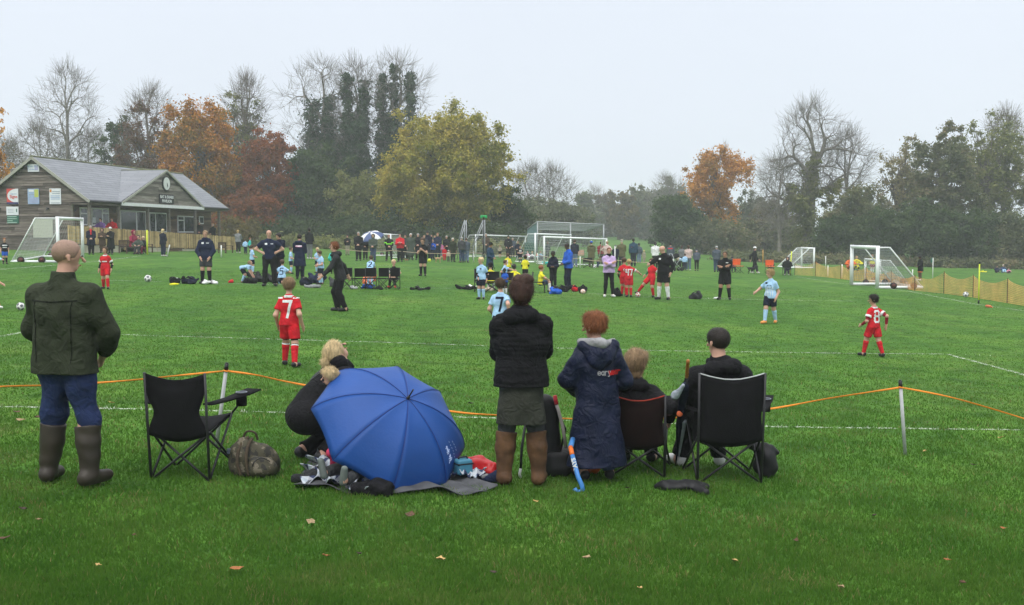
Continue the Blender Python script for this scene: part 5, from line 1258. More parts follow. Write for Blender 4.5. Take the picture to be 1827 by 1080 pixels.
REDK=dict(top='shirt',tc='red',bot='shorts',bc='red',sock='red',kid=1,shoe='b')
YELK=dict(top='shirt',tc='yellow',bot='shorts',bc='black',sock='white',kid=1,shoe='b')
g1='children in light blue kit'; g2='children in red kit'; g3='children in yellow shirts'; g4='spectators along the far touchline'
# ---- players on the pitch
person('child in red kit with a white 7 on the back',172,'astride',px=(517,654,492),res=.0095,fine=True,hair='short',hc='sandy',num='7',numc='white',leggings='black',group=g2,band='white',collar='white',marks=[('bar','back',-.09,.1,.05,'white'),('bar','back',.09,.1,.05,'white')],hy=15,**REDK)
person('child in red kit facing us, just right of the green jacketed man',0,'astride',px=(189,516,439),res=MID,hair='pony',hc='brown',group=g2,glove='black',cuffs='white',marks=[('bar','front',0,-.02,.09,'white')],collar='white',**REDK)
person('child in red kit with a white number 8 walking on the far right',205,'walk',px=(1558,637,523),res=.0095,fine=True,hair='short',hc='dark',num='8',group=g2,cuffs='white',glove='dred',hy=55,fl=(-.09,.12,0),fr=(.1,-.1,0),collar='white',**REDK)
person('blond child in light blue striped shirt walking on the right of the pitch',-35,'walk',px=(1374,578,478),res=.0095,fine=True,hair='short',hc='blond',group=g1,hl=(-.12,.04,.46),hr=(.24,.1,.56),hy=-30,marks=[('vstripes','front',0,-.08,.16,'white'),('dot','front',0,.0,.07,'blueteal'),('dot','front',-.06,.07,.035,'dnavy')],**dict(SKYK,shoe='o'))
person('blond child in light blue shirt standing alone in front of the yellow team chairs',-15,'stand',px=(859,535,458),res=MID,hair='short',hc='ltblond',group=g1,glove='black',hy=-40,marks=[('dot','front',0,.05,.035,'dnavy')],hr=(.04,.13,.5),**SKYK)
person('brown haired light blue child half hidden behind the black puffer jacket',168,'walk',px=(893,628,494),res=.0095,fine=True,hair='short',hc='brown',num='7',numc='dnavy',group=g1,hy=20,**dict(SKYK,shoe='r'))
person('young child in black shirt and blue shorts near the left edge',30,'stand',px=(9,472,424),res=.014,hair='short',hc='ginger',kid=1,top='shirt',tc='black',bot='shorts',bc='royal',sock='black',marks=[('bar','front',0,.04,.14,'white'),('bar','front',0,-.04,.12,'white')])
person('goalkeeper child cut off by the left edge wearing light blue gloves',70,'reach',px=(-14,505,441),res=.014,hair='short',hc='brown',kid=1,top='hoodie',tc='sky',bot='shorts',bc='black',sock='black',hr=(.1,.34,.48))
person('child in red kit cut off by the left edge, one red sock showing',75,'walk',px=(-13,553,462),res=.014,hair='short',hc='brown',group=g2,fl=(-.05,-.16,0),fr=(.05,.2,0),band='white',**dict(REDK,shoe='w'))
person('boy in black referee kit writing on a card in the centre of the field',-10,'chest',px=(755,493,423),res=MID,hair='short',hc='brown',kid=1,H=1.5,top='shirt',tc='black',bot='shorts',bc='black',sock='black',hp=18)
# ---- adults in the middle
person('young man in navy jacket and grey shorts with hands in his pockets',5,'pockets',px=(368,507,410),res=MID,hair='short',hc='sandy',tc='navy',bot='shorts',bc='dgrey',sock='black',hood=1,hem=-.06,fl=(-.07,0,0),fr=(.07,0,0),marks=[('bar','front',.045,.07,.04,'white'),('dot','front',-.045,.07,.035,'white')])
person('bald coach in navy t-shirt standing with both hands on his hips',10,'hips',px=(481,512,411),res=MID,wide=1.18,hair='bald',hc='none',top='tee',tc='navy',bot='trousers',bc='black',fine=True,fl=(-.1,.04,0),fr=(.09,-.02,0),marks=[('bar','front',.05,.06,.035,'white'),('dot','front',-.05,.06,.035,'white')])
person('dark haired man in navy jacket standing behind the bald coach',-40,'front',px=(500,500,415),res=MID,hair='short',hc='dark',tc='dnavy',bc='black',hood=1,hp=15)
person('man in long navy coat with a pink and white logo on the back',175,'front',px=(535,499,417),res=MID,hair='short',hc='dark',top='coat',tc='navy',bc='dnavy',hood=1,hem=-.22,wide=1.1,marks=[('bar','back',0,.04,.11,'pink'),('bar','back',0,.047,.1,'white')])
person('man in black top and grey trousers watching beyond the navy coats',160,'front',px=(552,463,406),res=FAR,hair='fade',hc='dark',sk='b',bc='grey',shoe='w',group=g4)
person('ginger young coach in black hooded top striding to the left',-75,'run',px=(608,556,430),res=.0095,fine=True,hair='short',hc='ginger',top='hoodie',tc='charcoal',bc='black',hood=1,hem=-.06,hl=(-.1,.26,.5),hr=(.16,-.12,.5),marks=[('dot','front',.05,.07,.03,'white')],fl=(-.05,-.06,.0),fr=(.05,.03,0),lean=14,hy=10)
person('woman in lilac zip top standing with folded arms and white trainers',5,'cross',px=(1086,531,440),res=MID,fine=True,hair='crop',hc='auburn',H=1.66,tc='lilac',bot='leggings',bc='black',shoe='w',collar='black',hem=-.02,fl=(-.08,0,0),fr=(.08,0,0))
person('shaven headed coach in black jacket and shorts reaching down to the red team children',-35,'reach',px=(1184,536,439),res=MID,fine=True,hair='bald',hc='none',tc='black',bot='shorts',bc='black',sock='white',wide=1.1,hr=(.16,.34,.64),hl=(-.14,0,.5),hp=15,hy=-45,fl=(-.1,0,0),fr=(.1,0,0),marks=[('dot','front',-.05,.06,.035,'white')])
person('bearded coach in black jacket and shorts standing with folded arms',-20,'cross',px=(1293,536,447),res=MID,hair='fade',hc='brown',tc='black',bot='shorts',bc='black',sock='black',wide=1.1,sk='t',marks=[('bar','front',.05,.07,.04,'white')],fl=(-.1,0,0),fr=(.1,.04,0))
person('man in bright blue tracksuit top and navy trousers looking down to the left',-65,'front',px=(1014,518,433),res=MID,hair='fade',hc='dark',sk='b',tc='royal',bc='dnavy',shoe='w',hem=-.05,hp=15)
person('dark skinned boy in navy hooded coat looking down beside the blue tracksuit top',-10,'front',px=(987,513,447),res=MID,kid=1,H=1.45,hair='short',hc='dark',sk='b',tc='dnavy',bot='trousers',bc='black',hp=25,hood=1)
person('man in dark blue long coat and black beanie behind the yellow team',60,'front',px=(874,496,432),res=MID,hair='short',hc='dark',hat='beanie',hatc='black',top='coat',tc='blueteal',bc='black',hem=-.2,sk='t',hp=10)
person('child in turquoise top behind the ginger young coach',180,'stand',px=(594,489,441),res=FAR,kid=1,hair='short',hc='brown',top='jacket',tc='teal',bot='trousers',bc='black')
# ---- light blue team by the bags
person('light blue team child bending right down to the bags at the left end',85,'bend',px=(432,505,464),res=MID,hair='short',hc='sandy',group=g1,marks=[('bar','back',0,.0,.1,'palepink')],**SKYK)
person('light blue team child standing behind the bending one',120,'front',px=(450,488,436),res=MID,hair='short',hc='brown',group=g1,marks=[('bar','back',0,.02,.1,'white')],**SKYK)
person('light blue team child kneeling with a dark number 5 on the back',175,'kneel',px=(503,506,462),res=MID,hair='short',hc='brown',num='5',numc='blueteal',group=g1,**SKYK)
person('light blue team child mostly hidden behind the long navy coat',90,'front',px=(519,489,440),res=FAR,hair='short',hc='brown',group=g1,**SKYK)
person('pale blond light blue team child at the back, right of the navy coat',-30,'front',px=(567,488,441),res=FAR,hair='short',hc='ltblond',group=g1,**SKYK)
person('light blue team child with dark hair standing in front of the pale blond one',-50,'front',px=(573,508,446),res=MID,hair='short',hc='brown',group=g1,hp=20,num='8',numc='dnavy',**SKYK)
person('light blue team child leaning over the folding chairs with back to us',175,'stoop',px=(660,511,455),res=MID,hair='short',hc='brown',group=g1,num='2',numc='dnavy',lean=38,**SKYK)
# ---- red team huddle
person('child in red kit with a white number 47 seen from behind',178,'reach',px=(1122,531,461),res=MID,fine=True,hair='short',hc='blond',num='47',group=g2,cuffs='white',hr=(.3,.1,.6),**REDK)
person('child in red kit mostly hidden behind number 47',150,'stand',px=(1113,529,458),res=MID,hair='short',hc='brown',sk='t',group=g2,glove='black',**REDK)
person('child in red kit swinging one leg out towards number 47',-40,'kick',px=(1162,531,460),res=MID,hair='short',hc='brown',group=g2,cuffs='white',glove='green',fr=(.3,.2,.06),**REDK)
# ---- yellow team
person('child in yellow shirt with a dark number 1, head bowed, behind the team chairs',175,'front',px=(906,500,451),res=MID,hair='short',hc='brown',num='1',numc='white',group=g3,**YELK)
person('dark haired child in yellow shirt standing with back to us behind the chairs',175,'front',px=(937,503,454),res=MID,hair='fade',hc='dark',sk='b',group=g3,glove='black',**YELK)
person('child in yellow shirt sitting on a folding chair right of the bowed heads',100,'sit',px=(964,522,472),res=MID,hair='short',hc='ginger',group=g3,**dict(YELK,bc='jeans'))
person('child in yellow shirt and dark hat sitting in the left team chair',178,'sit',px=(875,519,468),res=MID,hair='short',hc='dark',hat='beanie',hatc='black',group=g3,**YELK)
person('child in white and blue shirt reaching out behind the team chairs',70,'reach',px=(901,519,463),res=MID,hair='short',hc='brown',kid=1,top='shirt',tc='sky',bot='shorts',bc='dnavy',sock='sky')
person('dark skinned child with blue collar looking down behind the walking light blue child',-20,'front',px=(901,527,478),res=MID,hair='short',hc='dark',sk='b',kid=1,top='shirt',tc='royal',bot='shorts',bc='black',sock='white',hp=25)
person('child with brown skin and yellow shirt crouched at the middle of the team chairs',175,'kneel',px=(917,515,470),res=MID,hair='short',hc='dark',sk='b',group=g3,**YELK)
person('blond boy in black kit sitting on the right end of the folding chairs',-5,'sit',px=(703,513,462),res=MID,fine=True,hair='short',hc='ltblond',kid=1,top='shirt',tc='black',bot='shorts',bc='black',sock='black',cuffs='white',shoe='r',hy=25,collar='black')
# ---- pavilion side
SP=dict(res=FAR,group='people near the pavilion',wide=1.12,bulk=1.08)
person('grey haired person in navy coat with a red scarf at the fence',20,'front',px=(163,455,402),hair='bob',hc='grey',top='coat',tc='dnavy',bc='black',scarf='red',**SP)
person('person in brown purple coat with hood up beside the fence',10,'chest',px=(183,452,407),hair='short',hc='dark',top='coat',tc='brown',bc='brown',hood=2,skirt=.2,**SP)
person('person in long black coat and white hat with red band at the fence',-10,'chest',px=(198,455,405),hair='short',hc='brown',hat='beanie',hatc='white',top='coat',tc='black',bc='black',hem=-.3,**SP)
person('person in maroon hooded coat sitting on the dark bench',60,'sit',px=(238,453,410),hair='short',hc='dark',top='coat',tc='maroon',bc='cream',hood=2,hem=-.05,**SP)
person('child in dark green coat sitting on the dark bench',0,'sit',px=(248,454,419),kid=1,hair='short',hc='dark',tc='greygreen',bot='trousers',bc='dgrey',**SP)
person('child in black coat with red gloves at the right end of the dark bench',-20,'sit',px=(257,454,421),kid=1,hair='short',hc='ltblond',tc='black',bot='trousers',bc='maroon',**SP)
person('woman in navy coat with a pale fur hood standing by the leaning white post',150,'front',px=(291,458,408),hair='bob',hc='ltblond',top='jacket',tc='dnavy',bc='navy',shoe='w',scarf='stone',hem=-.08,**SP)
person('person in purple top seated on the veranda behind the fence',-10,'sit',pos=Vector(PP(s_of(182,.3),.3,FL+.42)),H=1.7,hair='short',hc='dark',tc='purple',bc='black',**SP)
person('person in red top seated on the veranda behind the fence',0,'sit',pos=Vector(PP(s_of(202,.4),.4,FL+.42)),H=1.75,hair='short',hc='brown',tc='red',bc='black',**SP)
person('white haired man in black jacket standing on the veranda by the second last post',10,'front',pos=Vector(PP(s_of(357,.3),.3,FL-.08)),H=1.72,hair='crop',hc='white',tc='black',bc='black',**SP)
person('bald man in black jacket standing at the right end of the veranda',-30,'front',pos=Vector(PP(s_of(381,.3),.3,FL-.2)),H=1.75,hair='bald',hc='white',tc='black',bc='black',**SP)
person('woman in grey patterned coat beyond the right end of the fence',175,'chest',px=(425,452,410),hair='bob',hc='blond',tc='camo',bc='black',shoe='w',skirt=.42,sc_='black',**SP)
person('child in turquoise top beside the woman in the grey patterned coat',90,'stand',px=(446,453,424),kid=1,hair='short',hc='ginger',tc='teal',top='jacket',bot='shorts',bc='navy',sock='black',**SP)
person('child in light blue top between the grey patterned coat and the turquoise top',170,'stand',px=(438,454,426),kid=1,hair='short',hc='brown',tc='sky',top='jacket',bot='trousers',bc='navy',**SP)
# ---- far spectators, left to right
FS=dict(res=FAR,group=g4,wide=1.16,bulk=1.1)
for lb,F,po,pxx,kw in [
 ('slim person in black holding something white, leftmost of the far spectators',10,'chest',(620,456,419),dict(hair='long',hc='dark',tc='black',bc='stone',bot='trousers')),
 ('man in black coat and hood left of the umbrella',0,'front',(640,466,413),dict(hair='short',hc='grey',top='coat',tc='black',bc='black',wide=1.15,hem=-.12)),
 ('person in dark green coat with hood up under the blue and white umbrella',-5,'front',(666,468,417),dict(hair='short',hc='dark',hood=2,top='jacket',tc='greygreen',bc='jeans')),
 ('steward in black and lime green jacket leaning on one leg',10,'front',(694,467,418),dict(hair='short',hc='ginger',tc='black',bc='black',marks=[('bar','front',0,-.04,.16,'lime')],fl=(-.1,0,0),fr=(.1,.1,0),cuffs='lime')),
 ('man in bright red jacket with arms folded low',0,'chest',(714,468,416),dict(hair='short',hc='dark',tc='red',bc='black',wide=1.1,marks=[('bar','front',0,-.02,.12,'white')])),
 ('white haired woman in long grey green coat',5,'stand',(733,465,416),dict(hair='bob',hc='white',top='coat',tc='greygreen',bc='greygreen',hem=-.3,skirt=.17)),
 ('person in black jacket behind the referee boy',0,'front',(746,464,416),dict(hair='short',hc='grey',tc='black',bc='black')),
 ('grey haired man in black coat just right of the referee boy',5,'front',(757,465,419),dict(hair='short',hc='sandy',tc='dgrey',bc='black')),
 ('man in navy coat and flat cap',0,'front',(763,464,412),dict(hair='short',hc='grey',hat='cap',hatc='dgrey',tc='dnavy',bc='dnavy')),
 ('tall man in navy and blue jacket behind the small children',0,'front',(781,463,415),dict(hair='fade',hc='ginger',tc='navy',bc='dnavy',wide=1.1)),
 ('boy in bright blue coat beside the tan dog',10,'chest',(772,464,427),dict(kid=1,hair='short',hc='sandy',tc='royal',bot='trousers',bc='navy')),
 ('girl in pink coat and pale jeans',0,'front',(786,463,430),dict(kid=1,hair='short',hc='ltblond',tc='pink',bot='trousers',bc='ljeans')),
 ('small child in bright red coat',0,'stand',(793,466,440),dict(kid=1,hair='short',hc='brown',hat='beanie',hatc='dred',top='coat',tc='red',bot='trousers',bc='red')),
 ('small child in cream coat beside the red coated one',-10,'stand',(800,468,446),dict(kid=1,hair='short',hc='white',tc='cream',bot='trousers',bc='greygreen')),
 ('white haired person in olive coat, left of the pair',20,'stand',(808,468,424),dict(hair='bob',hc='white',top='coat',tc='olive',bc='dgrey')),
 ('person in dark coat beside the olive coat, leaning on the rope',-150,'front',(824,469,422),dict(hair='short',hc='grey',tc='dgrey',bc='jeans')),
 ('person in slate jacket and pale jeans with back turned',170,'front',(832,469,424),dict(hair='short',hc='brown',tc='slate',bc='ljeans')),
 ('man in grey brown jacket left of the camera mast goal',0,'front',(867,462,416),dict(hair='short',hc='grey',tc='brown',bc='dgrey',wide=1.1)),
 ('man in black hooded top in the middle of the centre goal',0,'pockets',(907,462,420),dict(hair='short',hc='grey',hat='beanie',hatc='greygreen',top='hoodie',tc='black',bc='black',hood=1,marks=[('bar','front',0,.05,.03,'white')])),
 ('boy in white top left of the hooded man in the goal',0,'front',(892,461,437),dict(kid=1,hair='short',hc='brown',tc='stone',bot='shorts',bc='black')),
 ('man in navy coat by the right post of the centre goal',-20,'front',(924,464,430),dict(hair='short',hc='sandy',tc='dnavy',bc='navy')),
 ('child in black and white striped shirt by the right post of the centre goal',10,'front',(928,470,438),dict(kid=1,hair='short',hc='brown',top='shirt',tc='black',bot='shorts',bc='dnavy',sock='dnavy',marks=[('bar','front',0,.05,.12,'white'),('bar','front',0,-.02,.12,'white'),('bar','front',0,-.09,.12,'white')])),
 ('boy in dark jacket standing inside the right of centre goal',170,'stand',(977,461,431),dict(kid=1,H=1.5,hair='short',hc='ginger',tc='dnavy',bot='trousers',bc='black')),
 ('man in navy jacket and grey jeans behind the bright blue tracksuit top',160,'front',(1025,477,427),dict(hair='short',hc='brown',tc='dnavy',bc='ljeans',shoe='w')),
 ('person in khaki parka and blue bobble hat holding a ball',178,'front',(1055,477,430),dict(hair='short',hc='brown',hat='bobble',hatc='royal',top='coat',tc='khaki',bc='khaki',hood=1,hem=-.16)),
 ('small child in tan coat beside the khaki parka',120,'stoop',(1066,478,457),dict(kid=1,hair='short',hc='brown',tc='khaki',bot='trousers',bc='jeans')),
 ('woman in pinkish top with a raised arm behind the lilac top',140,'hips',(1083,477,430),dict(hair='short',hc='sandy',tc='palepink',bc='black')),
 ('person in navy jacket and white hat right of the lilac top',175,'front',(1098,478,437),dict(hair='short',hc='white',hat='beanie',hatc='grey',tc='dnavy',bc='dnavy')),
 ('man in olive coat with white hair',175,'front',(1109,478,427),dict(hair='crop',hc='white',hat='cap',hatc='stone',top='coat',tc='khaki',bc='dgrey',hem=-.12)),
 ('dark skinned man in blue jacket with hands behind his back',178,'stand',(1130,476,425),dict(hair='fade',hc='dark',sk='b',tc='blueteal',bc='dnavy',wide=1.1,marks=[('bar','back',-.07,.0,.03,'orange')])),
 ('boy in slate jacket and pale jeans beside the blue jacketed man',170,'stand',(1140,470,433),dict(hair='short',hc='dark',sk='b',tc='slate',bc='ljeans',kid=1,H=1.55,bot='trousers')),
 ('toddler in pale yellow coat',20,'stand',(1149,469,446),dict(kid=1,hair='short',hc='ltblond',top='coat',tc='stone',bot='trousers',bc='stone')),
 ('person in white top with a dark ponytail behind the shaven headed coach',175,'front',(1169,480,431),dict(hair='pony',hc='dark',tc='white',bc='black')),
 ('person in red and blue jacket behind the pushchair',165,'front',(1196,478,433),dict(hair='short',hc='dark',tc='slate',bc='black',marks=[('bar','back',0,.08,.14,'red')])),
 ('long haired woman in pale pink jacket and pale jeans',160,'front',(1228,483,437),dict(hair='long',hc='brown',tc='palepink',bc='ljeans',shoe='w')),
 ('person in navy jacket bending forward in black leggings',178,'front',(1243,484,445),dict(hair='short',hc='grey',hat='beanie',hatc='navy',tc='slate',bot='leggings',bc='black',hp=40,lean=12)),
 ('grey haired man in slate jacket and jeans with a shoulder bag',172,'front',(1278,486,438),dict(hair='short',hc='grey',tc='slate',bc='jeans')),
 ('person in maroon jacket seated left of the orange chair',150,'sit',(1306,486,457),dict(hair='short',hc='dark',tc='blueteal',bc='blueteal')),
 ('person in dark green coat squeezed between the cap and the tall navy jacket',8,'front',(770,462,418),dict(hair='short',hc='brown',tc='greygreen',bc='dgrey')),
 ('person in brown jacket behind the boy in the bright blue coat',-8,'chest',(776,461,420),dict(hair='bob',hc='sandy',tc='brown',bc='black')),
 ('person in black coat behind the cream coated small child',5,'front',(797,463,420),dict(hair='short',hc='grey',tc='black',bc='black')),
 ('person in grey jacket standing just right of the red jacketed man',12,'front',(723,464,418),dict(hair='short',hc='dark',tc='dgrey',bc='black')),
 ('person in slate coat right of the hooded man in the goal',-10,'front',(915,460,424),dict(hair='short',hc='grey',tc='slate',bc='dgrey')),
 ('person in black jacket left of the green coated person under the umbrella',0,'front',(652,464,420),dict(hair='short',hc='brown',tc='black',bc='black')),
 ('person in dark red jacket between the khaki parka and the pinkish top',170,'front',(1072,474,431),dict(hair='short',hc='dark',tc='dred',bc='black')),
 ('person in grey coat between the pushchair and the pale pink jacket',168,'front',(1216,478,438),dict(hair='bob',hc='brown',tc='grey',bc='black')),
 ('child in blue coat holding on to the pushchair',150,'stand',(1222,483,452),dict(kid=1,hair='short',hc='brown',tc='sky',bot='trousers',bc='navy')),
 ('person in black with a white hat walking a black dog',60,'walk',(1346,488,440),dict(hair='short',hc='brown',hat='beanie',hatc='white',tc='black',bc='black',shoe='w')),
 ('person in black slumped in an orange chair left of the tilted yellow pole',-5,'sit',(1374,486,461),dict(hair='short',hc='dark',hat='beanie',hatc='black',tc='black',bc='dgrey',marks=[('bar','front',0,-.05,.16,'orange')])),
 ('person in black and red jacket seated beside the tilted yellow pole',-20,'sit',(1405,491,458),dict(hair='short',hc='dark',hood=2,tc='black',bc='dnavy',shoe='w',marks=[('bar','front',0,-.05,.12,'coral')])),
 ('person in orange yellow jacket crouching behind the left post of the nearest right goal',0,'crouch',(1515,484,457),dict(hair='short',hc='blond',tc='orange',bc='black')),
 ('person in yellow jacket crouching inside the nearest right goal',0,'crouch',(1526,484,456),dict(hair='short',hc='blond',tc='yellow',bc='black')),
 ('child in yellow kit standing in the second right goal',0,'stand',(1556,488,453),dict(kid=1,hair='short',hc='ginger',top='shirt',tc='yellow',bot='shorts',bc='maroon',sock='white')),
 ('person in long black coat walking beyond the nearest right goal',-80,'front',(1642,501,456),dict(hair='fade',hc='dark',sk='b',top='coat',tc='black',bot='shorts',bc='coral',hem=-.14,shoe='w',hp=20)),
 ('person in blue coat sitting at the far right by the hedge, left of three',0,'sitg',(1778,487,474),dict(hair='short',hc='dark',tc='navy',bc='navy')),
 ('person in pale blue trousers sitting at the far right by the hedge, middle of three',0,'sitg',(1789,487,472),dict(hair='short',hc='white',tc='jeans',bc='sky')),
 ('child in pink sitting at the far right by the hedge, right of three',0,'sitg',(1799,488,478),dict(kid=1,hair='short',hc='brown',tc='pink',bc='black',bot='trousers')),
 ]:
    person(lb,F,po,px=pxx,**dict(FS,**kw))
for q,(u,col,lb) in enumerate([(942,'pink','pink'),(950,'white','white'),(957,'coral','coral'),(964,'sky','pale blue'),(969,'navy','navy')]):
    person('small child in %s top sitting in the row before the batting cage'%lb,-20+q*10,'sitg',px=(u,464+q%2,447+q%3),res=FAR,kid=1,hair='short',hc=['brown','blond','dark','brown','dark'][q],tc=col,bot='trousers',bc=['navy','black','dgrey','navy','black'][q],group='small children seated before the batting cage')
# ================================================================== FOREGROUND PEOPLE
HR=.0088
def gpd(u,v,dy=0,dx=0):
    p=gp(u,v); return G(p.x+dx,p.y+dy)
person('man in dark green jacket, jeans and rubber boots standing at the left',166,'pockets',px=(122,867,415),H=1.85,res=HR,wide=1.2,hair='crop',hc='stub',tc='olive',bot='trousers',bc='denim',boots='rubber',hem=-.055,hy=-42,hp=2,collar='olive',fl=(-.105,.02,0),fr=(.1,0,0),el=(1,-.35,-.1),hl=(-.1,.11,.53),hr=(.1,.11,.53),topfold=.013,fine=True,bulk=1.1,marks=[('lines','back',0,.055,.2,'seam',[[(-.5,.03),(0,.0),(.5,.03)]],.02,'seam'),('lines','back',0,.055,.2,'seam',[[(-.42,0),(-.38,-1.2)]],.014,'seam'),('lines','back',0,.055,.2,'seam',[[(.42,0),(.38,-1.2)]],.014,'seam')])
person('blonde woman in long black coat crouching beside the blue umbrella',122,'crouch',px=(545,824,600),H=1.68,res=HR,hair='bun',hc='ltblond',top='coat',tc='black',bot='trousers',bc='black',hood=1,hem=-.07,hy=8,wide=1.1,topfold=.009,pz=.235,lean=42,hp=-30,marks=[('lines','back',-.02,.03,.1,'stripe',[[(-.45,-.4),(.05,.45)],[(-.25,-.45),(.25,.4)],[(-.05,-.5),(.45,.35)]],.07,'stripe')],fine=True)
person('blond toddler peering out from behind the top of the blue umbrella',-52,'stand',pos=gpd(601,850,.1),H=.87,kid=1,res=HR,hair='short',hc='ltblond',tc='dnavy',bot='trousers',bc='maroon',hp=12,lean=12,hy=-10)
person('woman in black puffer jacket and brown boots standing in the middle with folded arms',180,'cross',px=(930,867,484),H=1.62,res=HR,wide=1.06,hair='messy',hc='auburn2',tc='black',bot='leggings',bc='dgrey',boots='suede',puff=.052,hood=1,hem=-.035,skirt=.3,sc_='tunic',hy=0,fl=(-.085,0,0),fr=(.085,.0,0),hl=(.03,.12,.66),hr=(-.03,.13,.675),el=(1,.1,-.6),topfold=.007,bulk=1.08,fine=True)
t,J,o=person('boy with ginger hair in a long navy changing robe with a grey lined hood',192,'front',px=(1064,858,548),H=1.32,kid=1,res=HR,wide=1.05,hair='short',hc='ginger',top='coat',tc='rnavy',bot='joggers',bc='jeans',robe=.095,hood=3,hy=38,hp=4,topfold=.013,fl=(-.08,0,0),fr=(.08,0,0),hl=(-.08,.12,.53),hr=(.08,.12,.53),el=(.8,-.5,-.1),marks=[('lines','back',.02,-.03,.034,'grey2',letters('eary'),.14),('lines','back',.09,-.03,.034,'dred2',letters('wear'),.2)],fine=True)
# ================================================================== CAMPING CHAIRS
CHF=M('chair_fabric_black',(.007,.007,.008),.9,.15,12,.2,120,spec=.12); CHM=M('chair_tube_dark',(.03,.03,.032),.4,.1,metal=.3); CHR=M('chair_fabric_red',(.3,.03,.015),.8,.15,12,.2,120); PIPE=M('piping_pale',(.4,.42,.42),.6,.05); CHO=M('chair_fabric_orange',(.7,.12,.02),.7,.12)
def camp_chair(label,p,F,w_=.5,h_=.86,fab=None,trim=None,seat=.4,dep=.46,cup=True,sides=(-1,1),waist=.8,group='folding camping chairs'):
    fab=fab or CHF; t=thing('camping_chair',label,'chair',tuple(p),R(F+180),group=group); X=w_/2; y0,y1=-dep/2,dep/2; r=.011
    # back uprights lean rearwards
    bt=[Vector((s*(X+.005),y0-.07,h_)) for s in(-1,1)]; bf=[Vector((s*X,y0,.0)) for s in(-1,1)]; ff=[Vector((s*(X+.03),y1+.04,.0)) for s in(-1,1)]
    sc1=[Vector((s*X,y0+.02,seat-.05)) for s in(-1,1)]; sf=[Vector((s*X,y1,seat+.03)) for s in(-1,1)]
    for k in(0,1): b=B(); b.tube([bf[k],(bf[k]+bt[k])/2+Vector((0,.0,0)),bt[k]],r,8); b.build('back_pole',CHM,t,True)
    def lg(a_,c_): b=B(); b.tube([a_,c_],r*.9,8); b.build('leg',CHM,t,True)
    lg(bf[0]+Vector((.01,-.012,0)),sc1[1]+Vector((0,-.012,0))); lg(bf[1]+Vector((-.01,.012,0)),sc1[0]+Vector((0,.012,0)))
    lg(ff[0],sf[1]); lg(ff[1]+Vector((0,.02,0)),sf[0]+Vector((0,.02,0)))
    for k in(0,1): lg(bf[k]+Vector((0,.01,.01)),sf[k]); lg(ff[k]+Vector((0,-.01,.01)),sc1[k]); 
    # seat
    n=9; V=[];F_=[]
    for i in range(n):
        for j in range(n):
            a_,c_=i/(n-1),j/(n-1); x=(a_*2-1)*X*.97; y=y0+(y1-y0)*c_; z=seat-.05+.08*c_-.05*math.sin(math.pi*a_)*(1-.3*c_)
            V.append((x,y,z))
    for i in range(n-1):
        for j in range(n-1): F_.append((i*n+j,(i+1)*n+j,(i+1)*n+j+1,i*n+j+1))
    b=B(); b.add(V,F_); solid(b.build('seat',fab,t,True),.008)
    # backrest: dips at the top, narrows at the waist, sags rearwards
    m_=14; V=[];F_=[];z0,z1=seat-.07,h_-.005
    for i in range(n):
        a_=i/(n-1)
        for j in range(m_):
            c_=j/(m_-1); wd=1-(1-waist)*math.exp(-((c_-.38)/.2)**2); topz=z1-.05*math.sin(math.pi*a_)*1
            z=z0+(topz-z0)*c_-(.05*math.sin(math.pi*a_)*(1-c_)); y=y0-.07*(z/h_)-.045*math.sin(math.pi*a_)*math.sin(math.pi*min(1,c_*1.1))**.5+.004*math.sin(a_*23+c_*9)
            V.append(((a_*2-1)*X*wd,y,z))
    for i in range(n-1):
        for j in range(m_-1): F_.append((i*m_+j,(i+1)*m_+j,(i+1)*m_+j+1,i*m_+j+1))
    b=B(); b.add(V,F_); bo=b.build('backrest',fab,t,True); solid(bo,.01)
    if trim:
        P=[Vector(V[i*m_+m_-1])+Vector((0,0,.004)) for i in range(n)]; b=B(); b.tube(P,.006,6); b.build('piping',trim,bo,True)
    for s in sides:
        k=0 if s<0 else 1; a_=Vector((s*X,y0-.02,seat+.17)); c_=Vector((s*(X+.17),y1+.04,seat+.22)); b=B()
        d=(c_-a_); W_=[.035,.04,.045,.06,.06]; V=[];
        for q,wv in enumerate(W_): 
            pp=a_+d*(q/4); pp.z-=.012*math.sin(math.pi*q/4); V+= [tuple(pp-Vector((wv,0,0))),tuple(pp+Vector((wv,0,-.004)))]
        b.add(V,[(2*q,2*q+1,2*q+3,2*q+2) for q in range(4)]); ar=b.build('armrest',fab,t,True); solid(ar,.012)
        b=B(); b.tube([sf[k],c_-d*.12-Vector((0,0,.01))],r*.8,6); b.build('arm_pole',CHM,t,True)
        if cup and s==(1 if cup is True else cup):
            q=a_+d*.72; b=B(); b.tube([q+Vector((0,0,-.1)),q+Vector((0,0,-.005))],.042,12); b.build('cup_holder',fab,ar,True)
            b=B(); P=[q+Vector((.043*math.cos(x),.043*math.sin(x),.008)) for x in np.linspace(0,6.28,15)]; b.tube(P,.004,5); b.build('cup_ring',M('ring_grey',(.2,.22,.26),.4),ar,True)
    return t
c0=gpd(331,856,.2); camp_chair('empty black camping chair with a cup holder on its right arm',c0,172,.47,.83,seat=.42,waist=.76)
c1=gpd(1299,862,.22); camp_chair('big black camping chair with pale piping and a man sitting in it',c1,182,.52,.9,trim=PIPE,seat=.42,waist=.93)
c2=gpd(1146,849,.22); camp_chair('smaller camping chair with black back and red trim next to the navy robe',c2,170,.44,.68,trim=CHR,seat=.34,waist=.9,fab=M('chair_fabric_black_red',(.009,.0035,.003),.9,.2,10,spec=.12))
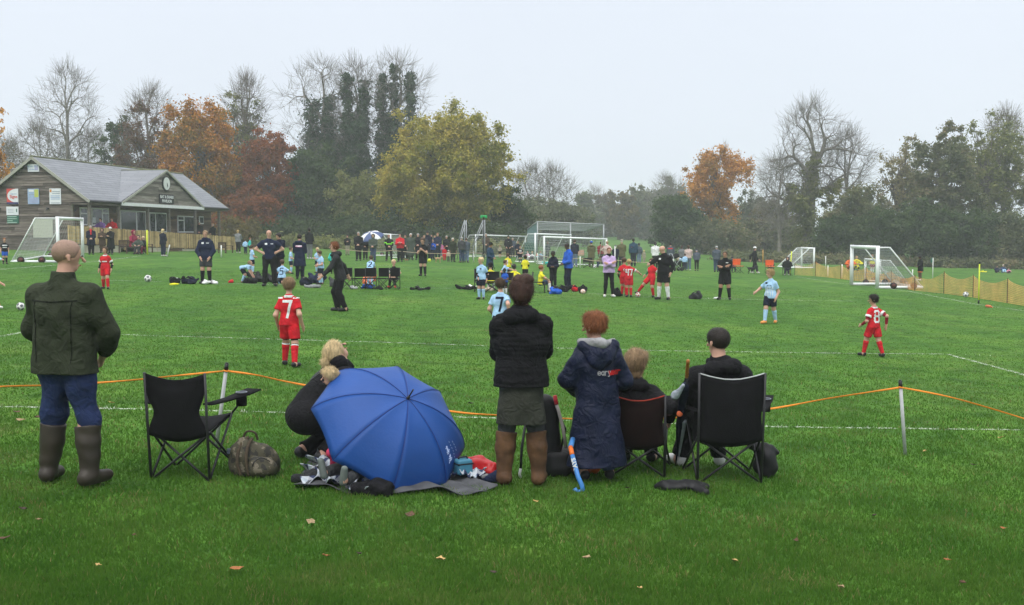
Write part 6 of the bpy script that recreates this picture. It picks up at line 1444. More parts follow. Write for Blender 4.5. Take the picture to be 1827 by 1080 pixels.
person('man with short dark hair in black jacket sitting in the big camping chair',188,'sit',pos=G(c1.x-.06,c1.y+.0),H=1.76,res=HR,hair='fade',hc='dark',tc='black',bc='black',shoe='w',hood=1,pz=.225,py=-.02,lean=-3,hy=25,hem=-.0,wide=1.14,hl=(-.12,.2,.33),hr=(.12,.2,.33),el=(.35,-.6,-.8),topfold=.008,fl=(-.1,.26,0),fr=(.1,.25,0),fine=True)
person('boy with short sandy hair in black jacket sitting in the smaller camping chair',168,'sit',pos=G(c2.x-.04,c2.y+.0),H=1.44,kid=1,res=HR,hair='curly',hc='sandy',tc='black',bot='trousers',bc='black',hood=1,pz=.235,lean=2,hy=-30,hl=(-.12,.14,.33),hr=(.2,.02,.3),el=(.6,-.4,-.5),topfold=.008,wide=1.12,fine=True)
# ================================================================== UMBRELLAS
def umbrella(label,centre,axis,e1,Rr,Hh,ph,mats,shaft=True,name='umbrella',nrib=8,ferr=True,solidt=.003,handle=None,detail=1):
    """canopy dome round axis; mats per gore"""
    axis=Vector(axis).normalized(); e1=Vector(e1); e1=(e1-axis*e1.dot(axis)).normalized(); e2=axis.cross(e1)
    t=thing(name,label,'umbrella',tuple(centre)); fm=R(72); nt=12; na=9
    def pt(g,a_,tt):
        cut=1-.075*math.sin(math.pi*a_)*tt**2; f=tt*cut*fm; rho=Rr*math.sin(f)/math.sin(fm); z=Hh*(math.cos(f)-math.cos(fm))/(1-math.cos(fm))
        A0=ph+g*2*math.pi/nrib; A1=A0+2*math.pi/nrib; Am=A0+(A1-A0)*a_
        arc=Vector((math.cos(Am),math.sin(Am),0)); ch=Vector((math.cos(A0),math.sin(A0),0))*(1-a_)+Vector((math.cos(A1),math.sin(A1),0))*a_
        v=(arc*.3+ch*.7)*rho; wr=.006*math.sin(26*tt)*math.sin(math.pi*a_)*(math.sin(math.pi*a_*1)*detail) if detail else 0
        z-=.03*math.sin(math.pi*a_)*tt; return e1*v.x+e2*v.y+axis*(z+wr*.6)
    V=[];F_=[];mi=[];o0=0
    for g in range(nrib):
        for i in range(na):
            for j in range(nt+1): V.append(tuple(pt(g,i/(na-1),j/nt)))
        for i in range(na-1):
            for j in range(nt): F_.append((o0+i*(nt+1)+j,o0+i*(nt+1)+j+1,o0+(i+1)*(nt+1)+j+1,o0+(i+1)*(nt+1)+j)); mi.append(g%len(mats))
        o0+=na*(nt+1)
    ca=mk('canopy',V,np.array(F_),mats,t,True,mi); solid(ca,solidt)
    for g in range(nrib):
        b=B(); b.tube([pt(g,0,j/nt)+axis*.002 for j in range(nt+1)],.0035,5); b.build('rib',M('rib_seam_'+('blue' if detail else 'dark'),(.01,.03,.16) if detail else (.02,.02,.03),.6),t)
    if shaft: b=B(); b.tube([axis*(Hh-.01),axis*(-.5)],.007,8); b.build('shaft',CHM,t,True); b=B(); P=[axis*-.5,axis*-.58,axis*-.62+e1*.03,axis*-.6+e1*.07]; b.tube(P,.014,8); b.build('handle',M('handle_black',(.02,.02,.02),.5),t,True)
    if ferr: b=B(); b.tube([axis*(Hh-.01),axis*(Hh+.03)],[.016,.01],10); b.tube([axis*(Hh+.03),axis*(Hh+.11)],.006,8); b.build('ferrule',CHM,t,True)
    return t,pt,axis
UB=M('umbrella_blue',(.009,.06,.25),.55,.06,3,.15,50)
# brighter/duller only by noise; hero umbrella lying on its rim
ctr=Vector((-.964,8.75,.471)); gg=float(gz(ctr.x,ctr.y)); 
th,pt,ax_=umbrella('large open blue umbrella lying on its side on the picnic blanket',ctr,(.442,-.532,.723),(-.893,-.340,.296),.648,.369,0,[UB],True)
lw_=M('umbrella_lettering',(.4,.5,.75),.6)
def on_umb(g,lines,a0,t0,sa,st,wd,rot=0):
    b=B()
    for ln in lines:
        P=[]
        for (x0,y0),(x1,y1) in zip(ln[:-1],ln[1:]):
            for k in range(3):
                x=x0+(x1-x0)*k/3;y=y0+(y1-y0)*k/3; P.append(pt(g,a0+x*sa,t0+y*st)+ax_*.004)
        if len(P)>1: b.tube(P,wd,4)
    q=b.build('lettering',lw_); q.parent=th
BESTG=None
tgt=Vector(at(812,790,8.6))-ctr; best=1e9
for g in range(8):
    d=(pt(g,.5,.8)-tgt).length
    if d<best: best=d;BESTG=g
on_umb(BESTG,[[(y,-x) for x,y in l_] for l_ in letters('Scarsdale'.replace('c','e').replace('l','r'))],.3,.72,.16,.035,.0026)
on_umb(BESTG,[[(.0,k*.9),(.0,k*.9+.5)] for k in range(-3,3)],.5,.76,.1,.05,.0022)
on_umb(BESTG,[[(.0,k*.9),(.0,k*.9+.7)] for k in range(-2,2)],.62,.76,.1,.05,.0022)
up_=at(663,424,69.5); umbrella('blue and white panelled umbrella held up among the far spectators',up_,(-.15,-.35,.92),(1,0,0),.8,.36,R(10),[cm('white'),M('umbrella_slate_blue',(.06,.09,.2),.6)],True,ferr=True,detail=0)
# folded golf umbrella propped against the big chair
p=gpd(1206,836,.12); t=thing('folded_umbrella','furled navy and white golf umbrella with a wooden handle leaning by the big chair','umbrella',tuple(p)); D=p.y-.05
f0=lambda u,v:at(u,v,p.y-.02-(832-v)/190*.85)-Vector(p)
b=B(); b.tube([f0(1205,832),f0(1226,676)],.006,6); b.build('shaft',CHM,t,True)
g=S(.01); g.N=folds(.006,50,12,3,.01); g.cone(f0(1206,822),f0(1213,760),.006,.036); g.cone(f0(1213,760),f0(1222,690),.04,.03); g.build('furled_canopy',cm('dnavy'),t,.005)
g=S(.01); g.N=folds(.006,50,12,5,.01); g.cone(f0(1208,705)+Vector((-.02,-.02,0)),f0(1221,688)+Vector((-.01,-.02,0)),.035,.02); g.build('pale_panel',cm('greyblue'),t,.005); g=S(.01); g.cone(f0(1217,752)+Vector((.015,-.02,0)),f0(1209,815)+Vector((.008,-.015,0)),.022,.006); g.build('pale_panel',cm('greyblue'),t,.005)
b=B(); P=[f0(1225+.25*k,674-3.1*k) for k in range(11)]; b.tube(P,[.015 if k%2 else .0125 for k in range(11)],10); b.build('handle',M('handle_wood',(.33,.13,.03),.45,.2,30),t,True)
g=S(.01); g.ball(f0(1211,737)+Vector((0,-.05,0)),.026,.6); g.build('tag',M('tag_coral',(.75,.16,.06),.6),t,.005)
# ================================================================== BLANKET AND THINGS ON IT
def plaid(name,c1,c2,c3,s=3.2):
    m=bpy.data.materials.new(name); m.use_nodes=True; n=m.node_tree; b=n.nodes['Principled BSDF']; b.inputs['Roughness'].default_value=.95
    t=n.nodes.new('ShaderNodeTexCoord'); fs=[]
    for ax in('X','Y'):
        w_=n.nodes.new('ShaderNodeTexWave'); w_.bands_direction=ax; w_.inputs['Scale'].default_value=s; w_.inputs['Distortion'].default_value=.25
        r=n.nodes.new('ShaderNodeMapRange'); r.inputs[1].default_value=.45; r.inputs[2].default_value=.6; n.links.new(t.outputs['Object'],w_.inputs['Vector']); n.links.new(w_.outputs['Fac'],r.inputs[0]); fs.append(r)
    m1=n.nodes.new('ShaderNodeMixRGB'); m1.inputs[1].default_value=(*c1,1); m1.inputs[2].default_value=(*c2,1); n.links.new(fs[0].outputs[0],m1.inputs[0])
    m2=n.nodes.new('ShaderNodeMixRGB'); m2.inputs[2].default_value=(*c3,1); n.links.new(m1.outputs[0],m2.inputs[1])
    mu=n.nodes.new('ShaderNodeMath'); mu.operation='MULTIPLY'; mu.inputs[1].default_value=.6; n.links.new(fs[1].outputs[0],mu.inputs[0]); n.links.new(mu.outputs[0],m2.inputs[0]); n.links.new(m2.outputs[0],b.inputs['Base Color']); return m
PLD=plaid('plaid_navy_white',(.02,.03,.08),(.35,.4,.45),(.5,.52,.55)); 
def sheet(name,label,corners,mat,amp=.03,n=36,cat='blanket',seed=1,parent=None,th_=.006,lift=.02,edge=.02):
    """cloth lying on the grass between 4 pixel corners (ccw from front left)"""
    C_=[gp(u,v) for u,v in corners]; c=sum(C_,Vector())/4; V=[];r=np.random.default_rng(seed); ph=r.random(8)*6
    for i in range(n):
        for j in range(n):
            a_,b_=i/(n-1),j/(n-1); q=(C_[0]*(1-a_)+C_[1]*a_)*(1-b_)+(C_[3]*(1-a_)+C_[2]*a_)*b_
            q=q+Vector((edge*math.sin(b_*17+ph[0])*(abs(a_-.5)*2)**3,edge*math.sin(a_*21+ph[1])*(abs(b_-.5)*2)**3,0))
            z=float(gz(q.x,q.y))+lift+amp*(.5+.5*math.sin(a_*9+3*math.sin(b_*6+ph[2])+ph[3]))*(.5+.5*math.sin(b_*11+2*math.sin(a_*7+ph[4])))+.35*amp*math.sin(a_*31+b_*19+ph[5])
            V.append((q.x-c.x,q.y-c.y,z-c.z))
    F_=np.array([[i*n+j,(i+1)*n+j,(i+1)*n+j+1,i*n+j+1] for i in range(n-1) for j in range(n-1)])
    o=mk(name,V,F_,mat,smooth=True); o.location=c; solid(o,th_)
    if label: tag(o,label,cat)
    return o
sheet('picnic_blanket','grey backed picnic blanket spread on the grass under the blue umbrella',[(536,876),(868,888),(888,840),(566,822)],M('blanket_grey',(.075,.078,.085),.9,.25,8),.035,50,edge=.06)
sheet('plaid_rug','crumpled navy and white plaid rug left of the blue umbrella',[(546,868),(668,884),(690,826),(568,812)],PLD,.07,44,'rug',4,lift=.05,edge=.08)
sheet('plaid_cloth','small plaid cloth folded at the right end of the picnic blanket',[(800,862),(858,866),(872,846),(812,842)],PLD,.04,24,'cloth',6,lift=.06)
def blob(name,label,cat,px,prims,mat,k=.03,amp=.012,res=.009,group=None,pos=None,seed=2,rz=0,flatcut=True,fx=16,parts=()):
    p=gp(*px) if pos is None else Vector(pos); t=thing(name,label,cat,tuple(p),rz,group)
    def mkp(nm,pr,mt,amp_=amp,res_=res):
        g=S(k); g.N=folds(amp_,fx,fx*1.3,seed,.05)
        for q in pr: g.cone(q[0],q[1],q[2],q[3] if len(q)>3 else None,flat=q[4] if len(q)>4 else 1,ax=q[5] if len(q)>5 else (0,0,1))
        if flatcut: g.cut((0,0,-.01),(0,0,-1))
        return g.build(nm,mt,t,res_)
    mkp('bag_body' if cat in('bag','backpack') else 'cloth',prims,mat)
    for nm,pr,mt in parts: mkp(nm,pr,mt,amp*.3,res*.8)
    return t
REDJ=M('nylon_red',(.42,.012,.015),.4,.1,10)
blob('red_jacket','bright red jacket bundled on the right end of the blanket','jacket',(848,850),[((-.12,0,.05),(.09,.02,.06),.06,.075),((-.03,-.07,.04),(.13,-.05,.05),.05),((-.08,.04,.1),(.04,.03,.12),.04),((-.02,-.05,.1),(.1,-.03,.09),.035)],REDJ,.02,.02,.006,fx=17)
def lunch(label,u,v,mat,band,size,rz,name='lunch_bag'):
    p=gp(u,v); t=thing(name,label,'bag',tuple(p+Vector((0,0,.06))),rz); x,y,z=size
    b=B(); b.box((0,0,z/2),(x,y,z)); bevel(b.build('bag_body',mat,t),.02,3)
    b=B(); b.box((0,0,z*.72),(x+.006,y+.006,z*.1)); bevel(b.build('band',band,t),.004)
    b=B(); b.tube([(-x*.3,0,z),(-x*.25,0,z+.015),(x*.25,0,z+.015),(x*.3,0,z)],.008,6); b.build('handle',band,t,True)
lunch('light blue insulated lunch bag with a black band beside the red jacket',826,860,M('bag_turquoise',(.05,.19,.28),.6,.08),BLK,(.13,.11,.12),.5)
lunch('blue plastic lunch box lying on the plaid rug between the child\'s legs'.replace("child's legs",'trainers and the umbrella'),628,862,M('box_blue',(.03,.28,.6),.25,.05),M('box_blue_dark',(.02,.14,.35),.3),(.24,.1,.07),-.7,'lunch_box')
blob('pink_hat','small pink knitted hat on the plaid rug','hat',(590,830),[((0,0,.1),(.03,0,.11),.04)],M('knit_pink',(.6,.05,.12),.9,.2,60),.01,.006,.006)
blob('black_coat','black coat crumpled at the lower edge of the umbrella','coat',(662,884),[((-.12,0,.03),(.1,-.02,.03),.05,.06),((.0,.06,.04),(.1,.08,.05),.06)],cm('black'),.03,.018,.008,fx=20)
blob('dark_cloth','folded charcoal coat at the left corner of the picnic blanket','coat',(548,862),[((-.1,0,.02),(.06,.04,.03),.035,.04),((0,.1,.04),(.08,.18,.05),.04)],cm('charcoal'),.03,.014,.008,fx=20)
blob('navy_sock_bundle','navy and white clothes lying beside the right boot of the middle woman','clothes',(878,864),[((-.05,0,.04),(.04,.02,.05),.04,.045)],cm('navy'),.02,.012,.008,parts=[('white_cloth',[((-.07,-.02,.06),(-.04,.0,.07),.016)],cm('grey'))])
# child lying under the umbrella, legs towards us
t,J,o=person('child lying on the plaid rug with grey trousers and trainer soles facing us',0,'astride',pos=gpd(592,878),H=1.05,kid=1,res=.009,hair='short',hc='brown',tc='dnavy',bot='trousers',bc='dgrey',shoe='g',fl=(-.12,0,0),fr=(.1,.02,0),pz=.5,hl=(-.1,.0,.5),hr=(.1,.0,.5))
t.rotation_euler=(R(90),0,R(138)); t.location=t.location+Vector((-.02,-.0,.1))
# ================================================================== BAGS, STICKS, BACKPACKS
def camomat():
    m=bpy.data.materials.new('camouflage'); m.use_nodes=True; n=m.node_tree; b=n.nodes['Principled BSDF']; b.inputs['Roughness'].default_value=.8
    t=n.nodes.new('ShaderNodeTexCoord'); q=n.nodes.new('ShaderNodeTexNoise'); q.inputs['Scale'].default_value=14; q.inputs['Detail'].default_value=5
    r=n.nodes.new('ShaderNodeValToRGB'); r.color_ramp.interpolation='CONSTANT'; e=r.color_ramp.elements; e[0].color=(.018,.017,.012,1); e[1].position=.58; e[1].color=(.14,.12,.085,1); k=e.new(.46); k.color=(.05,.045,.025,1); k=e.new(.66); k.color=(.09,.075,.04,1)
    n.links.new(t.outputs['Object'],q.inputs['Vector']); n.links.new(q.outputs['Fac'],r.inputs[0]); n.links.new(r.outputs[0],b.inputs['Base Color']); return m
CAMO=camomat()
def catm_(P,n=5):
    Q=[];P=[Vector(p) for p in P]
    for i in range(len(P)-1):
        p0=P[max(0,i-1)];p1=P[i];p2=P[i+1];p3=P[min(len(P)-1,i+2)]
        for k in range(n): s=k/n; Q.append(.5*((2*p1)+(p2-p0)*s+(2*p0-5*p1+4*p2-p3)*s*s+(3*p1-p0-3*p2+p3)*s**3))
    return Q+[P[-1]]
t=thing('camouflage_backpack','worn camouflage backpack lying on the grass right of the empty chair','backpack',tuple(gp(456,848)),.15)
def sdf(nm,pr,mt,k=.03,amp=.01,fx=15,res_=.008,cut=True):
    g=S(k); g.N=folds(amp,fx,fx*1.2,4,.05)
    for q in pr: g.cone(q[0],q[1],q[2],q[3] if len(q)>3 else None,flat=q[4] if len(q)>4 else 1,ax=(0,1,0))
    if cut: g.cut((0,0,-.01),(0,0,-1))
    return g.build(nm,mt,t,res_)
sdf('bag_body',[((-.07,0,.1),(.08,.02,.09),.13,.11,.8),((-.07,0,.17),(.03,0,.16),.13,.1,.8)],CAMO,.05,.012)
sdf('front_pocket',[((.0,-.1,.07),(.11,-.09,.07),.065,.06),((.01,-.1,.13),(.09,-.09,.12),.045,.04)],CAMO,.03,.008)
STRP=M('strap_brown_webbing',(.06,.045,.028),.85,.2,30)
for P_ in ([(-.1,-.115,.02),(-.13,-.11,.13),(-.11,-.07,.24),(-.05,-.01,.305)],[(-.04,-.13,.02),(-.06,-.135,.14),(-.05,-.09,.24),(-.02,-.02,.295)]):
    b=B(); b.tube(catm_(P_),.013,8); b.build('strap',STRP,t,True)
b=B(); b.tube(catm_([(-.09,.0,.3),(-.06,-.02,.35),(.0,-.02,.34),(.02,0,.28)]),.009,6); b.build('haul_loop',STRP,t,True)
b=B(); b.tube(catm_([(-.02,-.155,.06),(.0,-.165,.13),(.06,-.155,.165),(.12,-.13,.13)]),.004,5); b.build('zip',BLK,t,True)
b=B(); b.box((-.2,-.03,.2),(.03,.02,.045)); bevel(b.build('buckle',cm('slate'),t),.005)
BLKN=M('nylon_black',(.01,.01,.011),.55,.2,12); 
blob('black_rucksack','black rucksack hanging behind the right side of the big camping chair','backpack',(1366,850),[((.0,0,.07),(.0,0,.17),.1,.07),((.0,.0,.17),(-.02,0,.26),.06,.05),((-.1,.02,.27),(-.04,0,.25),.04,.045),((.04,0,.24),(.1,0,.2),.022,.018)],BLKN,.04,.02,.008,fx=14)
t=thing('black_jacket','black jacket dropped flat on the grass in front of the chairs','jacket',tuple(gp(1216,874))); g=S(.03); g.N=folds(.014,18,26,4,.05)
g.cone((-.17,.03,.025),(.1,.02,.04),.05,.06,flat=.55,ax=(0,0,1)); g.cone((-.06,.09,.03),(.2,.06,.02),.045,.035,flat=.6,ax=(0,0,1)); g.cone((-.1,-.02,.03),(.02,-.03,.03),.05,.035,flat=.6,ax=(0,0,1)); g.cone((-.2,.02,.02),(-.14,.0,.03),.02,.03); g.cone((.1,-.02,.03),(.15,-.17,.015),.04,.026); g.cut((0,0,-.01),(0,0,-1)); g.build('cloth',BLKN,t,.007)
b=B(); b.box((-.14,-.01,.07),(.02,.012,.004),.5); b.build('label_tag',WHITE,t)
# big hockey backpack between the woman and the boy
pb_=gpd(984,858,.25); t=thing('hockey_bag','tall black hockey backpack standing between the middle woman and the robed boy','backpack',tuple(pb_))
g=S(.05); g.N=folds(.008,14,12,4,.04); g.cone((-.02,0,.1),(-.04,0,.55),.12,.1,flat=.7,ax=(0,1,0)); g.build('bag_body',BLKN,t,.009)
g=S(.03); g.N=folds(.004,14,12,4,.03); g.cone((.02,-.08,.06),(.1,-.08,.06),.07,.07,flat=.7,ax=(0,1,0)); g.cone((.02,-.08,.14),(.1,-.08,.14),.06,.06,flat=.6,ax=(0,1,0)); g.build('front_pocket',BLKN,t,.009)
b=B(); b.tube([(.06,-.03,.5),(.12,-.05,.38),(.08,-.05,.2)],.01,6); b.build('strap',BLKN,t,True)
t=thing('sports_bag','small black sports bag on the grass behind the robed boy','bag',tuple(gpd(1008,862,.5))); g=S(.03); g.cone((-.1,0,.1),(.1,0,.1),.1,.1); g.build('bag_body',BLKN,t,.012)
blob('orange_bag','orange bag glimpsed under the hem of the navy robe','bag',(1046,850),[((-.06,.12,.06),(.07,.12,.06),.07)],CHO,.03,.01,.009)
def stick(label,pts,r0,mats,D0,name='hockey_stick',txt=None,flat=1):
    """pts: (u,v,dy) down the stick to the hook; mats: list of (until index, material, part name)"""
    o0=at(pts[-1][0],pts[-1][1],D0); t=thing(name,label,'stick',tuple(o0)); P=[at(u,v,D0+dy)-o0 for u,v,dy in pts]; a_=0; last=None
    for e_,m_,nm in mats:
        b=B(); b.tube(P[a_:e_+1],r0 if nm!='grip' else r0*1.15,8); last=b.build(nm,m_,t,True); a_=e_
    return t,P
D0=gp(1030,878).y
SB=M('stick_blue',(.05,.2,.5),.35,.1); SO=M('stick_orange',(.75,.16,.02),.35,.1); SWh=M('stick_white',(.7,.7,.68),.35,.06); SRd=M('grip_red',(.6,.03,.05),.6,.1)
t,P=stick('blue hockey stick with an orange band and white lettering leaning against the robe',[(1022,784,.32),(1018,798,.2),(1021,812,.12),(1031,850,.03),(1038,866,.0),(1040,874,-.0),(1035,878,0),(1028,877,0),(1025,872,0)],.019,[(1,SB,'grip'),(2,SO,'orange_band'),(8,SB,'blade')],D0)
d=(P[3]-P[2]).normalized(); ang=math.atan2(d.z,d.x)
text_mesh('lettering','GRAYS',.044,WHITE,t,P[2]+(P[3]-P[2])*.52+Vector((0,-.022,0)),(math.pi/2,-ang+math.pi,0),bold=.002)
D1=gp(930,862).y+.18
stick('hockey stick with a white hook standing between the boots of the middle woman',[(938,752,.1),(931,800,.05),(929,836,.0),(927,846,0),(929,856,0),(934,861,0),(939,863,0)],.011,[(2,CHM,'shaft'),(6,SWh,'blade')],D1)
stick('hockey stick with red grip and white cap poking out beside the tall black backpack',[(990,706,.0),(993,722,.0),(997,735,0),(1004,762,.0),(1010,800,.0)],.014,[(1,SRd,'grip'),(4,M('shaft_pale',(.4,.36,.33),.5,.1),'shaft')],D1+.1)
# ================================================================== ROPE AND POSTS
def steel_post(label,top,foot):
    p=gp(*foot); h_=at(*top,p.y); d=h_-p
    t=thing('rope_post',label,'post',tuple(p),group='pale plastic rope posts'); b=B()
    b.tube([d*-.03,d*.9],.0165,10); b.build('pole',M('post_grey_white',(.42,.43,.43),.45,.12,8),t,True)
    b=B(); b.tube([d*.9,d*.99],[.019,.017],10); b.tube([d*.985,d*1.0],.012,8); b.build('cap',BLK,t,True)
    b=B(); P=[d*.9+Vector((.021*math.cos(x),.021*math.sin(x),.004*math.sin(x*2))) for x in np.linspace(0,6.28,12)]; b.tube(P,.007,6); b.build('rope_loop',ORR,t,True)
    return p,p+d*.9
f1,k1=steel_post('grey white post with black cap behind the empty chair, leaning',(405,647),(386,796))
f2,k2=steel_post('grey white post with black cap alone on the right',(1606,678),(1615,812))
def ropepts(L_,a_,c_):
    out=[]
    for u,v,f in L_: out.append(at(u,v,a_.y*(1-f)+c_.y*f))
    return out
def catmull(P,n=6):
    Q=[];P=[Vector(p) for p in P]
    for i in range(len(P)-1):
        p0=P[max(0,i-1)];p1=P[i];p2=P[i+1];p3=P[min(len(P)-1,i+2)]
        for k in range(n): s=k/n; Q.append(.5*((2*p1)+(p2-p0)*s+(2*p0-5*p1+4*p2-p3)*s*s+(3*p1-p0-3*p2+p3)*s**3))
    return Q+[P[-1]]
def tape(label,P):
    t=thing('rope',label,'rope',tuple(P[0]),group='orange rope round the pitch'); o0=Vector(P[0]); Q=catmull(P); V=[];F_=[]
    for i,q in enumerate(Q):
        tw=i*.55; w_=.0055+.004*abs(math.sin(tw)); d=Vector((0,math.sin(tw)*.8,1)).normalized()*w_/1; n_=Vector((0,.004,0))
        for s_ in (d+n_,-d+n_,-d-n_,d-n_): V.append(tuple(q-o0+s_))
    for i in range(len(Q)-1):
        for k in range(4): F_.append((4*i+k,4*i+(k+1)%4,4*i+4+(k+1)%4,4*i+4+k))
    b=B(); b.add(V,F_); b.build('cord',ORR,t,True)
L0=k1+Vector((-3.5,-.6,-.02)); 
tape('orange rope running off to the left from the post behind the empty chair',[at(-120,698,9.3),at(0,690,9.5),at(110,687,9.7),at(230,679,9.9),at(330,669,10.1),k1])
tape('orange rope sagging between the two pale posts behind the seated people',[k1]+ropepts([(455,669,.05),(515,682,.1),(650,707,.2),(790,732,.32),(885,741,.4),(1080,749,.55),(1230,744,.68),(1365,731,.8),(1480,711,.89)],k1,k2)+[k2])
tape('orange rope running off to the right from the lone right post',[k2]+ropepts([(1700,710,1.0),(1827,747,1.0),(1900,772,1.0)],k1,k2))
# ================================================================== BALLS
def ball(label,u,v,r_,c1,c2=None,group='footballs lying on the grass'):
    p=gp(u,v); r_=r_*p.y/FPX; t=thing('football',label,'ball',tuple(p+Vector((0,0,r_))),group=group)
    me=bpy.data.meshes.new('ball'); bm=bmesh.new(); bmesh.ops.create_icosphere(bm,subdivisions=4,radius=r_); ico=[Vector(v_.co).normalized() for v_ in bmesh.ops.create_icosphere(bmesh.new(),subdivisions=1,radius=1)['verts']] if False else None
    ph=(1+5**.5)/2; vs=[Vector(q).normalized() for q in [(0,1,ph),(0,-1,ph),(0,1,-ph),(0,-1,-ph),(1,ph,0),(-1,ph,0),(1,-ph,0),(-1,-ph,0),(ph,0,1),(-ph,0,1),(ph,0,-1),(-ph,0,-1)]]
    for f in bm.faces: 
        c=f.calc_center_median().normalized(); f.smooth=True
        f.material_index=1 if max(c.dot(q) for q in vs)>.93 else 0
    bm.to_mesh(me); bm.free(); me.materials.append(c1); me.materials.append(c2 or c1)
    o=bpy.data.objects.new('panels',me); COL.objects.link(o); o.parent=t; t.rotation_euler=(.4,.3,u)
WB_=M('ball_white',(.68,.68,.66),.35,.06); DB=M('ball_dark',(.12,.12,.14),.4,.1)
ball('white football on the grass between the red child and the kit bags',264,504,6.5,WB_,DB)
ball('white football at the left edge just left of the man in the green jacket',37,554,7,WB_,DB)
ball('white football near the mesh barrier on the right',1723,531,5,WB_,DB)
ball('pale football in the left heap of kit bags',316,507,5.5,WB_,M('ball_teal',(.2,.4,.45),.4))
ball('pinkish football beside the red and black bags',1040,525,4.5,M('ball_pink',(.7,.4,.3),.4),WB_)
ball('yellow football beyond the referee boy near the tan dog',766,468,3.2,YEL,YEL)
ball('white football among the feet of the red team huddle',1138,531,4.5,WB_,M('ball_red',(.5,.1,.08),.4))
ball('white ball at the waist of the khaki parka, on the ground behind',1061,479,3,WB_,DB)
# ================================================================== KIT BAGS AND LOOSE KIT
KB='kit bags and clothes heaped on the grass'
def kit(name,label,cat,u,v,w_,h_,col,seed=1,extra=None,dark=None):
    p=gp(u,v); k=p.y/FPX; W_=w_*k/2; H_=h_*k; m=cm(col) if isinstance(col,str) else col; pr=[]
    r=np.random.default_rng(seed+int(u)); rr=H_*.5
    pr.append(((-W_+rr,0,rr*.55),(W_-rr,0,rr*.6),rr*.75,rr*.65))
    for q in range(6): x=(r.random()*2-1)*(W_-rr)*.95; pr.append(((x,-.1+.1*r.random(),rr*.5),(x+.12*r.normal(),.04,rr*(.8+.7*r.random())),rr*(.35+.35*r.random()),rr*(.2+.3*r.random())))
    blob(name,label,cat,(u,v),pr,m,.02,.03,.016,KB,seed=seed,fx=10,parts=[('strap',[((-W_*.4,-rr*.5,rr*1.3),(0,-rr*.6,rr*1.75),.018),((0,-rr*.6,rr*1.75),(W_*.4,-rr*.5,rr*1.3),.018)],BLK)] if cat=='bag' else ())
kit('ball_net','black net of footballs left of the man in grey shorts','bag',312,507,26,14,'black',1)
kit('holdall','dark navy holdall beside the feet of the man in grey shorts','bag',338,507,34,15,'dnavy',2)
kit('training_cones','small heap of white cones right of the man in grey shorts','cones',379,507,20,8,'white',3)
kit('white_bottles','white drinks bottles beside the feet of the man in grey shorts','bottles',364,508,12,8,'white',13)
kit('red_cone','flat red marker left of the bending light blue child','cone',412,505,10,6,'red',4)
kit('training_cone','yellow disc marker in front of the ball net','cone',308,509,8,3,'yellow',4)
kit('holdall','black holdall under the hands of the bending light blue child','bag',447,506,30,14,'black',5)
kit('holdall','long black kit bag behind the bald coach','bag',472,504,44,20,'charcoal',6)
kit('backpack','dark grey backpack left of the kneeling number 5','bag',490,507,16,12,'dgrey',7)
kit('holdall','navy bag with white stripes right of the kneeling number 5','bag',547,510,30,16,'dnavy',8)
kit('coat_heap','heap of dark blue coats behind the light blue children','coats',565,506,36,24,'navy',9)
kit('towel','black and white patterned towel on the coat heap','towel',556,514,30,8,'camo',10)
kit('holdall','dark bag under the left end of the folding chairs','bag',598,512,26,20,'dgrey',11)
kit('blue_bag','royal blue kit bag under the folding chairs','bag',656,515,24,9,'royal',12)
kit('white_trainers','pair of white trainers under the folding chairs','shoes',631,516,12,6,'white',12)
kit('coat_heap','dark clothes under the feet of the leaning light blue child','coats',674,517,26,7,'black',14)
kit('holdall','flat black bag alone right of the folding chairs','bag',743,518,27,7,'black',15)
kit('tripod_bag','flattened black tripod bag left of the team chairs','bag',832,517,30,9,'black',16)
kit('white_bottles','white bottle beside the flattened tripod bag','bottles',840,514,6,6,'white',17)
kit('cream_bag','cream coloured bag under the team chairs','bag',875,519,12,10,'cream',17)
kit('blue_bag','bright blue kit bag in front of the navy coated boy','bag',992,525,28,15,'royal',18)
kit('holdall','black bags behind the bright blue kit bag','bag',1000,521,40,14,'black',19)
kit('red_bag','bright red bag at the feet of the blue tracksuit man','bag',1026,521,18,13,'red',20)
kit('holdall','black rucksack right of the bright red bag','bag',1040,524,20,18,'black',21)
kit('holdall','black bag between the lilac top and the red team huddle','bag',1101,529,18,17,'black',22)
kit('holdall','grey and white trimmed holdall alone between the two coaches in black','bag',1241,534,29,17,'charcoal',23)
kit('teal_bag','teal bag on the grass behind the yellow team chairs','bag',971,472,12,6,'teal',24)
kit('orange_leaf_pile','small orange brown object on the right side line','litter',1767,549,13,4,'coral',25)
kit('white_bottles','white bottle at the foot of the bearded coach','bottles',1276,534,8,3,'white',26)
kit('yellow_markers','yellow markers far off by the hedge at the right','cones',1752,486,12,3,'yellow',27)
# folding team chairs (plain black)
def team_chair(label,u,vb,w_,h_,F=0,group='black folding team chairs',fab=None):
    p=gp(u,vb); k=p.y/FPX; fab=fab or CHF; W_=w_*k/2; H_=h_*k; t=thing('folding_chair',label,'chair',tuple(p),R(F+180),group=group); s_=H_*.5; d=.22
    b=B(); b.box((0,0,s_),(W_*2,.4,.03)); bevel(b.build('seat',fab,t),.01)
    b=B(); b.box((0,-.2,H_*.78),(W_*2,.03,H_*.42),rot=Matrix.Rotation(-.12,3,'X')); bevel(b.build('backrest',fab,t),.01)
    for sx in(-1,1):
        b=B(); b.tube([(sx*W_,-.22,0),(sx*W_,-.2,H_)],.014,6); b.build('back_pole',CHM,t,True)
    for y_ in(-.2,.2):
        for sx in(-1,1): b=B(); b.tube([(sx*W_,y_+sx*.012,0),(-sx*W_,y_+sx*.012,s_)],.012,6); b.build('leg',CHM,t,True)
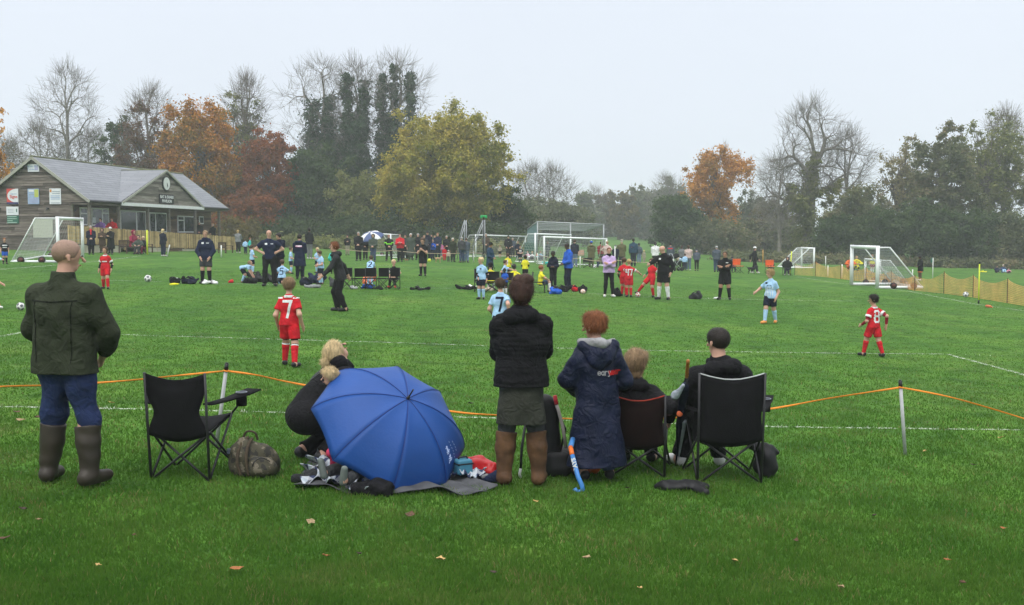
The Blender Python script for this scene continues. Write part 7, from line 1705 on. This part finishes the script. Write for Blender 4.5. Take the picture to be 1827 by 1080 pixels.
team_chair('black folding chair behind the ginger young coach, first of the row',619,516,18,38,6)
team_chair('black folding chair second in the row',640,516,19,37,-5)
team_chair('black folding chair third in the row with the orange bag against it',661,516,19,38,3)
team_chair('black folding chair fourth in the row, empty',683,516,18,38,-4)
team_chair('black folding chair at the right end of the row with the blond boy on it',704,516,17,38,0)
kit('orange_bag','orange red rucksack hanging on the third folding chair','bag',656,508,26,24,'coral',30)
team_chair('black team chair at the left end behind the light blue child',853,521,12,42,180)
team_chair('black team chair with its wide back to us holding the yellow shirted child',878,522,26,38,180)
team_chair('black team chair in the middle of the yellow team',905,520,22,34,180)
team_chair('black team chair at the right with the child in yellow sitting sideways',961,523,14,38,90)
team_chair('orange camping chair behind the bearded coach',1317,488,16,26,20,fab=CHO)
team_chair('orange camping chair of the slumped spectator',1374,488,15,24,0,fab=CHO)
team_chair('black camping chair by the tilted yellow pole',1405,492,15,24,0)
team_chair('camping chair with a peach coloured coat behind the blue tracksuit top',1036,466,12,20,180,fab=M('coat_peach',(.65,.35,.25),.8))
team_chair('dark camping chair beside the khaki parka',1048,478,16,18,180)
# pushchair
p=gp(1208,484); t=thing('pushchair','dark pushchair with pale blankets among the far spectators','pushchair',tuple(p),.3)
b=B(); b.tube([(-.35,0,1.05),(-.1,0,.5),(.3,0,.12)],.02,6); b.tube([(-.2,0,.12),(.05,0,.55),(.25,0,.75)],.02,6); b.tube([(-.35,.4,1.05),(-.1,.4,.5),(.3,.4,.12)],.02,6); b.tube([(-.2,.4,.12),(.05,.4,.55),(.25,.4,.75)],.02,6); b.tube([(-.35,0,1.05),(-.35,.4,1.05)],.02,6); b.tube([(-.2,0,.12),(-.2,.4,.12)],.015,6);b.tube([(.3,0,.12),(.3,.4,.12)],.015,6);b.build('frame',GREY,t,True)
for x in(-.2,.3):
    for y in(-.03,.43): b=B(); b.disc((x,y,.12),(0,1,0),.12,.04,14); b.build('wheel',TYRE,t,True)
g=S(.05); g.cone((0,.2,.45),(.22,.2,.5),.17,.12); g.build('seat',cm('charcoal'),t,.02)
g=S(.05); g.cone((-.15,.2,.8),(.05,.2,.9),.2,.18); g.cut((0,0,.78),(.3,0,-1)); g.build('canopy',cm('black'),t,.02)
g=S(.03); g.N=folds(.01,12,12,2,.05); g.ball((.1,.16,.75),.13); g.build('blanket',cm('cream'),t,.02); g=S(.03); g.ball((.25,.1,.7),.1); g.build('bag',cm('sky'),t,.02)
# dogs
def dog(label,u,v,F,hgt,mat,coat=None):
    p=gp(u,v); h=hgt*p.y/FPX; t=thing('dog',label,'dog',tuple(p),R(F+180)); g=S(.06*h)
    g.cone((0,.32*h,.68*h),(0,.0,.7*h),.17*h,.15*h,flat=.8,ax=(1,0,0)); g.cone((0,0,.7*h),(0,-.38*h,.72*h),.15*h,.14*h,flat=.8,ax=(1,0,0))
    g.cone((0,.36*h,.75*h),(0,.52*h,.98*h),.12*h,.09*h); g.cone((0,.52*h,1.0*h),(0,.6*h,1.0*h),.11*h,.1*h); g.cone((0,.62*h,.97*h),(0,.8*h,.92*h),.065*h,.045*h)
    for sx in(-1,1):
        g.cone((sx*.09*h,.5*h,1.05*h),(sx*.13*h,.48*h,.93*h),.04*h,.035*h)
        x=sx*.09*h
        g.cone((x,.3*h,.6*h),(x,.28*h,.3*h),.07*h,.045*h); g.cone((x,.28*h,.3*h),(x,.3*h,.03*h),.042*h,.035*h); g.cone((x,.3*h,.03*h),(x,.36*h,.03*h),.04*h,.03*h)
        g.cone((x,-.36*h,.66*h),(x,-.28*h,.4*h),.11*h,.06*h); g.cone((x,-.28*h,.4*h),(x,-.44*h,.24*h),.055*h,.038*h); g.cone((x,-.44*h,.24*h),(x,-.4*h,.03*h),.036*h,.033*h); g.cone((x,-.4*h,.03*h),(x,-.33*h,.03*h),.038*h,.03*h)
    g.cone((0,-.48*h,.78*h),(0,-.75*h,.95*h),.045*h,.025*h)
    g.build('body',mat,t,max(.014,.03*h))
    if coat: g=S(.03); g.cone((0,.2*h,.7*h),(0,-.3*h,.74*h),.19*h,.175*h,flat=.85,ax=(1,0,0),capa=True,capb=True); g.cut((0,0,.6*h),(0,0,-1)); g.build('dog_coat',coat,t,.02)
dog('tan curly dog sitting among the small children at the far rope',782,469,80,11,M('fur_tan',(.42,.28,.16),.95,.2,20,.5,40))
dog('small reddish dog beside the red jacketed man',725,468,-80,6,M('fur_red_brown',(.3,.14,.07),.95,.2,20))
dog('black dog with a white marking walked by the person in the white hat',1341,489,80,14,M('fur_black',(.015,.015,.015),.9,.2,20),None)
kit('white_dog_coat','small white and black patterned dog right of the pushchair, seen as a pale patch','dog',1330,489,6,14,'white',31) if False else None
# ================================================================== HAZE
def haze():
    m=bpy.data.materials.new('haze_air'); m.use_nodes=True; n=m.node_tree; n.nodes.clear()
    o=n.nodes.new('ShaderNodeOutputMaterial'); v=n.nodes.new('ShaderNodeVolumePrincipled')
    v.inputs['Color'].default_value=(.93,.96,1,1); v.inputs['Density'].default_value=.0009; v.inputs['Anisotropy'].default_value=.0
    n.links.new(v.outputs[0],o.inputs['Volume'])
    b=B(); z0=float(ZZ.min())-1; z1=32
    b.hexa([(-425,-45,z0),(425,-45,z0),(425,905,z0),(-425,905,z0),(-425,-45,z1),(425,-45,z1),(425,905,z1),(-425,905,z1)])
    tag(b.build('haze',m),kind='stuff')
haze()
